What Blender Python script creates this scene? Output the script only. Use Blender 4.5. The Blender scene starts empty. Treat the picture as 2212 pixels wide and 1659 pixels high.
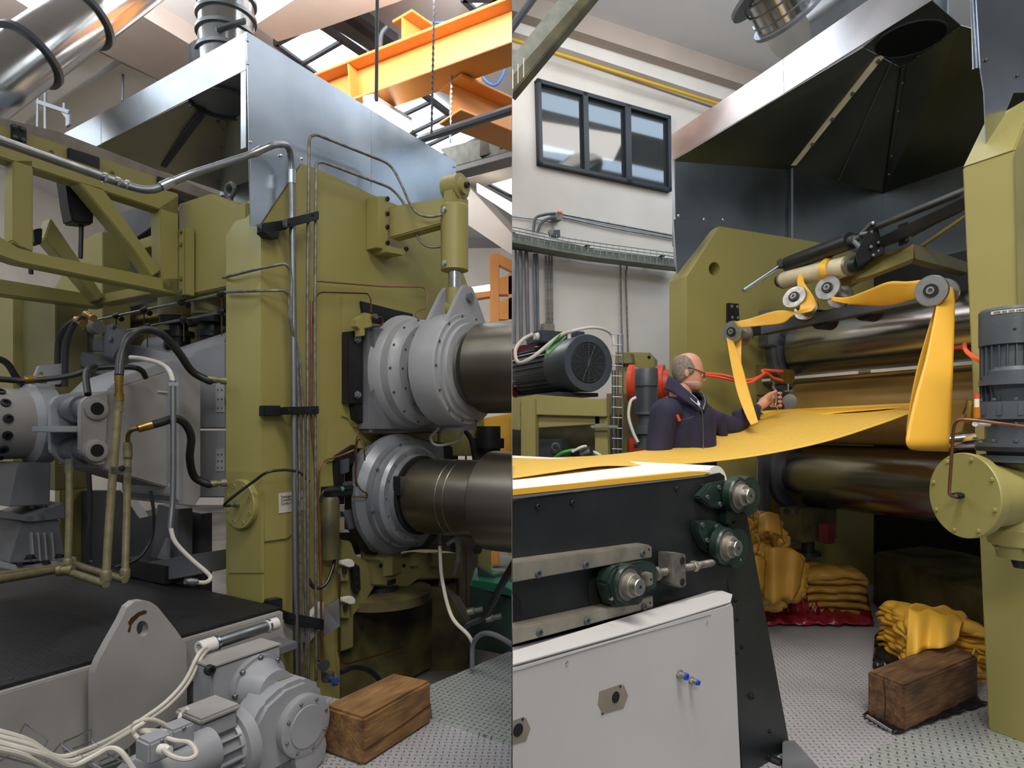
import bpy, bmesh, math, random
from mathutils import Vector as V, Matrix
random.seed(7)
sc = bpy.context.scene
COL = sc.collection
F, CX, CY, H = 1389.0, 1106.0, 925.0, 1.5          # focal length, eye axis and horizon (2212 wide frame), eye height
CAM = V((0, 0, H))
R0n = V((.4429, -.8967, 0)); R0z = V((-.7, -.346, .62)).normalized(); R0c = R0z.cross(R0n)
# ------------------------------------------------------------ camera, world, lights, exposure
cd = bpy.data.cameras.new('camera'); cam = bpy.data.objects.new('camera', cd); COL.objects.link(cam)
cam.location = CAM; cam.rotation_euler = (math.pi/2, 0, 0)
cd.sensor_width = 36; cd.lens = F/2212*36; cd.shift_y = (CY-829.5)/2212; cd.clip_start = .05; cd.clip_end = 200
sc.camera = cam
sc.view_settings.view_transform = 'Standard'; sc.view_settings.look = 'None'
sc.view_settings.exposure = 0.0; sc.view_settings.gamma = 1; sc.view_settings.use_curve_mapping = False
wd = bpy.data.worlds.new('hall_daylight'); sc.world = wd; wd.use_nodes = True
bg = wd.node_tree.nodes['Background']; bg.inputs[0].default_value = (.84, .90, 1.0, 1); bg.inputs[1].default_value = .24
def area(name, loc, target, sx, sy, power, col=(1, 1, 1), spread=180):
    l = bpy.data.lights.new(name, 'AREA'); l.shape = 'RECTANGLE'; l.size = sx; l.size_y = sy; l.energy = power; l.color = col; l.spread = math.radians(spread)
    o = bpy.data.objects.new(name, l); COL.objects.link(o); o.location = loc
    o.rotation_euler = (V(target)-V(loc)).to_track_quat('-Z', 'Y').to_euler(); return o
area('skylight_left_near', (-3.9, .2, 5.5), (-1.9, 3.6, 1.2), 4.2, .5, 34, (.86, .94, 1))
area('skylight_left_mid', (-4.9, 2.0, 5.4), (-2.4, 4.0, 1.6), 3.6, .4, 26, (.86, .94, 1))
area('skylight_left_back', (-3.0, -2.6, 5.2), (-1.4, 4.0, 1.6), 4.2, .5, 34, (.9, .96, 1))
area('skylight_right', (.9, .7, 5.9), (1.3, 2.5, .8), 3.2, 1.0, 88, (1, .95, .86), 100)
area('fill_right_low', (.3, -2.4, 4.4), (2.6, 3.3, 1.0), 1.6, .8, 52, (1, .94, .84), 120)  # added fill behind the camera, brightens the near column and right bay
area('ceiling_fill_left', (-3.2, 4.6, 5.15), (-3.2, 10, 6.2), 6.0, .5, 280, (.96, .97, 1))  # added unseen fill, brightens the left ceiling
area('ceiling_fill_right', (2.6, 3.6, 5.7), (2.2, 8.0, 7.0), 4.4, .5, 75, (.86, .93, 1))  # same added fill for the right ceiling, out of view
for x_, y_ in ((-7.9, 5.0), (-6.2, 4.3), (-4.95, 3.6)):
    area('skylight_side_strip', (x_, y_, 5.5), (x_, y_, 0), .62, 3.0, 17, (.80, .90, 1))
for x_, y_, z_, p_ in ((1.7, .3, 3.9, 9), (3.0, -.9, 3.3, 8)):
    o = area('roll_streak_light', (x_, y_, z_), (2.6, 4.2, 1.8), 2.2, .05, p_, (1, .97, .92)); o.rotation_euler = Matrix((R0n, R0c, R0z)).transposed().to_euler()  # added out of view, turned along the mill rolls to streak them
area('skylight_far_left', (-2.6, 9.5, 5.5), (-1.8, 9.6, 0), 5, 1.2, 170, (1, .97, .95))
area('skylight_far_right', (2.6, 6.0, 6.2), (1.4, 7.8, 2.5), 2.6, .8, 45, (1, .95, .89))
for n_, x_, y_ in (('skylight_strip_high', 3.15, 7.05), ('skylight_strip_low', 4.5, 6.1)):
    o = area(n_, (x_, y_, 6.2), (x_, y_, 0), 4.4, .42, 36, (.60, .79, 1)); o.rotation_euler = (0, 0, math.atan2(1389, 2812))

# ------------------------------------------------------------ perspective helpers: picture measurements to places in the hall
def W(px, py, Y): return V(((px-CX)/F*Y, Y, H+(CY-py)/F*Y))
def ray(px, py): return V(((px-CX)/F, 1, (CY-py)/F))
def PZ(px, py, z): return CAM+ray(px, py)*((z-H)/((CY-py)/F))
class Frame:
    def __init__(s, ox, oy, ux, uy):
        l = math.hypot(ux, uy); s.O = V((ox, oy, 0)); s.u = V((ux/l, uy/l, 0)); s.n = V((uy/l, -ux/l, 0))
    def w(s, a, b, z): return s.O+s.u*a+s.n*b+V((0, 0, z))
    def pb(s, px, py, b):
        d = ray(px, py); return CAM+d*(((s.O+s.n*b-CAM).dot(s.n))/d.dot(s.n))
    def pa(s, px, py, a):
        d = ray(px, py); return CAM+d*(((s.O+s.u*a-CAM).dot(s.u))/d.dot(s.u))
L = Frame(-1.402, 3.6, 872, 1389)        # left machine: u runs away along its side, n is the roll axis
R = Frame(2.313, 3.3, 2812, 1389)        # right machine
C = Frame(0, 1.9, 1661, 1389)            # conveyor
# ------------------------------------------------------------ materials
def lin(h):
    h = h.lstrip('#'); r = [int(h[i:i+2], 16)/255 for i in (0, 2, 4)]
    return tuple((c/12.92 if c <= .04045 else ((c+.055)/1.055)**2.4) for c in r)+(1,)
MATS = {}
def base(name, rough, metal):
    m = bpy.data.materials.new(name); m.use_nodes = True; nt = m.node_tree; b = nt.nodes['Principled BSDF']
    b.inputs['Roughness'].default_value = rough; b.inputs['Metallic'].default_value = metal
    MATS[name] = m; return m, nt, b
def nd(nt, t, **k):
    n = nt.nodes.new(t)
    for a, v in k.items(): setattr(n, a, v)
    return n
def mth(nt, op, a, b=None, c=None):
    n = nt.nodes.new('ShaderNodeMath'); n.operation = op
    for i, x in enumerate((a, b, c)):
        if x is None: continue
        if isinstance(x, (int, float)): n.inputs[i].default_value = x
        else: nt.links.new(x, n.inputs[i])
    return n.outputs[0]
def mixc(nt, fac, a, b):
    n = nt.nodes.new('ShaderNodeMix'); n.data_type = 'RGBA'
    for sk, x in ((n.inputs[0], fac), (n.inputs[6], a), (n.inputs[7], b)):
        if isinstance(x, (int, float)): sk.default_value = x
        elif isinstance(x, tuple): sk.default_value = x
        else: nt.links.new(x, sk)
    return n.outputs[2]
def coords(nt, scale=(1, 1, 1), kind='Object'):
    t = nd(nt, 'ShaderNodeTexCoord'); mp = nd(nt, 'ShaderNodeMapping'); mp.inputs['Scale'].default_value = scale
    nt.links.new(t.outputs[kind], mp.inputs[0]); return mp.outputs[0]
def noise(nt, co, s, det=3, lo=.35, hi=.65):
    n = nd(nt, 'ShaderNodeTexNoise'); n.inputs['Scale'].default_value = s; n.inputs['Detail'].default_value = det
    nt.links.new(co, n.inputs['Vector'])
    r = nd(nt, 'ShaderNodeMapRange'); nt.links.new(n.outputs['Fac'], r.inputs[0]); r.inputs[1].default_value = lo; r.inputs[2].default_value = hi
    return r.outputs[0]
def bump(nt, b, h, st, dist=.01):
    n = nd(nt, 'ShaderNodeBump'); n.inputs['Strength'].default_value = st; n.inputs['Distance'].default_value = dist
    nt.links.new(h, n.inputs['Height']); nt.links.new(n.outputs[0], b.inputs['Normal'])
def paint(name, c1, c2=None, rough=.5, metal=0, s=4, bs=0, bstr=.15, stretch=(1, 1, 1), lo=.35, hi=.65, rvar=0, spec=.5):
    m, nt, b = base(name, rough, metal); co = coords(nt, stretch)
    b.inputs['Specular IOR Level'].default_value = spec
    if c2:
        f = noise(nt, co, s, 5, lo, hi); nt.links.new(mixc(nt, f, lin(c1), lin(c2)), b.inputs['Base Color'])
        if rvar: nt.links.new(mth(nt, 'MULTIPLY_ADD', f, rvar, rough), b.inputs['Roughness'])
    else: b.inputs['Base Color'].default_value = lin(c1)
    if bs: bump(nt, b, noise(nt, co, bs, 3, 0, 1), bstr)
    return m
paint('olive', '928a4e', '988f55', .38, s=1.6, bs=35, bstr=.05, rvar=.1)
paint('olive_dark', '6d6740', '7c7549', .5, s=2, bs=30, bstr=.06)
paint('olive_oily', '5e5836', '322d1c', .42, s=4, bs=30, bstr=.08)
paint('grey_paint', '8f9095', '9a9ba0', .36, s=2.5, bs=60, bstr=.05)
paint('grey_cast', '84878e', '6f7279', .34, metal=.35, s=3, bs=50, bstr=.06)
paint('motor_blue', '454d57', '3c444d', .42, s=4, bs=80, bstr=.05)
paint('grey_dark', '6f7177', '5c5e64', .4, s=4, bs=50, bstr=.05)
paint('grey_worn', 'a09c9a', '8b8886', .45, s=2, bs=50, bstr=.06)
paint('dim_grey', '55575c', '44464b', .5, s=3)
paint('charcoal', '4c5258', '42474c', .42, s=4, bs=80, bstr=.06)
paint('black', '1c1b1f', '131216', .45, s=5, bs=60, bstr=.06)
paint('black_steel', '2b2e31', '1d2022', .36, metal=.3, s=3, bs=70, bstr=.05)
paint('rubber_black', '161618', '222226', .4, s=8)
paint('dark_green', '1f322c', '17261f', .38, s=5, bs=60, bstr=.08)
paint('green', '2f8f6a', None, .4)
paint('galv', 'b4bcc4', 'd0d6dc', .22, metal=1, s=2.2, bs=90, bstr=.02, rvar=.04)
paint('galv_lit', 'b5b2a0', 'c9c3a8', .42, metal=.85, s=1.4, rvar=.1)  # lit copy of galv: reflected light inside the left hood put into the colour
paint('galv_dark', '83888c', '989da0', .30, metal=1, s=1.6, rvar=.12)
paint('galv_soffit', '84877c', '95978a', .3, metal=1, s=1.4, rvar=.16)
paint('duct', 'c4c4c2', 'b4b4b2', .16, metal=1, s=3, stretch=(1, 1, 1), rvar=.08)
paint('pipe_steel', '9fa3a6', '85898c', .34, metal=1, s=9, rvar=.15)
paint('pipe_old', '8e8b84', '6c6963', .5, metal=.7, s=25, rvar=.1)
paint('pipe_tan', '8a8263', '776f52', .5, metal=.4, s=20, bs=80, bstr=.08)
paint('steel_roll', 'b0aca5', 'a09c95', .2, metal=1, s=1.2, rvar=.05)
paint('steel_roll_side', 'a29b90', '7b756a', .3, metal=1, s=1.2, rvar=.05)
paint('steel_bright', 'bdbbb6', '9c9a94', .3, metal=1, s=20, rvar=.15)
paint('steel_worn', 'b4ad9e', '958f82', .42, metal=.7, s=9, bs=60, bstr=.04)
paint('old_board', '8f857b', '7d746b', .8, s=12, bs=40, bstr=.2)
paint('chrome', 'd5d8da', None, .12, metal=1)
paint('brass', 'a88a45', '8c7038', .35, metal=.9, s=12)
paint('copper', '8d6048', '7a4f3a', .38, metal=.6, s=20)
paint('copper_dark', '4a3220', '5e4027', .4, metal=.6, s=20)
paint('orange_paint', 'd8944a', 'cf883e', .42, s=2.5, bs=40, bstr=.03)
paint('red_paint', 'd24a2c', None, .4)
paint('dark_red', '6c1f26', '511820', .4, s=4)
paint('orange_hose', 'e8562e', None, .4)
paint('white_cable', 'cfc9bf', 'bdb6ab', .5, s=6)
paint('green_cable', '3c9b3a', None, .5)
paint('blue_plastic', '1f3fc0', None, .35)
paint('blue_cable', '3f6fb8', None, .45)
paint('white_paper', 'c9c6b8', None, .7)
paint('ink', '3d3a36', None, .8)
paint('white_wall', 'd9d2c9', 'cfc8be', .9, s=1.5, bs=25, bstr=.06)
paint('ceiling_grey', 'dcdcdf', 'e6e4e4', .95, s=.8)
paint('beam_concrete', 'b3a59b', 'a79a90', .95, s=1.2, bs=30, bstr=.05)
paint('beam_light', 'e2dcd4', 'd6d0c8', .9, s=1.5)
paint('concrete', '77736c', '55524d', .85, s=2, bs=20, bstr=.15)
paint('concrete_beam', '8b8e86', '74776f', .8, s=8, bs=40, bstr=.15)
paint('yellow_pipe', 'd0a51c', None, .45)
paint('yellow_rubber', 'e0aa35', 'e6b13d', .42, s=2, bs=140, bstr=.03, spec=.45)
paint('yellow_rubber_dim', 'a27a2c', 'b58a36', .5, s=5, bs=90, bstr=.06)  # darker yellow_rubber; shade on the piles under the mill put into the colour
paint('roll_rubber_film', 'b08a45', '9c7a40', .35, metal=.05, s=1.5)
paint('cream_roller', 'e6dcba', 'd9cfac', .45, s=6)
paint('belt_white', 'f0ece4', 'e6e2da', .55, s=4)
paint('red_plastic_film', '6d1420', '9a2433', .25, s=9, bs=14, bstr=.6)
paint('black_plastic_film', '0c0c0f', '1a1a1f', .28, s=9, bs=12, bstr=.6)
paint('panel_grey', 'b6b4b4', 'bdbbbb', .32, s=1.5, bs=160, bstr=.03)
paint('tape', '8a8070', '7d7364', .55, s=12)
paint('dark_hole', '08080a', None, .8)
paint('skin', 'bd8569', 'c69079', .5, s=14)
paint('hair_grey', '6a5f55', '847a6f', .8, s=90, bs=500, bstr=.15)
paint('stubble', 'a9897a', 'b48872', .85, s=90)
paint('navy_cloth', '25233f', '1d1c33', .85, s=5, bs=70, bstr=.12)
paint('dark_trouser', '1e2230', '272b3a', .9, s=5)
paint('shirt_white', 'cfcac4', None, .8)
paint('amber', 'b36b16', None, .2)
paint('mesh_black', '17191b', '24272a', .6, s=60)
paint('window_frame', '1c232b', None, .45)
paint('lead_white', 'd7d5cf', None, .5)
def emis(name, c, st):
    m, nt, b = base(name, .5, 0); b.inputs['Base Color'].default_value = lin(c)
    b.inputs['Emission Color'].default_value = lin(c); b.inputs['Emission Strength'].default_value = st
emis('skylight', 'e4f0ff', 2.6); emis('skylight_soft', 'cfe6ff', 1.2); emis('lamp', 'ffffff', 9); emis('lamp_far', 'fff4e8', 4)
# window glass of the upper office: dark glossy pane
m, nt, b = base('office_glass', .05, 0); b.inputs['Base Color'].default_value = lin('2c2f2d'); b.inputs['Specular IOR Level'].default_value = 1.0
m, nt, b = base('clear_glass', .05, 0); b.inputs['Transmission Weight'].default_value = 1; b.inputs['Base Color'].default_value = lin('e8e4dc')
# tread plate: rows of raised lugs turned alternately
def tread(name, c1, c2, rough, sc_, ang, metal=.75, st=.9, dark='4c4c50'):
    m, nt, b = base(name, rough, metal)
    t = nd(nt, 'ShaderNodeTexCoord'); mp = nd(nt, 'ShaderNodeMapping')
    mp.inputs['Scale'].default_value = (sc_, sc_, sc_); mp.inputs['Rotation'].default_value = (0, 0, ang); nt.links.new(t.outputs['Object'], mp.inputs[0])
    sp = nd(nt, 'ShaderNodeSeparateXYZ'); nt.links.new(mp.outputs[0], sp.inputs[0]); x, y = sp.outputs[0], sp.outputs[1]
    fx = mth(nt, 'SUBTRACT', mth(nt, 'FRACT', x), .5); fy = mth(nt, 'SUBTRACT', mth(nt, 'FRACT', y), .5)
    p = mth(nt, 'FLOORED_MODULO', mth(nt, 'ADD', mth(nt, 'FLOOR', x), mth(nt, 'FLOOR', y)), 2.0)
    d1 = mth(nt, 'SUBTRACT', fx, fy); q = mth(nt, 'SUBTRACT', 1.0, p)
    ex = mth(nt, 'ADD', mth(nt, 'MULTIPLY', fx, p), mth(nt, 'MULTIPLY', fy, q))
    ey = mth(nt, 'ADD', mth(nt, 'MULTIPLY', fy, p), mth(nt, 'MULTIPLY', fx, q))
    d = mth(nt, 'ADD', mth(nt, 'POWER', mth(nt, 'MULTIPLY', ex, 2.4), 2), mth(nt, 'POWER', mth(nt, 'MULTIPLY', ey, 8.5), 2))
    h = nd(nt, 'ShaderNodeMapRange'); h.interpolation_type = 'SMOOTHSTEP'; nt.links.new(d, h.inputs[0])
    h.inputs[1].default_value = 1.1; h.inputs[2].default_value = .3
    f = noise(nt, coords(nt), 2.2, 5, .3, .7)
    bc = mixc(nt, f, lin(c1), lin(c2)); bc = mixc(nt, mth(nt, 'MULTIPLY', h.outputs[0], .75), bc, lin(dark))
    nt.links.new(bc, b.inputs['Base Color']); nt.links.new(mth(nt, 'MULTIPLY_ADD', f, .12, rough), b.inputs['Roughness'])
    bump(nt, b, h.outputs[0], st, .006)
tread('tread_plate', 'bcbbc1', 'a2a1a6', .42, 33, .03, .25, .7)
tread('tread_bright', 'c4c9c8', 'aaafae', .32, 28, .5, .4)
tread('tread_black', '1d1d20', '28282b', .5, 26, .55, .35, .6, '121214')
# old timber
def timber(name, c1, c2, c3, ang):
    m, nt, b = base(name, .7, 0)
    def cc(sx, s_):
        co = coords(nt, (1/sx, 1/s_, 1/s_)); mp = co.node; mp.vector_type = 'TEXTURE'; mp.inputs['Rotation'].default_value = (0, 0, math.radians(ang)); return co
    co = cc(2.2, 7)
    f = noise(nt, co, 2.2, 6, .3, .7); g = noise(nt, cc(4, 36), 2, 4, .3, .7)
    c = mixc(nt, f, lin(c1), lin(c2)); c = mixc(nt, mth(nt, 'MULTIPLY', g, .5), c, lin(c3))
    nt.links.new(c, b.inputs['Base Color']); bump(nt, b, g, .5, .004)
timber('timber_light', 'a87c48', '62462a', '423020', 60); timber('timber_dark', '8e6642', '4a3424', '2a1e16', 32)
def ribbed(name, c1, c2, n, axis_scale):
    m, nt, b = base(name, .42, 0)
    t = nd(nt, 'ShaderNodeTexCoord'); sp = nd(nt, 'ShaderNodeSeparateXYZ'); nt.links.new(t.outputs['UV'], sp.inputs[0])
    s = mth(nt, 'MULTIPLY_ADD', mth(nt, 'SINE', mth(nt, 'MULTIPLY', sp.outputs[0], n)), .5, .5)
    nt.links.new(mixc(nt, s, lin(c1), lin(c2)), b.inputs['Base Color']); bump(nt, b, s, .3, .006)
ribbed('yellow_sheet', 'dbb04a', 'e5bb57', 6.283*22, 1)
# ------------------------------------------------------------ object helpers
WL = {}; ROOTS = []; CLIP = [0]
def tag(o, label, cat, group=None):
    o['label'] = label; o['category'] = cat
    if group: o['group'] = group
    return o
def T(name, label, cat, group=None):
    o = bpy.data.objects.new(name, None); COL.objects.link(o); tag(o, label, cat, group); WL[o.name] = V((0, 0, 0)); ROOTS.append(o); return o
def S(o): o['kind'] = 'structure'; return o
def stuff(o): o['kind'] = 'stuff'; return o
def mk(name, bm, mat, par=None, ang=32, clip=True, solid=0):
    if clip and CLIP[0] and bm.verts:
        s = CLIP[0]; xs = [v.co.x*s for v in bm.verts]
        if max(xs) <= .002: bm.free(); return None
        if min(xs) < .002:
            g = bm.verts[:]+bm.edges[:]+bm.faces[:]
            r = bmesh.ops.bisect_plane(bm, geom=g, plane_co=(.002*s, 0, 0), plane_no=(-s, 0, 0), clear_outer=True)
            ed = [e for e in r['geom_cut'] if isinstance(e, bmesh.types.BMEdge)]
            if ed and not solid:
                try: bmesh.ops.holes_fill(bm, edges=ed, sides=0)
                except Exception: pass
    if not solid: bmesh.ops.recalc_face_normals(bm, faces=bm.faces[:])
    lim = math.radians(ang)
    for f_ in bm.faces: f_.smooth = True
    for e in bm.edges: e.smooth = len(e.link_faces) != 2 or e.calc_face_angle(9) < lim
    me = bpy.data.meshes.new(name)
    lo = V([min(v.co[i] for v in bm.verts) for i in range(3)]); hi = V([max(v.co[i] for v in bm.verts) for i in range(3)])
    c = (lo+hi)/2
    for v in bm.verts: v.co -= c
    bm.to_mesh(me); bm.free()
    me.materials.append(MATS[mat]); o = bpy.data.objects.new(name, me); COL.objects.link(o)
    place(o, c, par)
    if solid:
        md = o.modifiers.new('thickness', 'SOLIDIFY'); md.thickness = solid; md.offset = 0
    return o
def place(o, c, par):
    WL[o.name] = c.copy()
    if par is not None: o.parent = par; o.location = c-WL[par.name]
    else: o.location = c
def finalize():
    bpy.context.view_layer.update()
    for r in ROOTS:
        lo = V((1e9,)*3); hi = V((-1e9,)*3); n = 0
        for ch in r.children:
            if ch.type != 'MESH': continue
            for v in ch.bound_box:
                p = ch.matrix_world @ V(v); n += 1
                for i in range(3): lo[i] = min(lo[i], p[i]); hi[i] = max(hi[i], p[i])
        if not n: bpy.data.objects.remove(r); continue
        b_ = V(((lo.x+hi.x)/2, (lo.y+hi.y)/2, lo.z)); r.location = b_
        for ch in r.children: ch.location = ch.location-b_
def addprism(bm, pts, vec, bev=0, holes=()):
    vec = V(vec)
    if not holes:
        vs = [bm.verts.new(p) for p in pts]; f_ = bm.faces.new(vs)
        r = bmesh.ops.extrude_face_region(bm, geom=[f_]); nv = [v for v in r['geom'] if isinstance(v, bmesh.types.BMVert)]
        for v in nv: v.co += vec
        if bev:
            es = set()
            for v in vs+nv: es.update(v.link_edges)
            bmesh.ops.recalc_face_normals(bm, faces=bm.faces[:])
            bmesh.ops.bevel(bm, geom=list(es), offset=bev, segments=2, affect='EDGES', clamp_overlap=True)
    else:
        es = []
        for loop in [pts]+list(holes):
            vs = [bm.verts.new(p) for p in loop]
            es += [bm.edges.new((vs[i], vs[(i+1) % len(vs)])) for i in range(len(vs))]
        r = bmesh.ops.triangle_fill(bm, edges=es, use_beauty=True, use_dissolve=True)
        fs = [g for g in r['geom'] if isinstance(g, bmesh.types.BMFace)]
        r = bmesh.ops.extrude_face_region(bm, geom=fs)
        for v in r['geom']:
            if isinstance(v, bmesh.types.BMVert): v.co += vec
def prism(name, pts, vec, mat, par=None, bev=.004, holes=()):
    bm = bmesh.new(); addprism(bm, pts, vec, bev, holes); return mk(name, bm, mat, par)
def PB(fr, name, pts, b, th, mat, par=None, bev=.004, holes=()):
    """plate whose face lies on the plane b of frame fr, th thick going back"""
    return prism(name, [fr.pb(x, y, b) for x, y in pts], -fr.n*th, mat, par, bev, [[fr.pb(x, y, b) for x, y in h] for h in holes])
def PA(fr, name, pts, a, th, mat, par=None, bev=.004, holes=()):
    return prism(name, [fr.pa(x, y, a) for x, y in pts], fr.u*th, mat, par, bev, [[fr.pa(x, y, a) for x, y in h] for h in holes])
def PL(name, pts, z, th, mat, par=None, bev=.004):
    return prism(name, [PZ(x, y, z) for x, y in pts], V((0, 0, -th)), mat, par, bev)
def basis(d):
    d = V(d).normalized(); a = V((0, 0, 1)) if abs(d.z) < .9 else V((1, 0, 0)); x = d.cross(a).normalized(); return x, x.cross(d).normalized()
def addlathe(bm, o, ax, prof, seg=32):
    o = V(o); ax = V(ax).normalized(); x, y = basis(ax); rings = []
    for s, r in prof:
        c = o+ax*s
        if r < 1e-5: rings.append([bm.verts.new(c)])
        else: rings.append([bm.verts.new(c+(x*math.cos(t)+y*math.sin(t))*r) for t in [2*math.pi*i/seg for i in range(seg)]])
    for A, B in zip(rings, rings[1:]):
        if len(A) == 1 and len(B) == 1: continue
        for i in range(seg):
            j = (i+1) % seg
            if len(A) == 1: bm.faces.new((A[0], B[i], B[j]))
            elif len(B) == 1: bm.faces.new((A[i], A[j], B[0]))
            else: bm.faces.new((A[i], A[j], B[j], B[i]))
    for q in (rings[0], rings[-1]):
        if len(q) > 1 and not (rings[0] is rings[-1]): bm.faces.new(q)
def lathe(name, o, ax, prof, mat, par=None, seg=32):
    bm = bmesh.new(); addlathe(bm, o, ax, prof, seg); return mk(name, bm, mat, par)
def ring(name, o, ax, r0, r1, s0, s1, mat, par=None, seg=36):
    """annulus with a true hole"""
    bm = bmesh.new(); o = V(o); ax = V(ax).normalized(); x, y = basis(ax); q = []
    for s, r in ((s0, r0), (s0, r1), (s1, r1), (s1, r0)):
        q.append([bm.verts.new(o+ax*s+(x*math.cos(t)+y*math.sin(t))*r) for t in [2*math.pi*i/seg for i in range(seg)]])
    for k in range(4):
        A, B = q[k], q[(k+1) % 4]
        for i in range(seg): j = (i+1) % seg; bm.faces.new((A[i], A[j], B[j], B[i]))
    return mk(name, bm, mat, par)
def spline(P, n=6, closed=False):
    P = [V(p) for p in P]
    if len(P) < 3: return P
    out = []; Q = [P[0]*2-P[1]]+P+[P[-1]*2-P[-2]]
    for i in range(1, len(Q)-2):
        a, b, c, d = Q[i-1:i+3]
        for k in range(n):
            t = k/n; out.append(.5*((2*b)+(c-a)*t+(2*a-5*b+4*c-d)*t*t+(3*b-a-3*c+d)*t**3))
    return out+[P[-1]]
def fillet(P, r, n=5):
    """polyline with rounded corners"""
    P = [V(p) for p in P]; out = [P[0]]
    for a, b, c in zip(P, P[1:], P[2:]):
        d1, d2 = (a-b), (c-b); k = min(r, d1.length*.48, d2.length*.48); s, e = b+d1.normalized()*k, b+d2.normalized()*k
        for i in range(n+1):
            t = i/n; out.append(s*(1-t)**2+b*2*t*(1-t)+e*t*t)
    return out+[P[-1]]
def addtube(bm, P, r, seg=10):
    P = [V(p) for p in P]; rs = r if isinstance(r, (list, tuple)) else [r]*len(P)
    if len(rs) != len(P): rs = [rs[0]+(rs[-1]-rs[0])*i/(len(P)-1) for i in range(len(P))]
    t0 = (P[1]-P[0]).normalized(); x, y = basis(t0); rings = []
    for i, p in enumerate(P):
        t = (P[min(i+1, len(P)-1)]-P[max(i-1, 0)])
        if t.length < 1e-7: t = t0
        t.normalize(); x = (x-t*x.dot(t)).normalized(); y = t.cross(x)
        rings.append([bm.verts.new(p+(x*math.cos(a)+y*math.sin(a))*rs[i]) for a in [2*math.pi*k/seg for k in range(seg)]]); t0 = t
    for A, B in zip(rings, rings[1:]):
        for i in range(seg): j = (i+1) % seg; bm.faces.new((A[i], A[j], B[j], B[i]))
    bm.faces.new(rings[0]); bm.faces.new(rings[-1])
def tube(name, P, r, mat, par=None, seg=10, mode='s', fr=.06):
    bm = bmesh.new(); P = [W(*p) if isinstance(p, tuple) else p for p in P]
    P = spline(P) if mode == 's' else (fillet(P, fr) if mode == 'f' else P)
    addtube(bm, P, r, seg); return mk(name, bm, mat, par)
def addbox(bm, c, ex, ey, ez, bev=0):
    c, ex, ey, ez = V(c), V(ex), V(ey), V(ez)
    addprism(bm, [c-ex-ey-ez, c+ex-ey-ez, c+ex+ey-ez, c-ex+ey-ez], ez*2, bev)
def box(name, c, ex, ey, ez, mat, par=None, bev=.004):
    bm = bmesh.new(); addbox(bm, c, ex, ey, ez, bev); return mk(name, bm, mat, par)
def fbox(fr, name, a0, a1, b0, b1, z0, z1, mat, par=None, bev=.004):
    return box(name, fr.w((a0+a1)/2, (b0+b1)/2, (z0+z1)/2), fr.u*(a1-a0)/2, fr.n*(b1-b0)/2, V((0, 0, (z1-z0)/2)), mat, par, bev)
def beam(name, p0, p1, w, h, mat, par=None, bev=.003):
    p0, p1 = V(p0), V(p1); d = p1-p0; x, y = basis(d)
    return box(name, (p0+p1)/2, d/2, x*w/2, y*h/2, mat, par, bev)
BOLT = {}
def bolt(p, ax, r, mat='black', par=None, kind='socket', name='bolt', h=.8):
    k = (mat, kind)
    if k not in BOLT:
        bm = bmesh.new()
        if kind == 'socket': addlathe(bm, (0, 0, 0), (0, 0, 1), [(-.3, 1), (h-.12, 1), (h, .88), (h, .5), (h-.35, .5), (h-.35, 0)], 14)
        elif kind == 'hex': addlathe(bm, (0, 0, 0), (0, 0, 1), [(-.3, 1.35), (.05, 1.35), (.05, 1), (h*.85, 1), (h, .85), (h, 0)], 6)
        else: addlathe(bm, (0, 0, 0), (0, 0, 1), [(-.3, 1), (.25, 1), (.5, .7), (.6, .3), (.6, 0)], 12)
        bmesh.ops.recalc_face_normals(bm, faces=bm.faces[:])
        for f_ in bm.faces: f_.smooth = False
        me = bpy.data.meshes.new(name); bm.to_mesh(me); bm.free(); me.materials.append(MATS[mat]); BOLT[k] = me
    o = bpy.data.objects.new(name, BOLT[k]); COL.objects.link(o)
    o.rotation_euler = V(ax).to_track_quat('Z', 'Y').to_euler(); o.scale = (r, r, r); place(o, V(p), par); return o
def ribbon(name, A, B, mat, par=None, th=.004, nc=10, n=6, sag=0):
    A = spline([W(*p) if isinstance(p, tuple) else p for p in A], n); B = spline([W(*p) if isinstance(p, tuple) else p for p in B], n)
    m_ = min(len(A), len(B)); bm = bmesh.new(); uv = bm.loops.layers.uv.new('uv'); g = []
    for i in range(m_):
        g.append([bm.verts.new(A[i].lerp(B[i], k/nc)+V((0, 0, -sag*math.sin(math.pi*k/nc)*1.0))) for k in range(nc+1)])
    for i in range(m_-1):
        for k in range(nc):
            f_ = bm.faces.new((g[i][k], g[i][k+1], g[i+1][k+1], g[i+1][k]))
            for l, (uu, vv) in zip(f_.loops, ((k, i), (k+1, i), (k+1, i+1), (k, i+1))): l[uv].uv = (uu/nc, vv/(m_-1))
    return mk(name, bm, mat, par, ang=80, solid=th)
def circ(cx, cy, rx, ry, n=20, a0=0): return [(cx+rx*math.cos(a0+2*math.pi*i/n), cy+ry*math.sin(a0+2*math.pi*i/n)) for i in range(n)]
def textobj(name, txt, size, mat):
    tc = bpy.data.curves.new('tmp', 'FONT'); tc.body = txt; tc.size = size; tc.extrude = .0003
    d_ = bpy.data.objects.new('tmp', tc); COL.objects.link(d_); me = d_.to_mesh().copy(); me.name = name; me.materials.clear(); me.materials.append(MATS[mat])
    bpy.data.objects.remove(d_); o = bpy.data.objects.new(name, me); COL.objects.link(o); return o
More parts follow.
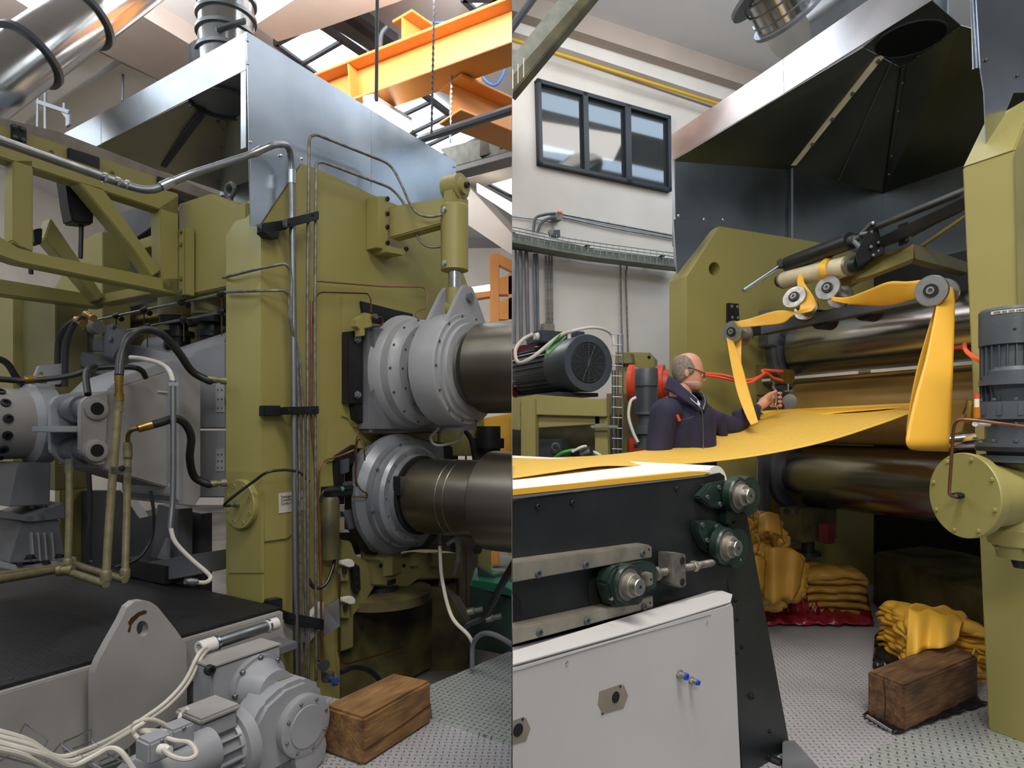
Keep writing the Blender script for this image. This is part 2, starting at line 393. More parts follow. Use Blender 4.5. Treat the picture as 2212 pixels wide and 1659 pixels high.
# ============================================================ SETTING
floor = S(box('floor', (0, 8.2, -.45), (15, 0, 0), (0, 12, 0), (0, 0, .1), 'concrete', None, 0))
CLIP[0] = -1
S(box('ceiling', (-7, 11, 5.75), (7, 0, 0), (0, 9, 0), (0, 0, .1), 'ceiling_grey', None, 0))
wl = S(box('wall_left', (-5.5, 15.6, 2.6), (5.6, 0, 0), (0, .1, 0), (0, 0, 3.05), 'white_wall', None, 0))
S(box('wall_side', (-8.3, 8, 2.6), (.1, 0, 0), (0, 7.6, 0), (0, 0, 3.05), 'white_wall', None, 0))
def ceilp(name, pts, z, th, mat): return S(prism(name, [PZ(x, y, z) for x, y in pts], V((0, 0, th)), mat, None, 0))
ceilp('trim_1', [(188, 97), (290, 24), (437, 112), (560, 190), (500, 270), (345, 173)], 5.25, .35, 'beam_concrete')
ceilp('trim_2', [(-60, -60), (188, 97), (130, 135), (-60, 20)], 5.25, .35, 'beam_concrete')
ceilp('trim_3', [(340, -40), (440, -30), (560, 60), (437, 112), (290, 24)], 5.45, .18, 'ceiling_grey')
ceilp('trim_4', [(550, 55), (650, -10), (900, -10), (700, 60), (600, 90)], 5.2, .4, 'beam_light')
ceilp('trim_5', [(686, 40), (720, 30), (850, 120), (835, 132)], 5.4, .12, 'dim_grey')
ceilp('trim_6', [(735, 15), (745, 12), (860, 95), (850, 100)], 5.4, .1, 'dim_grey')
ceilp('trim_7', [(-30, 250), (-30, 200), (205, 108), (248, 130), (30, 275)], 5.3, .12, 'beam_light')
ceilp('trim_8', [(20, 300), (40, 282), (262, 138), (345, 175), (140, 320)], 5.35, .1, 'white_wall')
sky = []
for n_, pts in enumerate([[(-10, 5), (92, 53), (62, 82), (-10, 60)], [(186, 98), (212, 110), (165, 137), (147, 126)],
        [(595, 92), (683, 46), (788, 118), (702, 172)], [(1000, -5), (1075, -5), (1028, 22)],
        [(822, 214), (888, 184), (1036, 296), (945, 340)], [(1010, 372), (1080, 340), (1120, 350), (1120, 430), (1085, 412)]]):
    w_ = T('skylight', ['bright roof skylight above the slanting metal duct at the top left corner', 'small bright skylight just right of the slanting duct',
        'large skylight between the steel hood and the orange crane beam', 'corner of a skylight above the right end of the orange beam',
        'long barred skylight below the orange crane beam', 'skylight beyond the hood edge near the picture seam'][n_], 'skylight', 'roof skylights')
    P = [PZ(x, y, 5.56) for x, y in pts]
    prism('pane', P, V((0, 0, .06)), 'skylight', w_, 0)
    bm = bmesh.new()
    for i in range(len(P)):
        a, b = P[i], P[(i+1) % len(P)]; d = (b-a); x_, y_ = basis(d); addbox(bm, (a+b)/2, d/2, x_*.03, y_*.03)
    mk('frame', bm, 'dim_grey', w_)
    if n_ in (2, 4):
        for k in range(1, 2 if n_ == 2 else 4):
            t = k/(2 if n_ == 2 else 4); a = P[0].lerp(P[3], t) if n_ == 2 else P[0].lerp(P[3], t); b = P[1].lerp(P[2], t)
            beam('glazing_bar', a-V((0, 0, .03)), b-V((0, 0, .03)), .04, .04, 'dim_grey', w_)
# deck plates, left
dA = S(prism('floor_plate', [PZ(660, 1590, 0), PZ(690, 1500, 0), PZ(934, 1553, 0), PZ(1120, 1614, 0), PZ(1120, 1700, 0), PZ(600, 1760, 0)], V((0, 0, -.34)), 'tread_plate', None, .002))
dB = S(prism('floor_plate', [PZ(925, 1481, .0), PZ(1120, 1398, .0), PZ(1120, 1612, .012), PZ(934, 1551, .012)], V((0, 0, -.34)), 'tread_bright', None, .002))
# ============================================================ LEFT MACHINE: frame column
t = T('calender', 'tall olive green machine column with sloping shoulder in front of the steel hood, left picture', 'machine frame')
wz = lambda a, b, z: L.w(a, b, z)
face = [(565, 488), (650, 352), (690, 365), (757, 396), (803, 419), (870, 447), (985, 500), (996, 575), (1020, 640), (1046, 700), (1046, 985), (905, 985), (735, 965)]
P = [L.pb(x, y, 0) for x, y in face]; q = L.pb(735, 965, 0); P += [V((q.x, q.y, -.35)), V((L.O.x, L.O.y, -.35))]
prism('column', P, -L.n*.331, 'olive', t, .006)
PB(L, 'raised_pad', [(738, 640), (800, 655), (985, 705), (985, 925), (765, 925), (752, 905), (738, 900)], .012, .02, 'olive', t, .006)
PB(L, 'raised_pad', [(705, 925), (765, 925), (765, 985), (705, 1000)], .012, .02, 'olive', t, .006)
PA(L, 'base_plate', [(489, 1017), (565, 1019), (566, 1240), (492, 1240)], -.012, .02, 'olive', t, .006)
PB(L, 'lower_pad', [(567, 1019), (640, 1012), (665, 1130), (620, 1165), (570, 1172)], .012, .02, 'olive', t, .006)
PA(L, 'crack_plate', [(487, 1240), (566, 1240), (568, 1330), (505, 1330), (498, 1282)], -.008, .015, 'olive', t, .003)
# inspection flange on the front face of the column
fl = T('flange_cover', 'round olive bolted flange with a gauge tube on the column front', 'flange')
c = L.pa(526, 1088, -.012); ax = -L.u
rr = 53/F*c.y
lathe('disc', c, ax, [(0, rr), (.028, rr), (.034, rr*.97), (.034, 0)], 'olive', fl, 40)
x_, y_ = basis(ax)
for i in range(8):
    a_ = 2*math.pi*(i+.5)/8; p = c+ax*.03+(x_*math.cos(a_)+y_*math.sin(a_))*rr*.78
    ring('bolt_collar', p, ax, .005, .0125, 0, .008, 'olive', fl, 14); bolt(p, ax, .006, 'black', fl)
tube('gauge_tube', [c+ax*.04, c+ax*.12+V((.01, -.02, .01)), L.pb(548, 1040, .02), L.pb(585, 1018, .12), L.pb(640, 1018, .1), L.pb(668, 1040, .05)], .008, 'rubber_black', fl)
lathe('fitting', c+ax*.03, ax, [(0, .016), (.03, .016), (.03, .01), (.06, .01), (.06, 0)], 'pipe_old', fl, 12)
# paper label with three illegible lines
lb = T('paper_label', 'white paper label with three printed lines behind the pipes on the column', 'label')
PB(L, 'sheet', [(602, 1066), (661, 1058), (661, 1101), (603, 1109)], .016, .003, 'white_paper', lb, 0)
for txt, (x, y) in zip(('Vestagen Re', 'Consent   Quality', 'Carefu High and'), ((607, 1076), (607, 1083), (607, 1091))):
    to = textobj('print', txt, .0215, 'ink')
    M_ = Matrix((L.u, V((0, 0, 1)), L.n)).transposed(); to.rotation_euler = M_.to_euler(); place(to, L.pb(x, y, .019), lb)
# ------------------------------------------------------------ hood, left
h = T('extraction_hood', 'galvanised sheet steel fume hood above the left machine', 'fume hood')
PB(L, 'side_sheet', [(533, 68), (801, 236), (801, 470), (541, 488)], -.02, .006, 'galv', h, 0)
PB(L, 'side_sheet', [(802, 237), (985, 350), (985, 520), (802, 520)], -.017, .006, 'galv', h, 0)
PB(L, 'side_sheet', [(541, 335), (640, 335), (650, 352), (560, 488), (541, 488)], .004, .004, 'galv', h, 0)
PA(L, 'front_band', [(219, 244), (531, 68), (531, 150), (219, 310)], -.005, .006, 'galv', h, 0)
PA(L, 'front_band', [(128, 294), (218, 245), (218, 311), (196, 321)], -.004, .006, 'galv', h, 0)
PA(L, 'front_return', [(520, 153), (531, 148), (531, 318), (520, 322)], -.003, .004, 'galv', h, 0)
K0 = L.pa(200, 320, 0); K1 = L.pb(475, 412, -1.89); K2 = PZ(490, 265, 3.86); K3 = PZ(405, 218, 3.86); K2b = PZ(560, 225, 3.86); K1b = L.w(.99, -.02, K1.z)
def panel(name, pts, mat, par, th=.005):
    n_ = (pts[1]-pts[0]).cross(pts[2]-pts[0]).normalized(); n_ = n_ if n_.y > 0 else -n_
    return prism(name, pts, n_*th, mat, par, 0)
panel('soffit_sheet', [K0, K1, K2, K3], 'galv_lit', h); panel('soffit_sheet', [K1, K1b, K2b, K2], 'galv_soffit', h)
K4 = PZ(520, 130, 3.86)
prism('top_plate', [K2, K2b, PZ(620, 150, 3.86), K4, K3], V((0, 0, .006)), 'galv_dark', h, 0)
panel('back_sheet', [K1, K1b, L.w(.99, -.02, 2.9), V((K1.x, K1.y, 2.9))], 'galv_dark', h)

beam('strut', K3.lerp(K2, .42)+V((0, -.02, -.02)), K0.lerp(K1, .5)+V((.02, -.02, .03)), .05, .02, 'charcoal', h)

for t_ in (.1, .45, .8): bolt(K3.lerp(K2, t_)-V((0, .02, .03)), V((0, -1, -.3)), .012, 'dim_grey', h, 'pan')
for t_ in (.1, .35, .6, .85): bolt(K2.lerp(K1, t_)-V((.02, .02, 0)), V((0, -1, -.3)), .012, 'dim_grey', h, 'pan')
for x, y, b_ in ((535, 87, -.012), (535, 137, -.012), (541, 307, -.012), (608, 336, .012), (652, 343, .012), (984, 400, -.008), (983, 360, -.008)): bolt(L.pb(x, y, b_), L.n, .009, 'chrome', h, 'pan', 'screw')
dc = PZ(484, 222, 3.86); dr = .235
ring('duct_mouth', dc+V((.0, .0, -.02)), (0, 0, 1), dr-.01, dr, 0, .35, 'charcoal', h)
for k in range(3): ring('mouth_rib', dc+V((0, 0, .05+.09*k)), (0, 0, 1), dr-.03, dr-.01, 0, .012, 'galv_dark', h)
vd = T('vertical_duct', 'upright round ventilation duct with clamp rings on top of the left hood', 'duct')
dc2 = W(489, 150, 4.55); r2 = .185
lathe('pipe', V((dc2.x, dc2.y, 3.87)), (0, 0, 1), [(0, r2), (1.6, r2), (1.6, 0)], 'duct', vd, 48)
for z_ in (4.14, 4.28, 4.40, 4.52): lathe('clamp_ring', V((dc2.x, dc2.y, z_)), (0, 0, 1), [(-.012, r2), (-.012, r2+.018), (.012, r2+.018), (.012, r2)], 'galv_dark', vd, 48)
beam('bracket', V((dc2.x+.02, dc2.y-.2, 4.2)), V((dc2.x+.19, dc2.y-.13, 4.3)), .05, .02, 'pipe_steel', vd)
sd = T('slanting_duct', 'large shiny round ventilation duct slanting across the top left corner', 'duct')
p0, p1 = W(-90, 230, 4.2), W(330, -70, 5.2); d_ = (p1-p0)
rA = .205
lathe('pipe', p0, d_, [(0, rA), (d_.length, rA), (d_.length, 0)], 'duct', sd, 48)
for px, py in ((68, 118), (257, -15)):
    tt = (W(px, py, 4.5)-p0).dot(d_.normalized()); lathe('clamp_ring', p0, d_, [(tt-.015, rA), (tt-.015, rA+.03), (tt+.015, rA+.03), (tt+.015, rA)], 'dim_grey', sd, 48)
# cable tray / bracket hanging under the ceiling
hk = T('hanging_bracket', 'dark steel hanger bracket with threaded rods below the white roof beam', 'bracket')
tube('rod', [(82, 185, 6.5), (80, 280, 6.5)], .012, 'charcoal', hk, 6, 'l'); tube('rod', [(97, 200, 6.5), (97, 285, 6.5)], .014, 'charcoal', hk, 6, 'l'); tube('rod', [(138, 223, 6.5), (138, 240, 6.5)], .014, 'charcoal', hk, 6, 'l')
beam('arm', W(80, 220, 6.5), W(150, 243, 6.5), .03, .04, 'charcoal', hk)
prism('gusset', [W(128, 238, 6.5), W(150, 236, 6.5), W(150, 268, 6.5), W(141, 274, 6.5), W(141, 255, 6.5)], V((0, .03, 0)), 'charcoal', hk)
tag(tube('suspension_rod', [(266, 136, 7.0), (264, 218, 7.0)], .014, 'dim_grey', None, 6, 'l'), 'thin steel rod hanging behind the front band of the left hood', 'rod')
jb = T('junction_box', 'pale blue ceiling junction box on the white wall above the hood', 'junction box')
prism('case', [W(287, 148, 7), W(300, 154, 7), W(290, 164, 7), W(286, 160, 7)], V((0, .06, 0)), 'skylight_soft' if 0 else 'galv', jb, .003)
# ------------------------------------------------------------ orange crane beams
def ibeam(name, label, p0, p1, w, hgt, par=None, ribs=()):
    t = T(name, label, 'crane beam', 'orange crane beams')
    p0, p1 = V(p0), V(p1); d = (p1-p0); dn = d.normalized(); s = dn.cross(V((0, 0, 1))).normalized(); up = s.cross(dn)
    m_ = (p0+p1)/2
    box('top_flange', m_, d/2, s*w/2, up*.012, 'orange_paint', t); box('bottom_flange', m_-up*hgt, d/2, s*w/2, up*.012, 'orange_paint', t)
    box('web', m_-up*hgt/2, d/2, s*.008, up*(hgt/2-.012), 'orange_paint', t)
    for k in ribs: box('stiffener', p0+d*k-up*hgt/2, dn*.008, s*(w/2-.01), up*(hgt/2-.014), 'orange_paint', t)
    return t, up, s
y1 = 5.2
ibeam('crane_beam', 'long orange crane runway beam crossing above the left hood', W(540, 240, 6.6), W(1140, 8, 5.3), .30, .36, ribs=(.44,))
ibeam('crane_beam', 'short orange beam lying on top of the crane runway, its cut end toward the hood', W(868, 34, 5.70), W(1040, 150, 6.54), .26, .235)
ibeam('crane_beam', 'wide orange beam under the runway running to the seam', W(972, 178, 5.68), W(1200, 277, 6.5), .34, .30)
hw = T('power_cable', 'blue cable looping between the orange beams', 'cable'); tube('cable', [(893, 33, 6.0), (930, 48, 6.0), (975, 47, 6.0)], .012, 'blue_cable', hw); 
hw = T('power_cable', 'blue cable loop hanging below the orange beam beside the seam', 'cable'); tube('cable', [(1034, 130, 6.4), (1045, 168, 6.4), (1068, 184, 6.4), (1085, 165, 6.4), (1096, 130, 6.4)], .014, 'blue_cable', hw)
hw = T('power_cable', 'dark flexible conduit at the cut end of the short orange beam', 'cable'); tube('cable', [(836, 58, 5.9), (824, 75, 5.9), (822, 108, 5.9)], .02, 'dim_grey', hw)
def chain(name, label, x0, y0, x1, y1_, Y, n, col='dim_grey'):
    bm = bmesh.new(); a, b = W(x0, y0, Y), W(x1, y1_, Y)
    for i in range(n):
        p = a.lerp(b, i/n); s = (b-a).length/n*.62; k = i % 2
        ex = V((1, 0, 0)) if k else V((0, 1, 0)); P_ = [p+ex*s*.35*math.cos(t)+V((0, 0, 1))*s*math.sin(t) for t in [2*math.pi*j/8 for j in range(9)]]
        addtube(bm, P_, .006, 5)
    o = mk(name, bm, col); tag(o, label, 'chain', 'lifting chains'); return stuff(o) if 0 else o
chain('lifting_chain', 'long black lifting chain crossing the orange beam', 938, -5, 932, 290, 4.9, 46)
chain('lifting_chain', 'thinner chain hanging right of the long black chain, below the orange beam', 976, 150, 973, 310, 5.6, 30, 'pipe_steel')
tag(tube('conduit_drop', [(815, -5, 4.6), (813, 218, 4.6)], .013, 'dim_grey', None, 8, 'l'), 'dark vertical conduit dropping to the bright tube lamp', 'conduit')
la = T('tube_lamp', 'lit fluorescent tube lamp glowing at the edge of the left hood', 'lamp')
p0, p1 = W(795, 228, 5.4), W(880, 275, 6.6)
lathe('diffuser', p0, p1-p0, [(0, .02), (.02, .055), ((p1-p0).length, .055), ((p1-p0).length+.02, .02)], 'lamp', la, 16)
box('housing', (p0+p1)/2+V((0, 0, .07)), (p1-p0)/2, V((.05, -.02, 0)), V((0, 0, .02)), 'ceiling_grey', la)
tag(tube('rail', [(905, 302, 5.6), (1120, 232, 4.6)], .035, 'charcoal', None, 10, 'l'), 'dark blue round rail crossing in front of the skylights to the seam', 'rail')
cb = T('concrete_beam', 'grey mottled concrete beam with a small striped notice, right of the left hood', 'beam')
prism('beam', [W(950, 322, 8.0), W(1120, 278, 6.8), W(1120, 322, 6.8), W(985, 358, 7.8)], V((.2, .3, 0)), 'concrete_beam', cb)
prism('pier', [W(1036, 298, 7.3), W(1058, 292, 7.2), W(1058, 332, 7.2), W(1036, 338, 7.3)], V((.1, .2, 0)), 'concrete', cb)
prism('rail', [W(982, 360, 7.6), W(1120, 322, 6.7), W(1120, 334, 6.7), W(982, 372, 7.6)], V((.1, .2, 0)), 'dim_grey', cb)
nt_ = T('notice_board', 'small striped notice on the grey concrete beam by the seam', 'notice')
for k, (y, hh, m_) in enumerate(((283, 10, 'charcoal'), (294, 12, 'cream_roller'), (308, 11, 'charcoal'))):
    prism('notice_strip', [W(1079, y+1, 6.95), W(1097, y-3, 6.88), W(1097, y-3+hh, 6.88), W(1079, y+1+hh, 6.95)], V((.01, .03, 0)), m_, nt_, 0)
# pale wall block, lamps and orange gantry seen right of the column
S(box('wall_back', (-.55, 14.2, 2.5), (.75, 0, 0), (0, .1, 0), (0, 0, 2.95), 'white_wall', None, 0))
pb_ = T('pale_ceiling_beam', 'pale painted roof beam beyond the hood end', 'beam')
prism('beam', [W(987, 372, 9.0), W(1120, 340, 8.0), W(1120, 352, 8.0), W(987, 392, 9.0)], V((.2, .3, 0)), 'beam_light', pb_)
prism('beam', [W(987, 385, 9.0), W(1010, 400, 9), W(1120, 520, 9), W(1120, 560, 9), W(987, 470, 9.0)], V((.2, .3, 0)), 'beam_light', pb_)
gl = T('tube_lamp', 'lit tube lamp in the distance above the orange gantry', 'lamp')
prism('diffuser', [W(1030, 395, 8.5), W(1110, 440, 8.4), W(1110, 462, 8.4), W(1030, 410, 8.5)], V((0, .1, 0)), 'lamp_far', gl)
gl = T('tube_lamp', 'lit tube lamp low behind the orange gantry post', 'lamp'); prism('diffuser', [W(1012, 621, 9.5), W(1060, 614, 9.5), W(1060, 626, 9.5), W(1012, 632, 9.5)], V((0, .1, 0)), 'lamp_far', gl)
og = T('orange_gantry', 'orange steel gantry frame beyond the upper roll beside the seam', 'gantry')
for nm, q_ in (('post', [(1058, 548), (1078, 546), (1078, 1220), (1060, 1220)]), ('top_rail', [(1078, 548), (1120, 570), (1120, 592), (1078, 572)]), ('side_post', [(1098, 590), (1120, 590), (1120, 1200), (1098, 1200)]),
                ('cross_rail', [(1078, 600), (1120, 592), (1120, 636), (1078, 636)]), ('cross_rail', [(1006, 634), (1060, 628), (1060, 640), (1010, 648)]), ('foot_plate', [(1078, 650), (1112, 640), (1112, 690), (1078, 690)])):
    prism(nm, [W(x, y, 8.5) for x, y in q_], V((0, .15, 0)), 'orange_paint', og)
yc = T('yellow_tank', 'yellow machine cabinet glimpsed between the two rolls by the seam', 'machine'); prism('case', [W(1035, 905, 6.0), W(1120, 890, 6.0), W(1120, 1000, 6.0), W(1035, 1000, 6.0)], V((0, .3, 0)), 'yellow_rubber', yc)
wb = T('white_cover', 'pale machine cover glimpsed above the yellow cabinet', 'machine'); prism('case', [W(1040, 880, 7.0), W(1120, 860, 7.0), W(1120, 915, 7.0), W(1040, 905, 7.0)], V((0, .3, 0)), 'white_wall', wb)
bg_ = T('stacked_gearbox', 'black flanged gearbox behind the lower roll near the seam', 'gearbox')
g0 = W(1055, 960, 5.3); lathe('body', g0+V((0, 0, -.45)), (0, 0, 1), [(0, .16), (.12, .16), (.12, .2), (.2, .2), (.2, .13), (.3, .13), (.3, .1), (.42, .1), (.42, .13), (.5, .13), (.5, .1), (.6, .1), (.6, 0)], 'black', bg_)
for k in range(6): bolt(g0+V((.17*math.cos(k), .17*math.sin(k)*-1, -.22)), (0, 0, 1), .02, 'black', bg_, 'hex')
# ------------------------------------------------------------ rolls and bearings
def axisroll(fr, a0, z0, prof, mat, par, name='roll', seg=56):
    return lathe(name, fr.w(a0, 0, z0), fr.n, prof, mat, par, seg)
def ringbolts(fr, a0, z0, b, r, n, br, par, mat='charcoal', kind='socket', ph=0):
    for i in range(n):
        t = 2*math.pi*(i+ph)/n; bolt(fr.w(a0+r*math.cos(t), b, z0+r*math.sin(t)), fr.n, br, mat, par, kind)
aU, zU, aL, zL = 1.12, 1.886, 1.0, 1.055
ur = T('upper_roll', 'upper polished steel roll journal leaving the grey bearing collar', 'roller')
axisroll(L, aU, zU, [(.60, .22), (.68, .22), (.68, .25), (.76, .25), (.76, .291), (1.6, .291), (1.6, 0)], 'steel_roll_side', ur)
axisroll(L, aU, zU, [(.70, .252), (.735, .272), (.75, .272), (.75, .25)], 'rubber_black', ur, 'seal_ring')
ub = T('bearing_housing', 'grey bearing housing of the upper roll with a riveted ring', 'bearing housing')
oct_ = lambda r: [(r*math.cos(math.radians(a)), r*math.sin(math.radians(a))) for a in range(0, 360, 10)]
box('block', L.w(aU+.0, .06, zU-.06), L.u*.40, L.n*.07, V((0, 0, .36)), 'grey_dark', ub, .03)
lathe('ring', L.w(aU, 0, zU), L.n, [(.1, .40), (.16, .385), (.18, .37), (.24, .365), (.27, .33), (.30, .32), (.30, .26), (.3, 0)], 'grey_paint', ub, 56)
lathe('journal', L.w(aU, 0, zU), L.n, [(.28, .26), (.28, .245), (.5, .245), (.5, .2)], 'steel_roll_side', ub, 48)
ringbolts(L, aU, zU, .25, .35, 14, .009, ub); ringbolts(L, aU, zU, .30, .29, 14, .007, ub)
col_ = T('bearing_collar', 'broad light grey collar with two lifting ears around the upper roll', 'bearing collar')
lathe('collar_body', L.w(aU, 0, zU), L.n, [(.40, .24), (.40, .35), (.42, .372), (.60, .372), (.62, .36), (.62, .335), (.64, .33), (.64, .30), (.665, .295), (.665, .22)], 'grey_paint', col_, 64)
ringbolts(L, aU, zU, .62, .347, 14, .008, col_); ringbolts(L, aU, zU, .645, .27, 14, .006, col_)
for b_ in (.43, .585):
    prism('lifting_ear', [L.w(aU-.28, b_, zU+.22), L.w(aU-.09, b_, zU+.50), L.w(aU-.04, b_, zU+.55), L.w(aU+.05, b_, zU+.55), L.w(aU+.10, b_, zU+.49), L.w(aU+.30, b_, zU+.2)], L.n*.03, 'grey_paint', col_, .006)
lathe('ear_pin', L.w(aU, .4, zU+.47), L.n, [(0, .03), (.24, .03), (.24, 0)], 'grey_dark', col_, 20)
lathe('bottom_flange', L.w(aU+.05, .5, zU-.40), V((0, 0, 1)), [(0, .12), (.05, .12), (.05, 0)], 'grey_dark', col_, 24)
# black keeper bar and valve on the bearing
kb = T('keeper_bar', 'black vertical keeper bar bolted beside the upper bearing', 'bar')
PB(L, 'bar', [(752, 716), (785, 713), (785, 872), (752, 872)], .07, .06, 'black', kb); PB(L, 'bar', [(765, 872), (785, 872), (785, 915), (768, 905)], .06, .05, 'black', kb)
bolt(L.pb(773, 733, .08), L.n, .02, 'grey_dark', kb, 'hex'); bolt(L.pb(773, 853, .08), L.n, .02, 'grey_dark', kb, 'hex')
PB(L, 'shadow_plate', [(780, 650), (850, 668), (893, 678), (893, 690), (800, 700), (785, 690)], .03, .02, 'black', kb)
va = T('grease_valve', 'small olive grease valve block on top of the black keeper bar', 'valve')
PB(L, 'block', [(770, 690), (789, 678), (789, 725), (778, 727), (778, 712), (770, 705)], .13, .05, 'olive', va); PB(L, 'block', [(788, 675), (804, 678), (804, 706), (788, 710)], .14, .04, 'olive', va)
lathe('knob', L.pb(805, 684, .15), L.n, [(0, .017), (.03, .017), (.03, 0)], 'pipe_old', va, 8)
tube('loop', [L.pb(806, 690, .16), L.pb(822, 685, .16), L.pb(827, 695, .16), L.pb(822, 704, .16), L.pb(805, 706, .16)], .006, 'copper_dark', va)
lr = T('lower_roll', 'lower polished steel roll with a thicker barrel reaching the seam', 'roller')
axisroll(L, aL, zL, [(.34, .22), (.34, .24), (.40, .245), (.62, .245), (.622, .243), (.625, .245), (.68, .245), (.682, .243), (.685, .245), (.88, .245), (.885, .29), (.90, .305), (1.6, .305), (1.6, 0)], 'steel_roll_side', lr)
lbh = T('bearing_housing', 'grey cast bearing housing of the lower roll with stepped rings', 'bearing housing')
hex_ = [L.pb(x, y, .05) for x, y in ((768, 1000), (785, 975), (835, 945), (880, 942), (980, 960), (990, 1100), (930, 1185), (808, 1200), (768, 1135))]
prism('block', hex_, -L.n*.12, 'black', lbh, .02)
prism('block_face', [L.pb(x, y, .09) for x, y in ((772, 1005), (785, 975), (835, 945), (880, 942), (960, 960), (970, 1100), (915, 1180), (812, 1194), (772, 1132))], -L.n*.06, 'grey_cast', lbh, .015)
lathe('ring', L.w(aL, 0, zL), L.n, [(.09, .41), (.12, .405), (.16, .36), (.20, .355), (.20, .335), (.25, .33), (.27, .31), (.27, .27), (.31, .265), (.31, .225)], 'grey_cast', lbh, 64)
lathe('gap', L.w(aL, 0, zL), L.n, [(.3, .262), (.325, .262), (.325, 0)], 'dark_hole', lbh, 48)
ringbolts(L, aL, zL, .20, .347, 8, .010, lbh, ph=.3); ringbolts(L, aL, zL, .27, .288, 16, .006, lbh)
ctp = T('stop_block', 'small black stop block between housing ring and lower roll', 'block'); fbox(L, 'block', aL-.26, aL-.2, .30, .36, zL+.02, zL+.14, 'black', ctp)
# ------------------------------------------------------------ hydraulic cylinder and bracket
br = T('cylinder_bracket', 'olive triangular bracket bolted to the column and holding the cylinder', 'bracket')
PB(L, 'mount_plate', [(815, 424), (835, 424), (838, 430), (838, 540), (815, 535)], .10, .10, 'olive', br)
PB(L, 'foot', [(833, 530), (880, 540), (872, 552), (835, 545)], .13, .13, 'olive', br)
arm = [L.pb(837, 447, .06), L.pb(885, 445, .4), L.pb(955, 425, .52), L.pb(955, 470, .52), L.pb(890, 515, .35), L.pb(841, 524, .06)]
bm = bmesh.new(); c0 = L.w(.0, 0, 0)
A_ = [L.pb(838, 447, .07), L.w(aU-.02, .56, 3.04), L.w(aU-.02, .56, 2.88), L.pb(840, 515, .07)]
prism('arm', A_, L.u*.10, 'olive', br, .008)
for y in (430, 462, 491, 525): bolt(L.pb(836, y, .10), L.n, .016, 'black', br)
bolt(L.pb(877, 538, .13), L.n, .016, 'black', br)
cyc = L.w(aU+.0, .50, 0)
cy = T('hydraulic_cylinder', 'olive hydraulic cylinder with chrome rod pulling on the collar ears', 'hydraulic cylinder')
lathe('barrel', V((cyc.x, cyc.y, 2.55)), (0, 0, 1), [(0, .088), (.0, .092), (.42, .092), (.43, .085), (.43, 0)], 'olive', cy, 36)
fbox(L, 'eye', aU-.075, aU+.075, .46, .55, 2.96, 3.10, 'olive', cy, .01)
lathe('eye_boss', L.w(aU, .44, 3.10), L.n, [(0, .085), (.12, .085), (.12, .055), (.15, .055), (.15, 0)], 'olive', cy, 32)
bolt(L.w(aU, .6, 3.10), L.n, .02, 'black', cy)
lathe('rod', V((cyc.x, cyc.y, 2.43)), (0, 0, 1), [(0, .042), (.14, .042), (.14, 0)], 'chrome', cy, 24)
lathe('clevis', V((cyc.x, cyc.y, 2.29)), (0, 0, 1), [(0, .05), (.05, .055), (.14, .055), (.14, 0)], 'olive', cy, 24)
lathe('clevis_end', L.w(aU, .46, 2.30), L.n, [(0, .055), (.09, .055), (.09, 0)], 'olive', cy, 24)
bolt(V((cyc.x, cyc.y, 2.58))+V((-.06, -.08, 0)), V((-.5, -1, .1)), .014, 'chrome', cy, 'hex', 'port'); bolt(V((cyc.x, cyc.y, 2.93))+V((-.06, -.08, 0)), V((-.5, -1, .1)), .014, 'chrome', cy, 'hex', 'port')
# ------------------------------------------------------------ pipes on the column
def pipe(label, pts, r, mat, mode='f', fr=.07, grp=None, name='pipe', seg=10, cat='pipe'):
    o = tube(name, pts, r, mat, None, seg, mode, fr)
    if o: tag(o, label, cat, grp)
    return o
b0 = .09
bp = T('riser_pipe', 'thick galvanised riser pipe bending left at the hood, on the column', 'pipe')
tube('pipe', [L.pb(640, 1475, b0+.03), L.pb(636, 1000, b0), L.pb(634, 700, b0), L.pb(630, 312, b0), W(592, 312, 3.35), W(545, 333, 3.3), W(400, 380, 2.98), W(325, 415, 2.9), W(270, 400, 2.9), W(-10, 300, 2.35)], .0175, 'pipe_steel', bp, 16, 'f', .16)
for a_, b_ in (((566, 322, 3.33), (540, 337, 3.29)), ((371, 393, 2.95), (358, 399, 2.93))): lathe('coupling', W(*a_), W(*b_)-W(*a_), [(0, .021), (.06, .021), (.06, 0)], 'galv', bp, 16)
lathe('coupling', L.pb(631, 368, b0), V((0, 0, -1)), [(0, .022), (.075, .022), (.075, 0)], 'galv', bp, 16)
for x, y, Yy in ((226, 384, 2.78), (254, 393, 2.85), (274, 399, 2.89)): lathe('pipe_clip', W(x, y, Yy), W(300, 405, 2.9)-W(200, 370, 2.75), [(-.006, .022), (.006, .022), (.006, 0)], 'galv', bp, 14)
pl = [((666, 1470), (664, 740), (664, 600), (668, 296), (682, 290), (845, 355), (868, 400), (885, 440), (900, 462), (928, 470), (955, 464)),
      ((683, 1470), (680, 700), (681, 560), (683, 352), (697, 350), (850, 408), (880, 450), (905, 520), (925, 535), (955, 533))]
for k, q in enumerate(pl):
    pts = [L.pb(x, y, b0-.01+(.02 if i < 6 else .02+.075*(i-5))) for i, (x, y) in enumerate(q)]
    pipe(['thin steel hydraulic pipe with the highest bend, feeding the top port of the cylinder', 'thin steel hydraulic pipe bending just below its twin, feeding the lower cylinder port'][k], pts, .0088, 'pipe_old', 'f', .10, 'hydraulic pipes on the column')
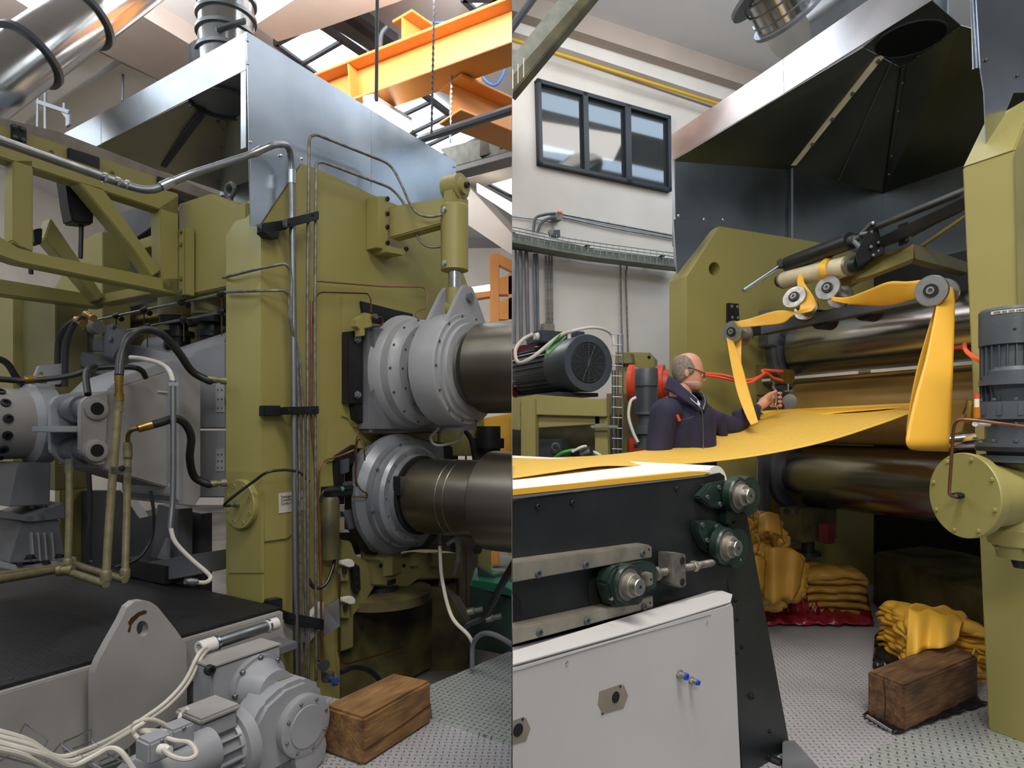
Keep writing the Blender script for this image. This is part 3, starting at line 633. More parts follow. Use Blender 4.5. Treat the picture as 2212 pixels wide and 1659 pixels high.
pipe('thin steel pipe in the bundle ending at the upper left hook', [L.pb(652, 1475, b0), L.pb(645, 890, b0), L.pb(641, 750, b0), L.pb(628, 700, b0+.02), L.pb(630, 600, b0+.02), L.pb(622, 568, b0+.02), L.pb(560, 580, .03), L.pa(489, 598, -.03), L.pa(482, 600, 0)], .0085, 'pipe_old', 'f', .06, 'hydraulic pipes on the column')
pipe('thin steel pipe in the bundle turning left at the lower hook', [L.pb(662, 1475, b0), L.pb(655, 890, b0), L.pb(646, 760, b0), L.pb(625, 700, b0), L.pb(625, 640, b0), L.pb(615, 627, b0), L.pb(560, 628, .03), L.pa(487, 631, -.03)], .0085, 'pipe_old', 'f', .06, 'hydraulic pipes on the column')
pipe('thin brown stained pipe at the right of the bundle', [L.pb(697, 1470, b0), L.pb(690, 1120, b0), L.pb(683, 1040, b0), L.pb(672, 900, b0-.01), L.pb(673, 650, b0-.01)], .008, 'copper', 'f', .05, 'hydraulic pipes on the column')
pipe('copper lubrication line with the square hook above the upper bearing', [L.pb(682, 607, .05), L.pb(740, 612, .04), L.pb(830, 619, .05), L.pb(915, 620, .1), L.pb(923, 632, .12), L.pb(921, 665, .2), L.pb(900, 672, .3), L.pb(896, 684, .33), L.pb(905, 688, .36), L.pb(928, 689, .42)], .005, 'copper', 'f', .05, 'copper lubrication lines')
pipe('copper lubrication line dropping to the grease valve', [L.pb(677, 700, .06), L.pb(682, 640, .06), L.pb(692, 631, .05), L.pb(795, 634, .06), L.pb(801, 645, .08), L.pb(801, 676, .14)], .005, 'copper_dark', 'f', .04, 'copper lubrication lines')
pipe('dark copper line looping over the lower bearing', [L.pb(775, 1065, .12), L.pb(768, 1040, .12), L.pb(769, 950, .12), L.pb(775, 935, .12), L.pb(850, 937, .1), L.pb(945, 933, .1)], .005, 'copper_dark', 'f', .05, 'copper lubrication lines')
pipe('small copper hook on the face of the lower bearing', [L.pb(788, 995, .18), L.pb(787, 965, .18), L.pb(777, 945, .14), L.pb(770, 960, .12), L.pb(769, 1040, .13), L.pb(780, 1060, .16), L.pb(793, 1065, .18), L.pb(793, 1074, .18), L.pb(760, 1072, .12)], .0048, 'copper_dark', 'f', .04, 'copper lubrication lines')
pipe('copper line crossing the column face toward the lower bearing', [L.pb(687, 1060, .05), L.pb(690, 1010, .05), L.pb(700, 995, .05), L.pb(735, 985, .05), L.pb(765, 972, .08)], .006, 'copper', 'f', .04, 'copper lubrication lines')
for k, (x0, yy, lab, tl) in enumerate(((568, 478, 'uppermost black pipe clamp bar on the column', 0), (570, 888, 'middle black pipe clamp bar on the column', 0), (575, 1338, 'lowest black pipe clamp bar on the column, near the platform', 1))):
    cl = T('pipe_clamp', lab, 'pipe clamp', 'pipe clamps on the column')
    dy = (0, 0, 30)[k]; e = (465, 884, 1352)[k]
    if k == 0: q1 = [(567, 482), (622, 474), (622, 494), (567, 506)]; q2 = [(622, 472), (690, 455), (690, 474), (622, 492)]; q3 = [(567, 500), (604, 498), (603, 516), (580, 512)]
    elif k == 1: q1 = [(571, 876), (607, 876), (607, 899), (571, 899)]; q2 = [(620, 879), (690, 877), (690, 894), (620, 896)]; q3 = [(607, 880), (622, 880), (622, 895), (607, 895)]
    else: q1 = [(575, 1302), (625, 1323), (625, 1342), (575, 1320)]; q2 = [(625, 1323), (713, 1341), (713, 1363), (625, 1349)]; q3 = [(580, 1298), (611, 1292), (611, 1318), (580, 1310)]
    PB(L, 'bracket', q1, .05, .05, 'black_steel', cl); PB(L, 'clamp_bar', q2, b0+.035, .05, 'black_steel', cl); PB(L, 'stay', q3, .06, .06, 'black_steel', cl)
    for x, y in ((q2[0][0]+4, (q2[0][1]+q2[3][1])/2), (q2[1][0]-14, (q2[1][1]+q2[2][1])/2)): bolt(L.pb(x, y, b0+.035), L.n, .008, 'black', cl)
sb = T('switch_box', 'small pale switch box behind the lowest clamp with a tilted metal plate', 'switch box')
PB(L, 'case', [(610, 1340), (672, 1330), (700, 1300), (700, 1352), (672, 1385), (612, 1395)], .055, .05, 'lead_white', sb); prism('plate', [L.pb(700, 1312, .16), L.pb(732, 1292, .2), L.pb(735, 1352, .2), L.pb(700, 1375, .16)], -L.n*.006, 'galv', sb, 0)
tag(tube('hose', [L.pb(663, 1245, .05), L.pb(680, 1270, .08), L.pb(705, 1260, .1), L.pb(722, 1215, .08), L.pb(722, 1190, .05)], .011, 'rubber_black'), 'black hose curling behind the pipe bundle', 'hose')
# gauge and blue valve at the foot of the pipes
gv = T('pressure_gauge', 'round white pressure gauge at the foot of the pipe bundle', 'gauge')
p = L.pb(700, 1437, .2); lathe('case', p, L.n+V((0, -.3, 0)), [(-.03, .03), (0, .034), (.006, .034), (.006, .03)], 'chrome', gv, 28); lathe('dial', p, L.n+V((0, -.3, 0)), [(0, .03), (.004, .03), (.004, 0)], 'lead_white', gv, 28)
bv = T('blue_hand_valve', 'small blue star handwheel beside the wooden block', 'valve')
p = L.pb(723, 1472, .25); bm = bmesh.new(); ax = (L.n+V((0, -.5, 0))).normalized(); x_, y_ = basis(ax)
P = [p+(x_*math.cos(2*math.pi*i/24)+y_*math.sin(2*math.pi*i/24))*(.024+.004*math.cos(6*2*math.pi*i/24)) for i in range(24)]; addprism(bm, P, ax*.012, .002); mk('handwheel', bm, 'blue_plastic', bv)
lathe('hub', p, ax, [(-.06, .014), (.018, .014), (.018, 0)], 'charcoal', bv, 14); box('body', p-ax*.09, V((.03, 0, 0)), V((0, .03, 0)), V((0, 0, .025)), 'charcoal', bv)
tag(tube('hose', [L.pb(738, 1452, .22), L.pb(765, 1442, .2), L.pb(800, 1450, .2), L.pb(830, 1480, .2)], .016, 'rubber_black'), 'black hose running from the gauge behind the wooden block', 'hose')
# ------------------------------------------------------------ lower recess of the left machine
lm = T('adjusting_gear', 'dark olive adjusting mechanism under the lower roll', 'machine part')
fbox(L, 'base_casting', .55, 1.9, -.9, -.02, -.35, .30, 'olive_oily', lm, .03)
lathe('turntable', L.w(1.05, -.1, .30), (0, 0, 1), [(0, .36), (.06, .36), (.08, .3), (.08, 0)], 'olive_oily', lm, 40)
lathe('screw', L.w(1.0, -.05, .38), (0, 0, 1), [(0, .12), (.03, .12), (.03, .09), (.05, .09), (.05, .11), (.08, .11), (.08, .06), (.26, .06), (.26, 0)], 'black_steel', lm, 32)
lathe('nut_block', L.w(1.0, -.05, .50), (0, 0, 1), [(0, .14), (.18, .14), (.2, .17), (.26, .17), (.26, 0)], 'olive_dark', lm, 8)
PB(L, 'cross_beam', [(800, 1215), (900, 1195), (1000, 1195), (1000, 1250), (905, 1252), (880, 1270), (805, 1265)], .05, .3, 'olive_dark', lm, .01)
PB(L, 'side_plate', [(735, 1165), (760, 1170), (770, 1200), (800, 1215), (815, 1260), (790, 1300), (765, 1330), (765, 1400), (735, 1410)], .03, .06, 'olive_dark', lm, .01)
for x in (823, 848, 873): lathe('hole', L.pb(x, 1222, .055), L.n, [(-.01, .014), (.002, .014), (.002, 0)], 'dark_hole', lm, 14)
for x in (890, 935): PB(L, 'lug', [(x, 1195), (x+14, 1193), (x+14, 1222), (x, 1224)], .09, .05, 'olive_dark', lm)
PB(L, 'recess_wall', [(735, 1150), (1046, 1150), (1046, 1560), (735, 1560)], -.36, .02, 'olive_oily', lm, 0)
for k, (x, y) in enumerate(((740, 1212), (742, 1292))):
    sw = T('limit_switch', ['upper white limit switch box in the oily recess', 'lower white limit switch box in the oily recess'][k], 'switch', 'limit switches')
    PB(L, 'case', [(x, y), (x+20, y-4), (x+26, y+2), (x+26, y+12), (x+14, y+14), (x, y+8)], .09, .04, 'lead_white', sw); lathe('gland', L.pb(x+4, y+16, .07), V((0, 0, -1)), [(0, .014), (.03, .014), (.03, 0)], 'black', sw, 10)
    PB(L, 'bracket', [(x-4, y+14), (x+14, y+14), (x+14, y+44), (x-4, y+44)], .06, .03, 'olive_dark', sw)
cm = T('cam_strip', 'black notched cam strip between the limit switches', 'machine part'); PB(L, 'strip', [(768, 1218), (778, 1224), (780, 1275), (770, 1285), (764, 1270), (763, 1228)], .07, .03, 'black', cm)
for y in (1226, 1244, 1262, 1276): bolt(L.pb(772, y, .07), L.n, .008, 'black', cm)
jbx = T('terminal_box', 'beige terminal box beside the lower bearing with a tube on top', 'switch box'); PB(L, 'case', [(725, 1120), (745, 1117), (745, 1145), (733, 1150), (725, 1145)], .09, .05, 'tape', jbx); lathe('cap', L.pb(733, 1118, .08), (0, 0, 1), [(0, .01), (.04, .005), (.04, 0)], 'pipe_old', jbx, 10)
sn = T('proximity_sensor', 'sensor cable plug with a green ring pointing at the bearing', 'sensor'); a_, b_ = L.pb(700, 1060, .08), L.pb(746, 1056, .1)
lathe('plug', a_, b_-a_, [(0, .01), (.05, .018), (.10, .018), (.10, .014), (.15, .014), (.15, .007), (.2, .007), (.2, 0)], 'rubber_black', sn, 14); lathe('collar', a_, b_-a_, [(.115, .016), (.135, .016), (.135, 0)], 'green', sn, 14)
tube('lead', [a_, L.pb(695, 1068, .08), L.pb(690, 1085, .07)], .007, 'rubber_black', sn)
bk = T('guide_rack', 'black slide rack on the left side of the lower bearing', 'machine part')
PB(L, 'rail', [(730, 985), (768, 960), (768, 1000), (745, 1010), (745, 1090), (735, 1090), (730, 1010)], .05, .08, 'black', bk); PB(L, 'pad', [(740, 995), (755, 990), (755, 1020), (740, 1025)], .07, .03, 'charcoal', bk); PB(L, 'pad', [(743, 1042), (770, 1040), (770, 1070), (743, 1072)], .06, .05, 'dim_grey', bk); PB(L, 'pad', [(740, 1105), (770, 1100), (772, 1140), (755, 1145)], .06, .05, 'dim_grey', bk)
pc = T('small_pump', 'olive round pump casing standing between pipes and bearing', 'pump'); q = L.pb(712, 1200, .05); lathe('casing', V((q.x, q.y, .7)), (0, 0, 1), [(0, .06), (.36, .06), (.38, .05), (.38, 0)], 'olive_oily', pc, 28); fbox(L, 'cap_bar', .42, .62, .0, .1, 1.08, 1.14, 'black', pc)
# machinery right of the recess
for k, (x, w_, m_, lab) in enumerate(((952, .014, 'pipe_old', 'grey pipe rising behind the lower roll, leftmost of three'), (984, .035, 'rubber_black', 'thick black hose standing behind the lower roll'), (1010, .008, 'copper', 'thin copper pipe rising beside the green tank'))):
    pipe(lab, [L.pb(x, 1360 if k != 1 else 1340, -.0-.05*k), L.pb(x-2, 1240, -.05*k), L.pb(x-4, 925, -.05*k)], w_, m_, 's', name='riser', cat='pipe')
tag(tube('cable', [(948, 925, 4.6), (930, 945, 4.55), (945, 962, 4.5), (990, 952, 4.5), (1000, 930, 4.5)], .009, 'white_cable'), 'white cable loop hanging between the two rolls', 'cable')
tag(tube('hose', [(1000, 925, 4.8), (1018, 950, 4.8), (1027, 1000, 4.8)], .02, 'rubber_black'), 'black hose behind the rolls near the stacked gearbox', 'hose')
tag(tube('hose', [(965, 1175, 4.3), (985, 1165, 4.3), (990, 1200, 4.3), (982, 1240, 4.4)], .02, 'pipe_old'), 'metal elbow pipe right under the lower roll', 'pipe')
g2 = T('pressure_gauge', 'small round gauge hanging below the lower roll barrel', 'gauge'); p = W(1031, 1187, 4.3); lathe('case', p, (-.1, -1, 0), [(-.03, .03), (0, .032), (.006, .032), (.006, .027)], 'black', g2, 24); lathe('dial', p, (-.1, -1, 0), [(0, .027), (.004, .027), (.004, 0)], 'lead_white', g2, 24); tube('stem', [(1032, 1178, 4.32), (1036, 1155, 4.32)], .01, 'brass', g2, 8, 'l')
op = T('olive_post', 'pale olive post behind the lower roll beside the gauge', 'post'); prism('post', [W(1035, 1150, 4.7), W(1060, 1150, 4.7), W(1060, 1250, 4.7), W(1030, 1250, 4.7)], V((0, .1, 0)), 'olive', op)
gt = T('green_tank', 'dark green valve tank with pale lid at the seam', 'tank')
prism('body', [W(1015, 1265, 4.4), W(1120, 1300, 4.3), W(1120, 1420, 4.3), W(1015, 1400, 4.4)], V((0, .5, 0)), 'dark_green', gt); prism('lid', [W(1020, 1252, 4.4), W(1080, 1262, 4.2), W(1120, 1282, 4.3), W(1120, 1292, 4.3), W(1018, 1268, 4.4)], V((0, .4, 0)), 'green', gt)
prism('paper', [W(1032, 1225, 4.5), W(1066, 1245, 4.4), W(1120, 1225, 4.5), W(1120, 1262, 4.5), W(1066, 1265, 4.4), W(1032, 1258, 4.5)], V((0, .05, 0)), 'dim_grey', gt)
for y, x0, x1 in ((1315, 1010, 1045), (1330, 1050, 1085)): lathe('nozzle', W(x0, y+8, 4.1), W(x1, y, 4.1)-W(x0, y+8, 4.1), [(0, .022), (.04, .026), (.05, .018), (.1, .018), (.1, 0)], 'pipe_old', gt, 14)
for k, q in enumerate(([(1120, 1200, 3.9), (1080, 1270, 4.0), (1048, 1330, 4.1), (1010, 1350, 4.1), (1000, 1370, 4.1)], [(950, 1180, 4.3), (955, 1250, 4.2), (975, 1330, 4.0), (1010, 1370, 3.9), (1022, 1390, 3.9)], [(1120, 1400, 3.6), (1070, 1372, 3.7), (1040, 1370, 3.8), (1022, 1392, 3.9), (1020, 1440, 3.9)])):
    tag(tube('hose', q, (.024, .012, .015)[k], ('rubber_black', 'white_cable', 'grey_dark')[k]), ('thick black hose slanting down from the seam past the green tank', 'pale cable sagging from behind the roll to the floor pit', 'grey hose arching out of the pit edge at the seam')[k], 'hose')
cbk = T('pit_pump', 'dark oily pump body in the pit behind the tread plates', 'pump'); prism('body', [W(860, 1260, 4.9), W(960, 1270, 4.9), W(1010, 1350, 4.9), W(1010, 1560, 4.9), W(850, 1560, 4.9)], V((0, .3, 0)), 'olive_oily', cbk)
pipe('thin brown line along the oily recess base', [L.pb(733, 1240, .06), L.pb(733, 1420, .06), L.pb(745, 1435, .08), L.pb(800, 1420, .08), L.pb(870, 1398, .05)], .006, 'copper_dark', 'f', .05, 'copper lubrication lines')
# ------------------------------------------------------------ crossbeam, truss and rails, upper left
cbm = T('crossbeam', 'wide olive crossbeam joining the column to the far frame', 'machine frame')
PA(L, 'beam', [(385, 440), (455, 417), (500, 445), (532, 436), (532, 620), (487, 621), (388, 642)], .06, .3, 'olive', cbm, .008)
PA(L, 'joint_plate', [(385, 495), (396, 492), (396, 637), (385, 636)], -.0, .05, 'olive', cbm); PA(L, 'joint_plate', [(399, 492), (404, 490), (404, 637), (399, 637)], -.0, .05, 'olive', cbm)
for y in (500, 528, 602, 628): bolt(L.pa(390, y, -.005), -L.u, .012, 'olive_dark', cbm, 'hex')
PA(L, 'web', [(225, 470), (350, 430), (350, 475), (225, 560)], .4, .1, 'dim_grey', cbm); PA(L, 'web', [(222, 545), (350, 500), (350, 525), (222, 565)], .3, .1, 'olive', cbm)
PA(L, 'rear_web', [(200, 520), (480, 420), (480, 640), (200, 690)], .55, .05, 'dim_grey', cbm)
er = T('eye_bolt', 'dark steel lifting eye on top of the crossbeam', 'eye bolt'); e0 = L.pa(497, 412, .2)
bm = bmesh.new(); addtube(bm, [e0+(L.n*math.cos(t)+V((0, 0, 1))*math.sin(t))*.045 for t in [2*math.pi*i/20 for i in range(21)]], .013, 8); mk('ring', bm, 'charcoal', er); lathe('shank', e0-V((0, 0, .08)), (0, 0, 1), [(0, .02), (.03, .02), (.03, 0)], 'charcoal', er, 12)
tr = T('truss_arm', 'olive welded truss arm reaching left from the crossbeam', 'truss')
bt = -.816; TB = lambda n_, q_, b_=bt, th=.11: PB(L, n_, q_, b_, th, 'olive', tr, .006)
TB('top_chord', [(-15, 285), (-15, 335), (355, 456), (386, 465), (386, 418), (290, 392)]); TB('end_post', [(345, 445), (386, 420), (386, 637), (350, 625)])
TB('bottom_chord', [(-15, 502), (40, 535), (75, 545), (345, 600), (386, 600), (386, 637), (40, 567), (-15, 548)]); TB('post', [(28, 345), (72, 345), (72, 545), (40, 532), (28, 520)])
TB('diagonal', [(165, 388), (222, 405), (348, 585), (328, 598), (290, 540)])
TB('rear_rail', [(-15, 600), (225, 640), (225, 666), (-15, 634)], -1.5); TB('rear_diagonal', [(95, 515), (110, 470), (225, 640), (210, 650)], -1.4)
cr = beam('cross_tie', L.pb(225, 650, -1.5), L.pb(370, 622, bt-.05), .1, .06, 'olive', tr)
ub_ = T('belt_frame', 'olive conveyor side beam with aged wooden rail above the truss', 'conveyor frame')
PB(L, 'side_beam', [(-15, 268), (25, 275), (345, 385), (345, 412), (150, 350), (-15, 300)], -1.0, .08, 'olive', ub_); PB(L, 'rail', [(-15, 250), (130, 285), (380, 382), (490, 430), (470, 440), (350, 400), (-15, 268)], -1.02, .1, 'old_board', ub_)
PB(L, 'rear_beam', [(300, 430), (345, 385), (470, 430), (430, 445), (370, 440)], -1.2, .08, 'charcoal', ub_)
for q in ([(26, 266), (58, 276), (58, 310), (26, 300)], [(148, 318), (216, 340), (216, 368), (148, 350)], [(342, 380), (366, 388), (366, 405), (342, 400)]): PB(L, 'joint_bracket', q, -.98, .03, 'black', ub_)
for x, y in ((33, 273), (51, 279), (33, 296), (51, 302), (112, 329), (243, 374)): bolt(L.pb(x, y, -.97), L.n, .01, 'charcoal', ub_, 'hex')
wt = T('white_roller', 'big pale cream roller drum behind the truss post', 'roller'); p = L.pb(80, 440, -1.05); lathe('drum', L.w(0, 0, 0)+V((p.x-.15, p.y+.1, p.z)), -L.u*1+V((.9, 0, 0)), [(0, .2), (.5, .2), (.5, 0)], 'cream_roller', wt, 40)
mb = T('motor_bracket', 'dark blue-black cast bracket hanging between the truss members', 'bracket'); PB(L, 'casting', [(140, 372), (175, 392), (204, 450), (202, 485), (157, 480), (150, 445)], -.95, .12, 'black', mb, .01); tube('rod', [L.pb(176, 484, -1.0), L.pb(174, 558, -1.0)], .012, 'rubber_black', mb, 8, 'l')
mb = T('motor_bracket', 'small dark cast bracket below the cream roller', 'bracket'); PB(L, 'casting', [(74, 495), (93, 492), (90, 528), (76, 525)], -1.15, .08, 'black', mb, .006); tube('rod', [L.pb(67, 575, -1.1), L.pb(67, 592, -1.1)], .012, 'rubber_black', mb, 8, 'l')
# far frame of the left machine and things beyond
ff = T('rolling_mill', 'far olive frame of the left machine seen under the truss', 'machine frame')
prism('frame_plate', [L.pa(x, y, .1) for x, y in ((118, 620), (178, 520), (205, 503), (222, 500), (222, 760), (130, 760), (130, 1320), (118, 1320))], L.u*.2, 'olive', ff, .006)
S_ = prism('inner_post', [L.pa(x, y, -.3) for x, y in ((28, 640), (120, 635), (120, 1060), (28, 1050))], L.u*.2, 'olive_dark', ff, .006)
prism('outer_post', [L.pa(x, y, -.35) for x, y in ((-20, 640), (29, 636), (29, 1060), (-20, 1060))], L.u*.2, 'olive', ff, .006)
PA(L, 'beam_face', [(125, 690), (487, 625), (487, 780), (125, 780)], .42, .1, 'olive_dark', ff)
PA(L, 'ledge', [(125, 705), (487, 655), (487, 662), (125, 716)], .36, .06, 'olive', ff)
cf = T('flange_cover', 'pale olive round flange at the left picture edge', 'flange'); c = L.pa(2, 1038, -.38); lathe('disc', c, -L.u, [(0, .07), (.03, .07), (.03, 0)], 'olive', cf, 32)
for i in range(6): bolt(c-L.u*.03+L.n*.05*math.cos(i)+V((0, 0, .05*math.sin(i))), -L.u, .006, 'black', cf)
# lubrication rods with fittings
for k, (ya, yb, xa, xb) in enumerate(((693, 633, 200, 487), (716, 672, 265, 487), (735, 700, 150, 250))):
    lu = T('lubrication_line', ['upper steel lubrication rod with black fittings under the crossbeam', 'lower steel lubrication rod with black fittings under the crossbeam', 'short lubrication rod at the hose elbows'][k], 'pipe', 'lubrication rods')
    a, b = L.pa(xa, ya, .05), L.pa(xb, yb, .05); tube('rod', [a, b], .009, 'pipe_steel', lu, 8, 'l')
    for x in (260, 325, 405, 480):
        if xa < x <= xb:
            p = a.lerp(b, (x-xa)/(xb-xa)); lathe('fitting', p-(b-a).normalized()*.03, b-a, [(0, .014), (.02, .022), (.05, .022), (.07, .014), (.07, 0)], 'black', lu, 10); lathe('nozzle', p, V((.6, -.3, -.3)), [(0, .012), (.05, .012), (.055, .018), (.07, .018), (.07, 0)], 'black', lu, 10)
            tube('capillary', [p, p-V((0, 0, .14))], .004, 'copper_dark', lu, 6, 'l')
for k, x in enumerate((386, 460)):
    sc_ = T('screw_down', ['left black screw-down unit under the crossbeam', 'right black screw-down unit beside the column'][k], 'machine part', 'screw-down units'); p = L.pa(x, 748, .25)
    lathe('spindle', V((p.x, p.y, p.z-.02)), (0, 0, 1), [(0, .09), (.04, .09), (.04, .075), (.08, .075), (.08, .1), (.12, .1), (.12, .06), (.16, .06), (.17, .12), (.22, .125), (.22, 0)], 'black_steel', sc_, 32); lathe('cap', V((p.x, p.y, p.z+.2)), (0, 0, 1), [(0, .13), (.12, .13), (.12, 0)], 'olive_dark', sc_, 32)
# ------------------------------------------------------------ grey drive train, middle left
gb = T('bearing_block', 'tall grey bearing block beside the column, split in two halves', 'bearing block')
PA(L, 'upper_half', [(392, 800), (420, 760), (487, 740), (487, 926), (435, 926), (392, 926)], .08, .4, 'grey_paint', gb, .008); PA(L, 'lower_half', [(392, 930), (487, 930), (487, 1075), (392, 1075)], .08, .4, 'grey_paint', gb, .008)
lathe('cap_tube', L.pa(400, 785, .2), L.n+V((0, 0, .12)), [(-.2, .11), (.6, .11), (.6, 0)], 'grey_paint', gb, 36)
lathe('cap_tube', L.pa(330, 755, .4), L.n, [(0, .09), (.3, .09), (.3, 0)], 'grey_paint', gb, 36)
for k, (y0, y1) in enumerate(((830, 890), (970, 1018))):
    pt = T('rating_plate', ['upper small pale rating plate on the grey bearing block', 'lower small pale rating plate on the grey bearing block'][k], 'plate', 'rating plates'); PA(L, 'plate', [(466, y0), (484, y0-2), (484, y1), (466, y1)], .075, .006, 'panel_grey', pt, 0)
    for j in range(6): lathe('punch_mark', L.pa(471+8*(j % 2), y0+12+(y1-y0-20)*(j//2)/2, .074), -L.u, [(-.002, .006), (.002, .006), (.002, 0)], 'charcoal', pt, 8)
tb = T('torque_housing', 'grey tapered housing with a clevis end and two big pins', 'machine housing')
PB(L, 'body', [(210, 1010), (228, 846), (366, 802), (368, 1056)], -.6, .45, 'grey_worn', tb, .008)
PB(L, 'end_flange', [(370, 778), (396, 772), (396, 1092), (370, 1070)], -.55, .55, 'grey_paint', tb, .006); PB(L, 'end_flange', [(398, 782), (434, 800), (434, 1072), (420, 1094), (398, 1092)], -.5, .6, 'grey_worn', tb, .006)
PB(L, 'top_plate', [(228, 846), (260, 815), (370, 778), (368, 800)], -.62, .42, 'grey_paint', tb)
ck = [(176, 880), (180, 866), (192, 856), (212, 852), (235, 846), (228, 1005), (212, 1006), (192, 996), (176, 975)]
PB(L, 'clevis_cheek', ck, -.57, .05, 'grey_worn', tb, .006); ck2 = [(111, 878), (118, 862), (130, 854), (172, 846), (190, 846), (190, 1000), (150, 1005), (130, 995), (112, 975)]
PB(L, 'clevis_cheek', ck2, -.86, .05, 'grey_paint', tb, .006); PB(L, 'web', [(118, 920), (230, 920), (230, 934), (118, 934)], -.62, .26, 'grey_paint', tb)
for y in (883, 973):
    c = L.pb(207, y, -.57); lathe('pin', c, L.n, [(-.32, .062), (-.2, .062), (-.2, .075), (-.13, .075), (-.13, .06), (.01, .06), (.012, 0)], 'grey_dark', tb, 36); lathe('weld_ring', c, L.n, [(0, .062), (.012, .058), (.016, .045), (.016, .034)], 'grey_worn', tb, 36); lathe('socket', c, L.n, [(0, .034), (.018, .033), (.018, 0)], 'dark_hole', tb, 28)
nl = T('plate_strip', 'thin white lettered strip on the tapered housing', 'label'); PB(L, 'strip', [(341, 843), (365, 846), (365, 849), (341, 847)], -.59, .004, 'white_paper', nl, 0)
dm = T('coupling_drum', 'grey coupling drum with round plugs at the left picture edge', 'coupling')
c = L.w(-.75, -1.25, 1.525); lathe('drum', c, L.u, [(-.5, .2), (.08, .2), (.1, .19), (.1, 0)], 'grey_worn', dm, 48); lathe('flange', c, L.u, [(.08, .2), (.11, .235), (.2, .235), (.24, .2), (.24, 0)], 'grey_paint', dm, 48)
xa, ya = basis(L.u)
for s_ in (-.32, -.06):
    for k in range(14):
        t_ = 2*math.pi*(k+.3)/14; r_ = xa*math.cos(t_)+ya*math.sin(t_); p = c+L.u*s_+r_*.2
        if r_.dot(V((.5, -1, 0))) > -.3: lathe('plug', p, r_, [(-.01, .024), (.012, .024), (.014, .013), (.0, .011), (0, 0)], 'black_steel', dm, 16)
pd = T('pedestal', 'grey cast pedestal with ribs carrying the coupling drum', 'pedestal')
PB(L, 'neck', [(40, 1000), (110, 1000), (108, 1090), (20, 1095)], -1.0, .3, 'grey_dark', pd); PB(L, 'table', [(-15, 1098), (62, 1115), (140, 1086), (142, 1120), (66, 1128), (-15, 1118)], -.95, .4, 'grey_dark', pd)
PB(L, 'foot', [(48, 1128), (128, 1122), (140, 1200), (160, 1212), (20, 1216)], -.97, .3, 'grey_dark', pd); PB(L, 'base', [(-15, 1208), (65, 1228), (165, 1203), (168, 1218), (70, 1240), (-15, 1225)], -.9, .45, 'grey_paint', pd)
for x in (68, 82, 96, 112): PB(L, 'rib', [(x, 1150), (x+3, 1150), (x+8, 1212), (x+4, 1212)], -.94, .05, 'grey_paint', pd)
for x, y, q in ((65, 1193, .02), (45, 1208, .016), (100, 1203, .016), (130, 1190, .02), (70, 1085, .012), (96, 1083, .012)): bolt(L.pb(x, y+12, -.9), V((0, 0, 1)), q, 'black', pd, 'hex', h=1.8)
lg = T('lifting_lug', 'small grey lifting lug with a round hole above the drum', 'lifting lug'); PB(L, 'plate', [(68, 832), (85, 790), (135, 785), (150, 795), (130, 830)], -1.1, .03, 'grey_paint', lg, .004, [circ(88, 812, 7, 9, 12)])
ca = T('toggle_clamp', 'grey toggle clamp with a small cylinder behind the tapered housing', 'clamp')
PA(L, 'arm', [(160, 715), (170, 706), (183, 712), (183, 760), (172, 765), (160, 760)], -.1, .06, 'grey_worn', ca); lathe('cylinder', L.pa(183, 713, -.08), L.n+V((0, 0, .02)), [(0, .03), (.12, .03), (.12, .045), (.2, .045), (.2, 0)], 'grey_worn', ca, 24)
PA(L, 'link', [(222, 735), (232, 698), (262, 712), (275, 722), (260, 745), (245, 775), (222, 770)], -.12, .05, 'grey_dark', ca, .008); PA(L, 'base', [(150, 765), (180, 760), (240, 800), (235, 815), (190, 800), (150, 775)], -.15, .2, 'grey_dark', ca); PA(L, 'block', [(200, 732), (220, 728), (222, 760), (200, 758)], -.13, .1, 'grey_dark', ca)
for x, y in ((179, 713), (238, 733), (243, 705)): bolt(L.pa(x, y, -.13), -L.u, .018, 'grey_dark', ca, 'pan')
bx = T('grey_cabinet', 'row of grey housings behind the clamp under the hoses', 'machine housing'); PA(L, 'case', [(235, 752), (280, 745), (400, 770), (400, 860), (235, 850)], .02, .3, 'grey_paint', bx); PA(L, 'side_case', [(70, 800), (150, 785), (150, 860), (95, 860)], -.1, .3, 'grey_paint', bx)
ls = T('machine_stand', 'dark grey stand below the tapered housing', 'stand')
PA(L, 'stand_plate', [(165, 1060), (260, 1060), (300, 1120), (385, 1100), (435, 1110), (435, 1290), (165, 1240)], .25, .08, 'dim_grey', ls); PA(L, 'leg', [(340, 1090), (385, 1100), (385, 1240), (325, 1210)], .1, .1, 'grey_dark', ls); PA(L, 'foot_plate', [(270, 1222), (410, 1200), (410, 1245), (310, 1262)], -.1, .25, 'grey_dark', ls)
prism('rib', [L.pa(357, 1162, .05), L.pa(362, 1162, .05), L.pa(362, 1210, .05), L.pa(335, 1215, .05)], L.u*.02, 'grey_paint', ls); fbox(L, 'black_rail', -.12, .0, -1.25, -.75, .55, .66, 'black', ls)
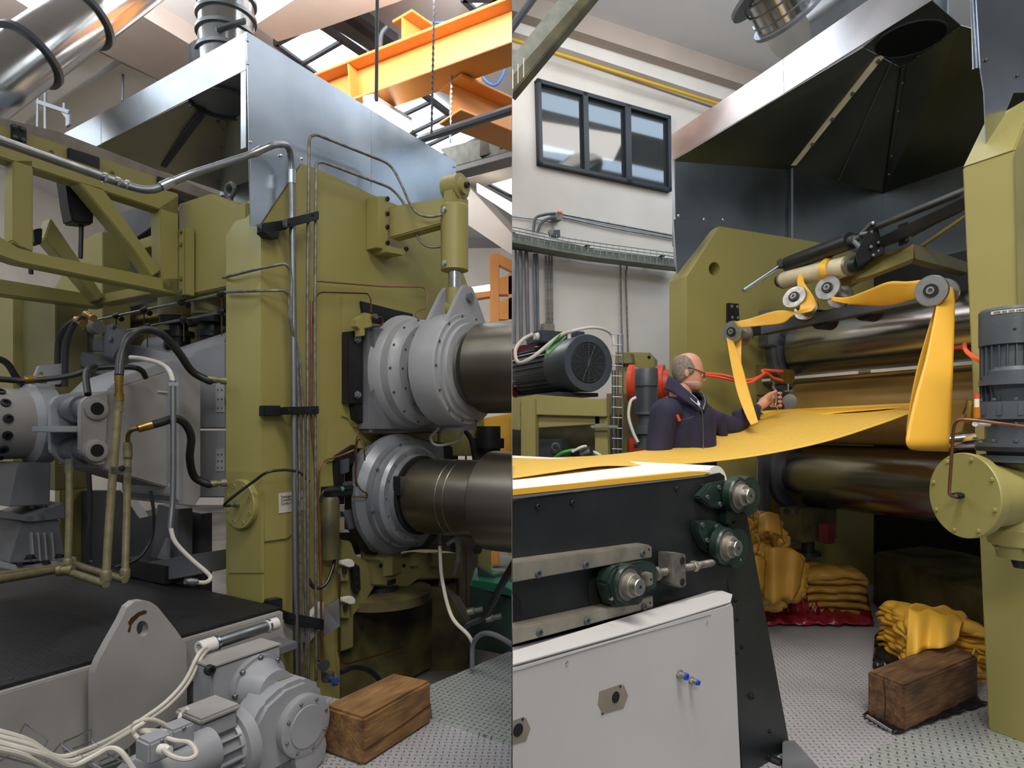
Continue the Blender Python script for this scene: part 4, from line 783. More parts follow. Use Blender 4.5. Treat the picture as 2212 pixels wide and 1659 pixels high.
# grey hydraulic piping
for k, (q, r_, lab) in enumerate((([(256, 872, 3.15), (250, 950, 3.13), (238, 1100, 3.1), (229, 1245, 3.05)], .0185, 'front tan hydraulic pipe rising from the platform, left of the pair'), ([(276, 975, 3.25), (274, 1100, 3.22), (270, 1240, 3.15)], .017, 'shorter tan hydraulic pipe right beside the taller one'), ([(150, 1005, 3.35), (150, 1100, 3.33), (147, 1218, 3.3)], .017, 'tan pipe rising behind the clevis to its left'))):
    tp = T('hydraulic_riser', lab, 'pipe', 'tan hydraulic risers'); P = [W(*x) for x in q]; tube('pipe', P, r_, 'pipe_tan', tp, 14, 's')
    for z_ in (0, .035): lathe('coupling', P[0]+V((0, 0, -.02+z_)), (0, 0, 1), [(-.02, r_+.004), (.015, r_+.004), (.018, r_*.8), (.018, 0)], 'pipe_tan' if z_ == 0 else 'pipe_old', tp, 14)
    lathe('elbow', P[-1], (0, 0, 1), [(-.03, .01), (-.02, r_+.005), (.02, r_+.006), (.03, r_)], 'pipe_tan', tp, 16)
hp = T('manifold_pipe', 'tan floor pipes joining the risers on the black platform', 'pipe')
tube('pipe', [W(-15, 1254, 2.75), W(118, 1232, 3.2), W(150, 1236, 3.22)], .019, 'pipe_tan', hp, 12, 'l'); tube('pipe', [W(150, 1236, 3.22), W(229, 1262, 3.03)], .018, 'pipe_tan', hp, 12, 'l'); tube('pipe', [W(158, 1218, 3.35), W(200, 1232, 3.3), W(270, 1252, 3.13)], .018, 'pipe_tan', hp, 12, 'l'); tube('pipe', [W(-15, 1244, 2.85), W(158, 1219, 3.35)], .015, 'pipe_tan', hp, 12, 'l')
lathe('tee', W(125, 1233, 3.2), V((1, .1, 0)), [(0, .026), (.02, .026), (.02, .022), (.05, .022), (.05, .026), (.07, .026), (.07, 0)], 'pipe_tan', hp, 16)
ch = T('pipe_cleat', 'small steel cleat tying the two tan pipes together', 'bracket'); beam('strap', W(238, 1015, 3.08), W(284, 1015, 3.2), .012, .03, 'pipe_steel', ch); bolt(W(263, 1012, 3.1), (0, -1, 0), .012, 'black', ch, 'hex')
h1 = T('hydraulic_hose', 'thick black hose arching from the tall tan pipe to the bearing block', 'hose'); tube('hose', [(257, 812, 3.15), (262, 770, 3.2), (278, 730, 3.25), (310, 713, 3.35), (350, 722, 3.42), (385, 760, 3.5), (415, 802, 3.58), (450, 822, 3.62), (455, 822, 3.63)], .021, 'rubber_black', h1, 14)
lathe('brass_nut', W(257, 850, 3.15), (0, 0, 1), [(-.035, .017), (-.035, .022), (0, .022), (0, .018), (.06, .018), (.06, .02), (.09, .02)], 'brass', h1, 12); lathe('end_fitting', W(448, 818, 3.62), W(482, 822, 3.66)-W(448, 818, 3.62), [(0, .02), (.05, .02), (.05, .014), (.07, .014), (.07, .022), (.1, .022), (.1, 0)], 'pipe_tan', h1, 12)
h2 = T('hydraulic_hose', 'thick black hose with a brass elbow, below the first hose', 'hose'); tube('hose', [(320, 920, 3.22), (350, 912, 3.28), (378, 904, 3.35), (400, 916, 3.4), (413, 945, 3.45), (410, 990, 3.5), (420, 1030, 3.58), (450, 1046, 3.62), (455, 1045, 3.63)], .021, 'rubber_black', h2, 14)
lathe('brass_sleeve', W(298, 926, 3.18), W(326, 918, 3.22)-W(298, 926, 3.18), [(0, .02), (.065, .022), (.065, 0)], 'brass', h2, 16); tube('elbow', [(276, 958, 3.24), (277, 940, 3.22), (285, 929, 3.2), (300, 926, 3.18)], .011, 'brass', h2, 10); lathe('nut', W(276, 962, 3.24), (0, 0, 1), [(-.06, .02), (-.04, .022), (-.02, .016), (0, .019), (.015, .019), (.015, 0)], 'pipe_tan', h2, 12); lathe('end_fitting', W(448, 1046, 3.62), W(482, 1043, 3.66)-W(448, 1046, 3.62), [(0, .02), (.05, .02), (.05, .014), (.07, .014), (.07, .022), (.1, .022), (.1, 0)], 'pipe_tan', h2, 12)
for k, (q, r_, lab) in enumerate((([(-10, 772, 3.6), (15, 785, 3.65), (35, 815, 3.7), (55, 840, 3.8)], .018, 'black hose at the left edge dropping behind the drum'), ([(-10, 818, 3.1), (60, 822, 3.2), (150, 812, 3.3), (210, 795, 3.35), (280, 793, 3.4), (305, 800, 3.45), (315, 815, 3.5)], .015, 'long thin black hose lying over the coupling drum'), ([(126, 835, 3.8), (124, 780, 3.8), (128, 730, 3.8), (145, 705, 3.8), (168, 690, 3.8), (185, 680, 3.75)], .017, 'upright black hose, left of the pair rising to the elbows'), ([(140, 835, 3.7), (142, 760, 3.7), (150, 720, 3.7), (165, 695, 3.7), (175, 692, 3.65)], .017, 'upright black hose, right of the pair rising to the elbows'), ([(190, 852, 3.1), (186, 820, 3.15), (190, 800, 3.2), (205, 792, 3.3)], .016, 'short black hose entering the clevis top'), ([(192, 1020, 3.4), (195, 1100, 3.4), (192, 1200, 3.4), (198, 1215, 3.4)], .012, 'dark hose hanging below the clevis'), ([(325, 1060, 3.6), (332, 1110, 3.6), (328, 1160, 3.6), (300, 1205, 3.55), (250, 1225, 3.5)], .009, 'thin black hose with yellow dashes curving under the tapered housing'))):
    tag(tube('hose', q, r_, 'rubber_black'), lab, 'hose')
for k, (a, b) in enumerate((((185, 678, 3.75), (207, 690, 3.7)), ((165, 690, 3.7), (180, 700, 3.65)), ((52, 821, 3.19), (88, 820, 3.24)))): tag(lathe('hose_fitting', W(*a), W(*b)-W(*a), [(0, .02), (.04, .02), (.05, .016), (.07, .02), (.09, .02), (.09, 0)], 'brass'), ('brass hose elbow, upper of the two near the toggle clamp', 'brass hose elbow, lower of the two near the toggle clamp', 'brass hose coupling above the coupling drum')[k], 'fitting')
wc = T('cable_conduit', 'pale grey conduit with cables running down the tapered housing', 'conduit'); tube('conduit', [(374, 822, 3.3), (374, 1050, 3.28), (368, 1140, 3.25)], .014, 'pipe_steel', wc, 12, 's'); tube('cable', [(282, 772, 3.5), (310, 775, 3.45), (345, 785, 3.38), (365, 800, 3.32), (374, 825, 3.3)], .012, 'white_cable', wc); tube('cable', [(368, 1138, 3.25), (378, 1170, 3.25), (410, 1205, 3.28), (445, 1235, 3.3), (455, 1248, 3.3), (445, 1258, 3.25), (420, 1258, 3.2)], .011, 'white_cable', wc); lathe('gland', W(425, 1258, 3.2), W(398, 1256, 3.15)-W(425, 1258, 3.2), [(0, .018), (.04, .02), (.05, .015), (.06, .015), (.06, 0)], 'pipe_steel', wc, 12)
for y in (830, 1048): beam('clip', W(364, y, 3.28), W(386, y, 3.3), .012, .02, 'galv', wc)
# ------------------------------------------------------------ platform, lug, gearmotor
pf = T('machine_platform', 'grey steel platform topped with black tread plate, lower left', 'platform')
fbox(L, 'side_beam', -2.6, -.05, .03, .25, -.35, .525, 'grey_worn', pf, .006); fbox(L, 'deck_plate', -2.6, -.04, -3.0, .22, .525, .54, 'tread_black', pf, .002); fbox(L, 'understructure', -2.5, -.1, -2.9, .03, -.35, .525, 'black', pf, .006)
for a_ in (-1.24, -.95, -.62, -.3): bolt(L.w(a_, .17, .54), (0, 0, 1), .008, 'black_steel', pf, 'pan', 'screw')
lgp = T('lifting_plate', 'big grey lifting plate with a chipped hole welded on the platform side', 'lifting lug')
pts = [(203, 1660), (203, 1457), (205, 1450), (215, 1425), (235, 1388), (262, 1340), (275, 1312), (290, 1300), (308, 1297), (325, 1300), (340, 1310), (352, 1325), (380, 1360), (402, 1392), (404, 1455), (404, 1540), (310, 1585), (250, 1640)]
PB(L, 'plate', pts, .34, .045, 'grey_worn', lgp, 0, [circ(308, 1358, 13, 17, 20)])
PB(L, 'chipped_patch', [(280, 1352), (277, 1345), (283, 1335), (298, 1323), (312, 1318), (318, 1320), (316, 1325), (302, 1330), (290, 1342), (284, 1350), (281, 1366), (276, 1364)], .3415, .002, 'copper_dark', lgp, 0)
ct = T('cable_tube', 'steel conduit tube with white end bushings along the platform edge', 'conduit'); a, b = L.pb(450, 1395, .42), L.pb(590, 1349, .42)
lathe('tube', a, b-a, [(0, .026), ((b-a).length, .026), ((b-a).length, 0)], 'pipe_steel', ct, 24); ring('bushing', a, (a-b), .022, .033, -.03, .045, 'lead_white', ct, 24); ring('bushing', b, (b-a), .0, .03, -.04, .02, 'lead_white', ct, 24); ring('clamp', a.lerp(b, .1), b-a, .026, .033, 0, .012, 'galv', ct, 20); ring('clamp', a.lerp(b, .9), b-a, .026, .033, 0, .012, 'galv', ct, 20)
fbox(L, 'shelf', -.62, -.08, .25, .40, .36, .40, 'grey_dark', ct)
cables = [([L.pb(452, 1396, .42), L.pb(430, 1412, .5), L.pb(400, 1470, .52), L.pb(360, 1515, .55), L.pb(310, 1552, .6), W(250, 1590, 2.3), W(180, 1622, 2.0), W(120, 1635, 1.9), W(60, 1600, 1.85), W(-10, 1578, 1.8)], 'upper white cable from the conduit sagging along the lifting plate'),
          ([L.pb(455, 1400, .42), L.pb(436, 1418, .5), L.pb(406, 1476, .52), L.pb(366, 1521, .55), L.pb(316, 1558, .6), W(252, 1598, 2.28), W(190, 1632, 2.0), W(130, 1645, 1.88), W(70, 1612, 1.83), W(-10, 1590, 1.78)], 'lower white cable from the conduit sagging along the lifting plate'),
          ([W(290, 1665, 2.0), W(262, 1625, 2.0), W(235, 1617, 2.0), W(200, 1635, 1.95), W(150, 1655, 1.9), W(90, 1630, 1.82), W(-10, 1603, 1.75)], 'thicker white cable bundle in the wire tray'), ([W(-10, 1617, 1.72), W(50, 1632, 1.78), W(110, 1662, 1.85), W(150, 1690, 1.9)], 'lowest white cable in the wire tray')]
for q, lab in cables: tag(tube('cable', q, .0085, 'white_cable', None, 8), lab, 'cable', 'white cables at the platform')
wt2 = T('wire_tray', 'zinc wire mesh cable tray at the bottom left corner', 'cable tray')
def wire(q, r_=.0028): tube('wire', [W(*x) for x in q], r_, 'galv', wt2, 6, 'l')
for q in ([(-5, 1622, 1.75), (40, 1595, 1.9), (35, 1637, 1.85)], [(-5, 1648, 1.72), (37, 1620, 1.86)], [(37, 1595, 1.9), (55, 1563, 2.0)], [(55, 1563, 2.0), (103, 1600, 1.95), (90, 1620, 1.9)], [(100, 1645, 1.85), (130, 1607, 1.95), (180, 1645, 1.95)], [(137, 1603, 2.0), (197, 1577, 2.1), (198, 1602, 2.1)], [(137, 1603, 2.0), (138, 1625, 2.0), (198, 1602, 2.1)], [(198, 1602, 2.1), (215, 1612, 2.1)], [(135, 1608, 1.98), (265, 1690, 1.9)], [(215, 1645, 2.0), (279, 1615, 2.1), (278, 1660, 2.1)], [(215, 1645, 2.0), (215, 1665, 2.0)], [(218, 1660, 2.0), (278, 1638, 2.08)], [(-5, 1632, 1.74), (100, 1660, 1.85)], [(230, 1628, 2.0), (275, 1650, 2.05)], [(0, 1605, 1.8), (60, 1640, 1.82), (90, 1670, 1.85)]): wire(q)
gm = T('gear_motor', 'silver gear motor with terminal box and cooling fins, bottom left', 'motor')
fbox(L, 'mount_box', -.70, -.36, .48, .62, -.1, .50, 'grey_paint', gm, .006); fbox(L, 'box_lid', -.705, -.355, .475, .625, .50, .508, 'grey_worn', gm, .003); bolt(L.pb(452, 1447, .62), L.n, .022, 'black', gm, 'socket')
c = L.w(-.488, .62, .36); lathe('big_flange', c, L.n, [(0, .135), (.03, .135), (.03, .12), (.05, .11), (.08, .095), (.14, .09), (.14, 0)], 'grey_paint', gm, 48)
for i in range(8): bolt(c+L.n*.03+L.u*.126*math.cos(i*.785)+V((0, 0, .126*math.sin(i*.785))), L.n, .011, 'pipe_steel', gm, 'hex')
g0 = L.w(-.455, .84, .225); rr_ = .135
bm = bmesh.new(); addprism(bm, [g0+L.u*(x)+V((0, 0, z)) for x, z in ((-.22, -.16), (-.22, .05), (-.15, .14), (-.05, .18), (.06, .18), (.15, .12), (.17, -.02), (.13, -.16))], -L.n*.16, .02); mk('gear_case', bm, 'grey_paint', gm)
lathe('gear_cover', g0+L.u*.03-V((0, 0, .01)), L.n, [(0, .13), (.035, .13), (.04, .12), (.04, .09), (.046, .088), (.046, 0)], 'grey_paint', gm, 40); lathe('lower_cover', g0+L.u*.06-V((0, 0, .14)), L.n, [(0, .085), (.03, .085), (.034, .075), (.034, 0)], 'grey_paint', gm, 32)
for i in range(8): bolt(g0+L.u*(.03+.11*math.cos(i*.785+.3))+V((0, 0, -.01+.11*math.sin(i*.785+.3)))+L.n*.04, L.n, .007, 'pipe_steel', gm, 'hex')
m0 = L.w(-.905, .84, .235); lathe('motor_flange', m0+L.u*.2-L.n*.05, -L.u, [(-.02, .14), (.03, .14), (.035, .12), (.05, .115), (.05, 0)], 'grey_paint', gm, 40)
lathe('motor_body', m0+L.u*.18-L.n*.05, -L.u, [(0, .098), (.26, .098), (.27, .112), (.36, .112), (.4, .10), (.42, .07), (.42, 0)], 'grey_paint', gm, 40)
for k in range(18):
    t_ = 2*math.pi*k/18; xa, ya = basis(-L.u); rv = xa*math.cos(t_)+ya*math.sin(t_); box('cooling_fin', m0+L.u*.18-L.n*.05-L.u*.13+rv*.108, L.u*.11, rv*.014, rv.cross(L.u)*.003, 'grey_paint', gm, 0)
tbx = m0+L.u*.08-L.n*.05+V((0, 0, .135)); box('terminal_box', tbx, L.u*.075, L.n*.075, V((0, 0, .035)), 'grey_paint', gm, .008); box('terminal_lid', tbx+V((0, 0, .045)), L.u*.085, L.n*.085, V((0, 0, .012)), 'grey_worn', gm, .008)
prism('name_plate', [L.w(-.485, .84-.13, .4065), L.w(-.405, .84-.13, .4065), L.w(-.405, .84-.07, .4065), L.w(-.485, .84-.07, .4065)], V((0, 0, .003)), 'tape', gm, 0)
p2 = W(340, 1600, 2.2)
gm2 = T('brake_motor', 'second silver motor end with two small terminal boxes, bottom left', 'motor')
lathe('motor_body', W(285, 1695, 2.12), L.u, [(0, .04), (.02, .07), (.06, .078), (.28, .078), (.28, 0)], 'grey_paint', gm2, 40)
for x, y, Y_ in ((334, 1612, 2.1), (382, 1585, 2.25)):
    q = W(x, y, Y_); box('terminal_box', q, L.u*.042, L.n*.042, V((0, 0, .036)), 'grey_paint', gm2, .008); bolt(q+L.n*.045+V((0, 0, .03)), L.n, .006, 'pipe_steel', gm2, 'pan')
lathe('cable_gland', W(345, 1618, 2.05), V((1, -.3, 0)), [(0, .016), (.02, .018), (.03, .014), (.04, .014), (.04, 0)], 'lead_white', gm2, 12)
for k, q in enumerate(([(352, 1619, 2.03), (375, 1635, 2.0), (405, 1640, 2.0), (424, 1628, 2.02), (410, 1605, 2.05), (380, 1600, 2.08), (345, 1590, 2.12), (300, 1578, 2.15)], [(358, 1580, 2.2), (320, 1578, 2.15), (290, 1575, 2.15), (295, 1560, 2.15), (330, 1555, 2.2), (365, 1570, 2.25)], [(308, 1602, 2.1), (292, 1588, 2.12), (290, 1575, 2.12), (310, 1562, 2.15)], [(405, 1530, 2.4), (390, 1545, 2.4), (385, 1570, 2.3)])):
    tag(tube('cable', q, .0075, 'white_cable', None, 8), ('white cable looping forward of the small terminal boxes', 'white cable loop above the small terminal boxes', 'short white cable curl left of the small terminal boxes', 'thin white cable dropping from the gear motor terminal box')[k], 'cable', 'white cables at the motors')
# wooden block, left
def wblock(label, top, h, mat, th=.006, bev=.012):
    o = T('wooden_block', label, 'wooden block', 'wooden blocks'); bm = bmesh.new()
    P = [PZ(x, y, h) for x, y in top]
    vs = []
    addprism(bm, P, V((0, 0, -h)), bev); 
    mk('block', bm, mat, o); return o, P
wbk, P = wblock('pale brown squared timber block standing on the left tread plate', [(697, 1524), (785, 1552), (932, 1470), (850, 1453)], .215, 'timber_light')
bm = bmesh.new(); addtube(bm, [P[1]+V((.003, -.004, -.14)), P[1].lerp(P[2], .5)+V((.003, -.004, -.135)), P[2]+V((0, -.002, -.12))], .0025, 5); mk('crack', bm, 'copper_dark', wbk)
# ============================================================ RIGHT BAY: shell
CLIP[0] = 1
S(box('ceiling', (5, 7.2, 6.35), (5, 0, 0), (0, 5.2, 0), (0, 0, .1), 'ceiling_grey', None, 0))
bW = -4.6
wz_ = [R.w(a, bW, z) for a, z in ((-1.2, -.35), (8.5, -.35), (8.5, 6.3), (-1.2, 6.3))]
S(prism('wall_right', wz_, -R.n*.15, 'white_wall', None, 0))
S(prism('trim_9', [R.w(-1, -4.3, 6.02), R.w(8, -4.3, 6.02), R.w(8, -4.3, 6.25), R.w(-1, -4.3, 6.25)], -R.n*.25, 'beam_concrete', None, 0))
S(PB(R, 'trim_10', [(1090, 62), (1600, 228), (1600, 250), (1090, 78)], -4.56, .05, 'beam_concrete', None, 0))
S(PB(R, 'trim_11', [(1090, -40), (1150, -12), (1262, 25), (1660, 172), (1600, 228), (1090, 62)], -4.45, .14, 'beam_light', None, 0))
o = tube('yellow_pipe', [R.pb(1095, 82, -4.4), R.pb(1620, 246, -4.4)], .022, 'yellow_pipe', None, 10, 'l'); tag(o, 'long yellow gas pipe running under the roof beam on the white wall', 'pipe')
S(prism('floor_plate', [V((.002, 1.2, 0)), V((6, 1.2, 0)), V((6, 8.6, 0)), V((.002, 7.4, 0))], V((0, 0, -.34)), 'tread_plate', None, 0))
S(PL('floor_plate', [(1815, 1668), (1940, 1591), (2120, 1535), (2300, 1580), (2300, 1760), (1700, 1740)], .006, .006, 'tread_bright', None, 0))
# office window high on the wall
win = bpy.data.objects.new('window_1', None); COL.objects.link(win); WL[win.name] = V((0, 0, 0)); win['kind'] = 'structure'; ROOTS.append(win)
wq = [(1161, 168), (1450, 250), (1452, 413), (1166, 353)]
def wpt(s, t):
    a = V((*wq[0], 0)).lerp(V((*wq[1], 0)), s); b = V((*wq[3], 0)).lerp(V((*wq[2], 0)), s); p = a.lerp(b, t); return (p.x, p.y)
for k, (s0, s1) in enumerate(((.022, .345), (.375, .66), (.695, .985))):
    PB(R, 'pane', [wpt(s0, .03), wpt(s1, .03), wpt(s1, .97), wpt(s0, .97)], bW+.03, .02, 'office_glass', win, 0)
for s0, s1, t0, t1 in ((0, 1, 0, .05), (0, 1, .955, 1), (0, .028, 0, 1), (.34, .38, 0, 1), (.655, .70, 0, 1), (.975, 1, 0, 1)):
    PB(R, 'window_bar', [wpt(s0, t0), wpt(s1, t0), wpt(s1, t1), wpt(s0, t1)], bW+.08, .08, 'window_frame', win, .003)
# galvanised channel crossing the corner
ch = T('cable_channel', 'grey green steel cable channel slanting across the top left corner of the right picture', 'cable channel')
prism('channel', [W(1100, 128, 3.2), W(1214, -12, 3.5), W(1262, -12, 3.5), W(1100, 175, 3.2)], V((.05, .08, 0)), 'concrete_beam', ch); prism('lip', [W(1100, 172, 3.18), W(1258, -12, 3.48), W(1285, -12, 3.48), W(1100, 208, 3.18)], V((.03, .05, 0)), 'olive_oily', ch)
for x in (1108, 1119, 1131): beam('slot', W(x, 200-(x-1100)*1.05, 3.17), W(x, 158-(x-1100)*1.05, 3.17), .004, .004, 'lead_white', ch, 0)
tag(tube('pipe', [(1100, 68, 3.6), (1158, -12, 3.7)], .022, 'charcoal', None, 8, 'l'), 'short dark pipe in the top left corner of the right picture', 'pipe')
# wall conduits and tray
tray = T('cable_tray', 'long wire basket cable tray on brackets along the white wall', 'cable tray')
bt_ = bW+.32
def tr_(q, r_=.005): tube('wire', [R.pb(x, y, b) for x, y, b in q], r_, 'pipe_steel', tray, 5, 'l')
PB(R, 'cable_bed', [(1100, 503), (1180, 518), (1230, 524), (1290, 540), (1470, 562), (1470, 578), (1290, 556), (1220, 545), (1100, 522)], bt_-.04, .2, 'concrete_beam', tray, 0)
for dy in (0, -6, -13): tr_([(1100, 502+dy, bt_), (1225, 528+dy, bt_), (1290, 538+dy, bt_), (1470, 562+dy, bt_)])
for i in range(26):
    x = 1108+i*13.5; y = 504+(x-1108)*.166; tr_([(x, y+14, bt_), (x, y-12, bt_)], .004)
for x, y in ((1107, 500), (1270, 528), (1432, 550)): prism('bracket', [R.pb(x-1, y, bt_), R.pb(x+3, y+1, bt_), R.pb(x-14, y+20, bt_-.1), R.pb(x-38, y+26, bt_-.3), R.pb(x-38, y+16, bt_-.3)], R.u*.02, 'charcoal', tray, 0)
tube('rail', [R.pb(1100, 535, bW+.1), R.pb(1470, 585, bW+.1)], .018, 'dim_grey', tray, 8, 'l')
for k, (x0, y0, x1, y1, r_) in enumerate(((1112, 537, 1111, 742, .022), (1124, 537, 1126, 740, .022), (1137, 537, 1141, 736, .022), (1154, 548, 1157, 720, .015), (1160, 548, 1163, 720, .015), (1179, 552, 1182, 700, .012), (1186, 552, 1187, 700, .012), (1192, 552, 1193, 700, .012), (1340, 566, 1344, 770, .011))):
    tag(tube('conduit', [R.pb(x0, y0, bW+.04), R.pb(x1, y1, bW+.04)], r_, 'grey_dark' if k < 5 else 'pipe_old', None, 8, 'l'),
        'grey vertical conduit on the wall, ' + ('first', 'second', 'third', 'fourth', 'fifth', 'sixth', 'seventh', 'eighth', 'ninth')[k] + ' from the left below the cable tray', 'conduit', 'wall conduits')
tag(tube('conduit', [R.pb(1356, 560, bW+.04), R.pb(1353, 585, bW+.04), R.pb(1352, 600, bW+.04), R.pb(1357, 770, bW+.04)], .011, 'pipe_old', None, 8), 'kinked vertical conduit on the wall nearest the mill', 'conduit', 'wall conduits')
jb = T('wall_box', 'small grey junction box under three thin wall conduits', 'junction box'); PB(R, 'case', [(1175, 698), (1198, 700), (1199, 715), (1176, 714)], bW+.1, .08, 'tape', jb)
PB(R, 'gland', [(1181, 694), (1194, 695), (1194, 700), (1181, 700)], bW+.07, .04, 'pipe_old', jb)
for k, (q, r_) in enumerate((([(1215, 463), (1330, 485), (1470, 512)], .012), ([(1215, 469), (1330, 494), (1470, 518)], .010), ([(1100, 467), (1160, 474), (1180, 478), (1193, 482), (1197, 497)], .008))):
    tag(tube('conduit', [R.pb(x, y, bW+.03) for x, y in q], r_, 'pipe_steel'), ('upper slim conduit running right from the siren box', 'lower slim conduit running right from the siren box', 'thin conduit running left across the wall above the tray')[k], 'conduit')
sr = T('siren_box', 'small grey wall unit with an orange cap above the cable tray', 'siren'); PB(R, 'case', [(1198, 458), (1214, 460), (1214, 476), (1204, 475), (1198, 470)], bW+.1, .09, 'concrete_beam', sr); PB(R, 'cap', [(1206, 456), (1215, 457), (1215, 462), (1206, 461)], bW+.11, .08, 'red_paint', sr)
for k, q in enumerate(([(1199, 461), (1175, 464), (1157, 472), (1152, 500)], [(1200, 469), (1180, 474), (1168, 485), (1161, 502)])): tag(tube('hose', [R.pb(x, y, bW+.12) for x, y in q], .016, 'charcoal'), ('outer dark flexible conduit from the siren box into the tray', 'inner dark flexible conduit from the siren box into the tray')[k], 'conduit')
ab = T('wall_box', 'dark box with round vents resting on the cable tray', 'junction box'); PB(R, 'case', [(1192, 497), (1210, 496), (1211, 512), (1193, 508)], bW+.25, .08, 'charcoal', ab); lathe('lamp_head', R.pb(1188, 502, bW+.25), R.n, [(0, .03), (.03, .03), (.03, 0)], 'tape', ab, 16)
# ------------------------------------------------------------ mill frames
bF = -2.054
mf = T('rubber_mill', 'far olive mill side with sloping shoulder and round hole, right picture', 'machine frame')
P = [R.pb(x, y, bF) for x, y in ((1484, 597), (1554, 489), (1770, 524), (1900, 560), (2200, 640))]
P += [R.w(3.4, bF, 0), V((P[0].x, P[0].y, 0))]
prism('frame_plate', P, -R.n*.213, 'olive', mf, .006, [[R.pb(x, y, bF) for x, y in circ(1543, 581, 12, 15, 20)]])
lathe('hole_back', R.pb(1543, 581, bF)-R.n*.2, R.n, [(0, .09), (.005, .09), (.005, 0)], 'dark_hole', mf, 24)
PB(R, 'raised_pad', [(1648, 655), (1700, 662), (1700, 820), (1650, 815)], bF+.015, .02, 'olive', mf, .005)
nf = T('rubber_mill', 'near olive mill column at the right picture edge', 'machine frame')
P = [R.pa(x, y, 0) for x, y in ((2078, 362), (2190, 325), (2300, 300))]
P += [V((P[2].x, P[2].y, 0)), R.pa(2134, 1560, 0)]; P[-1].z = 0
prism('column', P, R.u*.5, 'olive', nf, .008)
prism('bevel', [R.pa(2078, 362, 0), R.pa(2190, 325, 0), R.pa(2240, 200, .3), R.pa(2124, 268, .3)], R.u*.3, 'olive', nf, .006)
PA(R, 'side_piece', [(2192, 325), (2300, 240), (2300, 700), (2200, 700)], -.02, .02, 'olive_dark', nf, 0)
# ------------------------------------------------------------ hood, right
h = T('extraction_hood', 'galvanised sheet steel fume hood above the rubber mill, right picture', 'fume hood')
PA(R, 'front_band', [(1450, 291), (1691, 128), (1693, 202), (1452, 346)], -.02, .006, 'galv', h, 0)
PA(R, 'front_band', [(1692, 127), (2020, -100), (2110, -60), (1694, 201)], -.018, .006, 'galv', h, 0)
bH = -2.27
K0 = R.pa(1453, 348, 0); K0b = R.pb(1707, 367, bH); K1 = R.pb(1910, 416, bH); zt = 4.5
K2 = PZ(1948, 147, zt); K3 = PZ(1865, 102, zt); K2b = PZ(2075, 55, zt); K1b = R.pa(2080, 362, 2.79) if 0 else None
aK = (K1-R.O).dot(R.u); K1b = R.w(aK, -.05, K1.z); K3b = PZ(2000, -10, zt)
kA = PZ(1900, 122, zt)
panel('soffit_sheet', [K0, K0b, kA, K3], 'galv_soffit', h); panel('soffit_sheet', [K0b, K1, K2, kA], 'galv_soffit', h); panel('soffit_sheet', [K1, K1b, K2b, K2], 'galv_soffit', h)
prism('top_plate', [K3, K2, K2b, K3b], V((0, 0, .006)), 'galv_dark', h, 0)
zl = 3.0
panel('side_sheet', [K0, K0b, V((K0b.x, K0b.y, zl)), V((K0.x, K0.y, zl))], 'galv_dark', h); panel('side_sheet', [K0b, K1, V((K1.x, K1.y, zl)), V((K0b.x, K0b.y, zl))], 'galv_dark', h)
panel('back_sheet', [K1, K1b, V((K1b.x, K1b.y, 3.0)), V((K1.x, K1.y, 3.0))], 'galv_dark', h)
PA(R, 'corner_sheet', [(1450, 345), (1456, 345), (1462, 592), (1455, 560)], -.01, .01, 'galv_dark', h, 0)
PB(R, 'lower_side_sheet', [(1456, 474), (1470, 474), (1545, 492), (1534, 500), (1463, 592)], bF+.02, .005, 'galv_dark', h, 0)
cr_ = kA.lerp(K0b, .97)
panel('cover_strip', [kA+V((-.03, -.03, 0)), kA+V((.02, -.03, -.02)), cr_+V((.02, -.03, 0)), cr_+V((-.03, -.03, 0))], 'cream_roller', h, .004)
beam('seam_flange', K0b+V((0, -.03, 0)), V((K0b.x, K0b.y-.03, 3.02)), .03, .02, 'galv_dark', h); beam('seam_flange', K2+V((0, -.02, -.01)), K1+V((0, -.02, 0)), .03, .02, 'galv_soffit', h)
beam('crease', K0b.lerp(K1, .48)+V((0, -.012, 0)), kA.lerp(K2, .5)+V((0, -.012, 0)), .012, .008, 'galv', h)
for t_ in (.04, .3, .52, .75): bolt(kA.lerp(K0b, t_)+V((0, -.04, -.02)), V((-.2, -1, -.3)), .015, 'dim_grey', h, 'pan')
for t_ in (.1, .3, .66, .82): bolt(K2.lerp(K1, t_)+V((0, -.035, -.02)), V((-.4, -1, -.3)), .012, 'dim_grey', h, 'pan')
for p in (K3.lerp(K2, .35), K3.lerp(K2, .75), K2.lerp(K2b, .3), K2.lerp(K2b, .6)): bolt(p+V((0, 0, -.004)), V((0, 0, -1)), .014, 'pipe_steel', h, 'pan')
for x, y in ((1466, 466), (1521, 474), (1562, 475)): bolt(R.pb(x, y, bF+.03), R.n, .012, 'chrome', h, 'pan')
NS = lambda q, b, m_='galv': PB(R, 'near_side_sheet', q, b, .005, m_, h, 0)
NS([(2106, -60), (2300, -60), (2300, 200), (2190, 200), (2132, 342), (2126, 200), (2118, 148)], .06); NS([(2097, -30), (2112, -30), (2117, 145), (2103, 149)], .05, 'galv')
for x, y in ((2131, 129), (2199, 163)): bolt(R.pb(x, y, .065), R.n, .010, 'dim_grey', h, 'pan', 'screw')
dc = PZ(1966, 84, zt); ring('duct_mouth', dc+V((0, 0, -.01)), (0, 0, 1), .235, .245, 0, .4, 'charcoal', h, 48); lathe('mouth_shade', dc+V((0, 0, .38)), (0, 0, 1), [(0, .24), (.01, .24), (.01, 0)], 'charcoal', h, 40)
for k in range(4): ring('mouth_rib', dc+V((0, 0, .03+.085*k)), (0, 0, 1), .21, .235, 0, .01, 'galv_dark', h, 48)
lathe('mouth_disc', dc-V((0, 0, .004)), (0, 0, 1), [(0, .236), (.003, .236), (.003, 0)], 'dark_hole', h, 48)
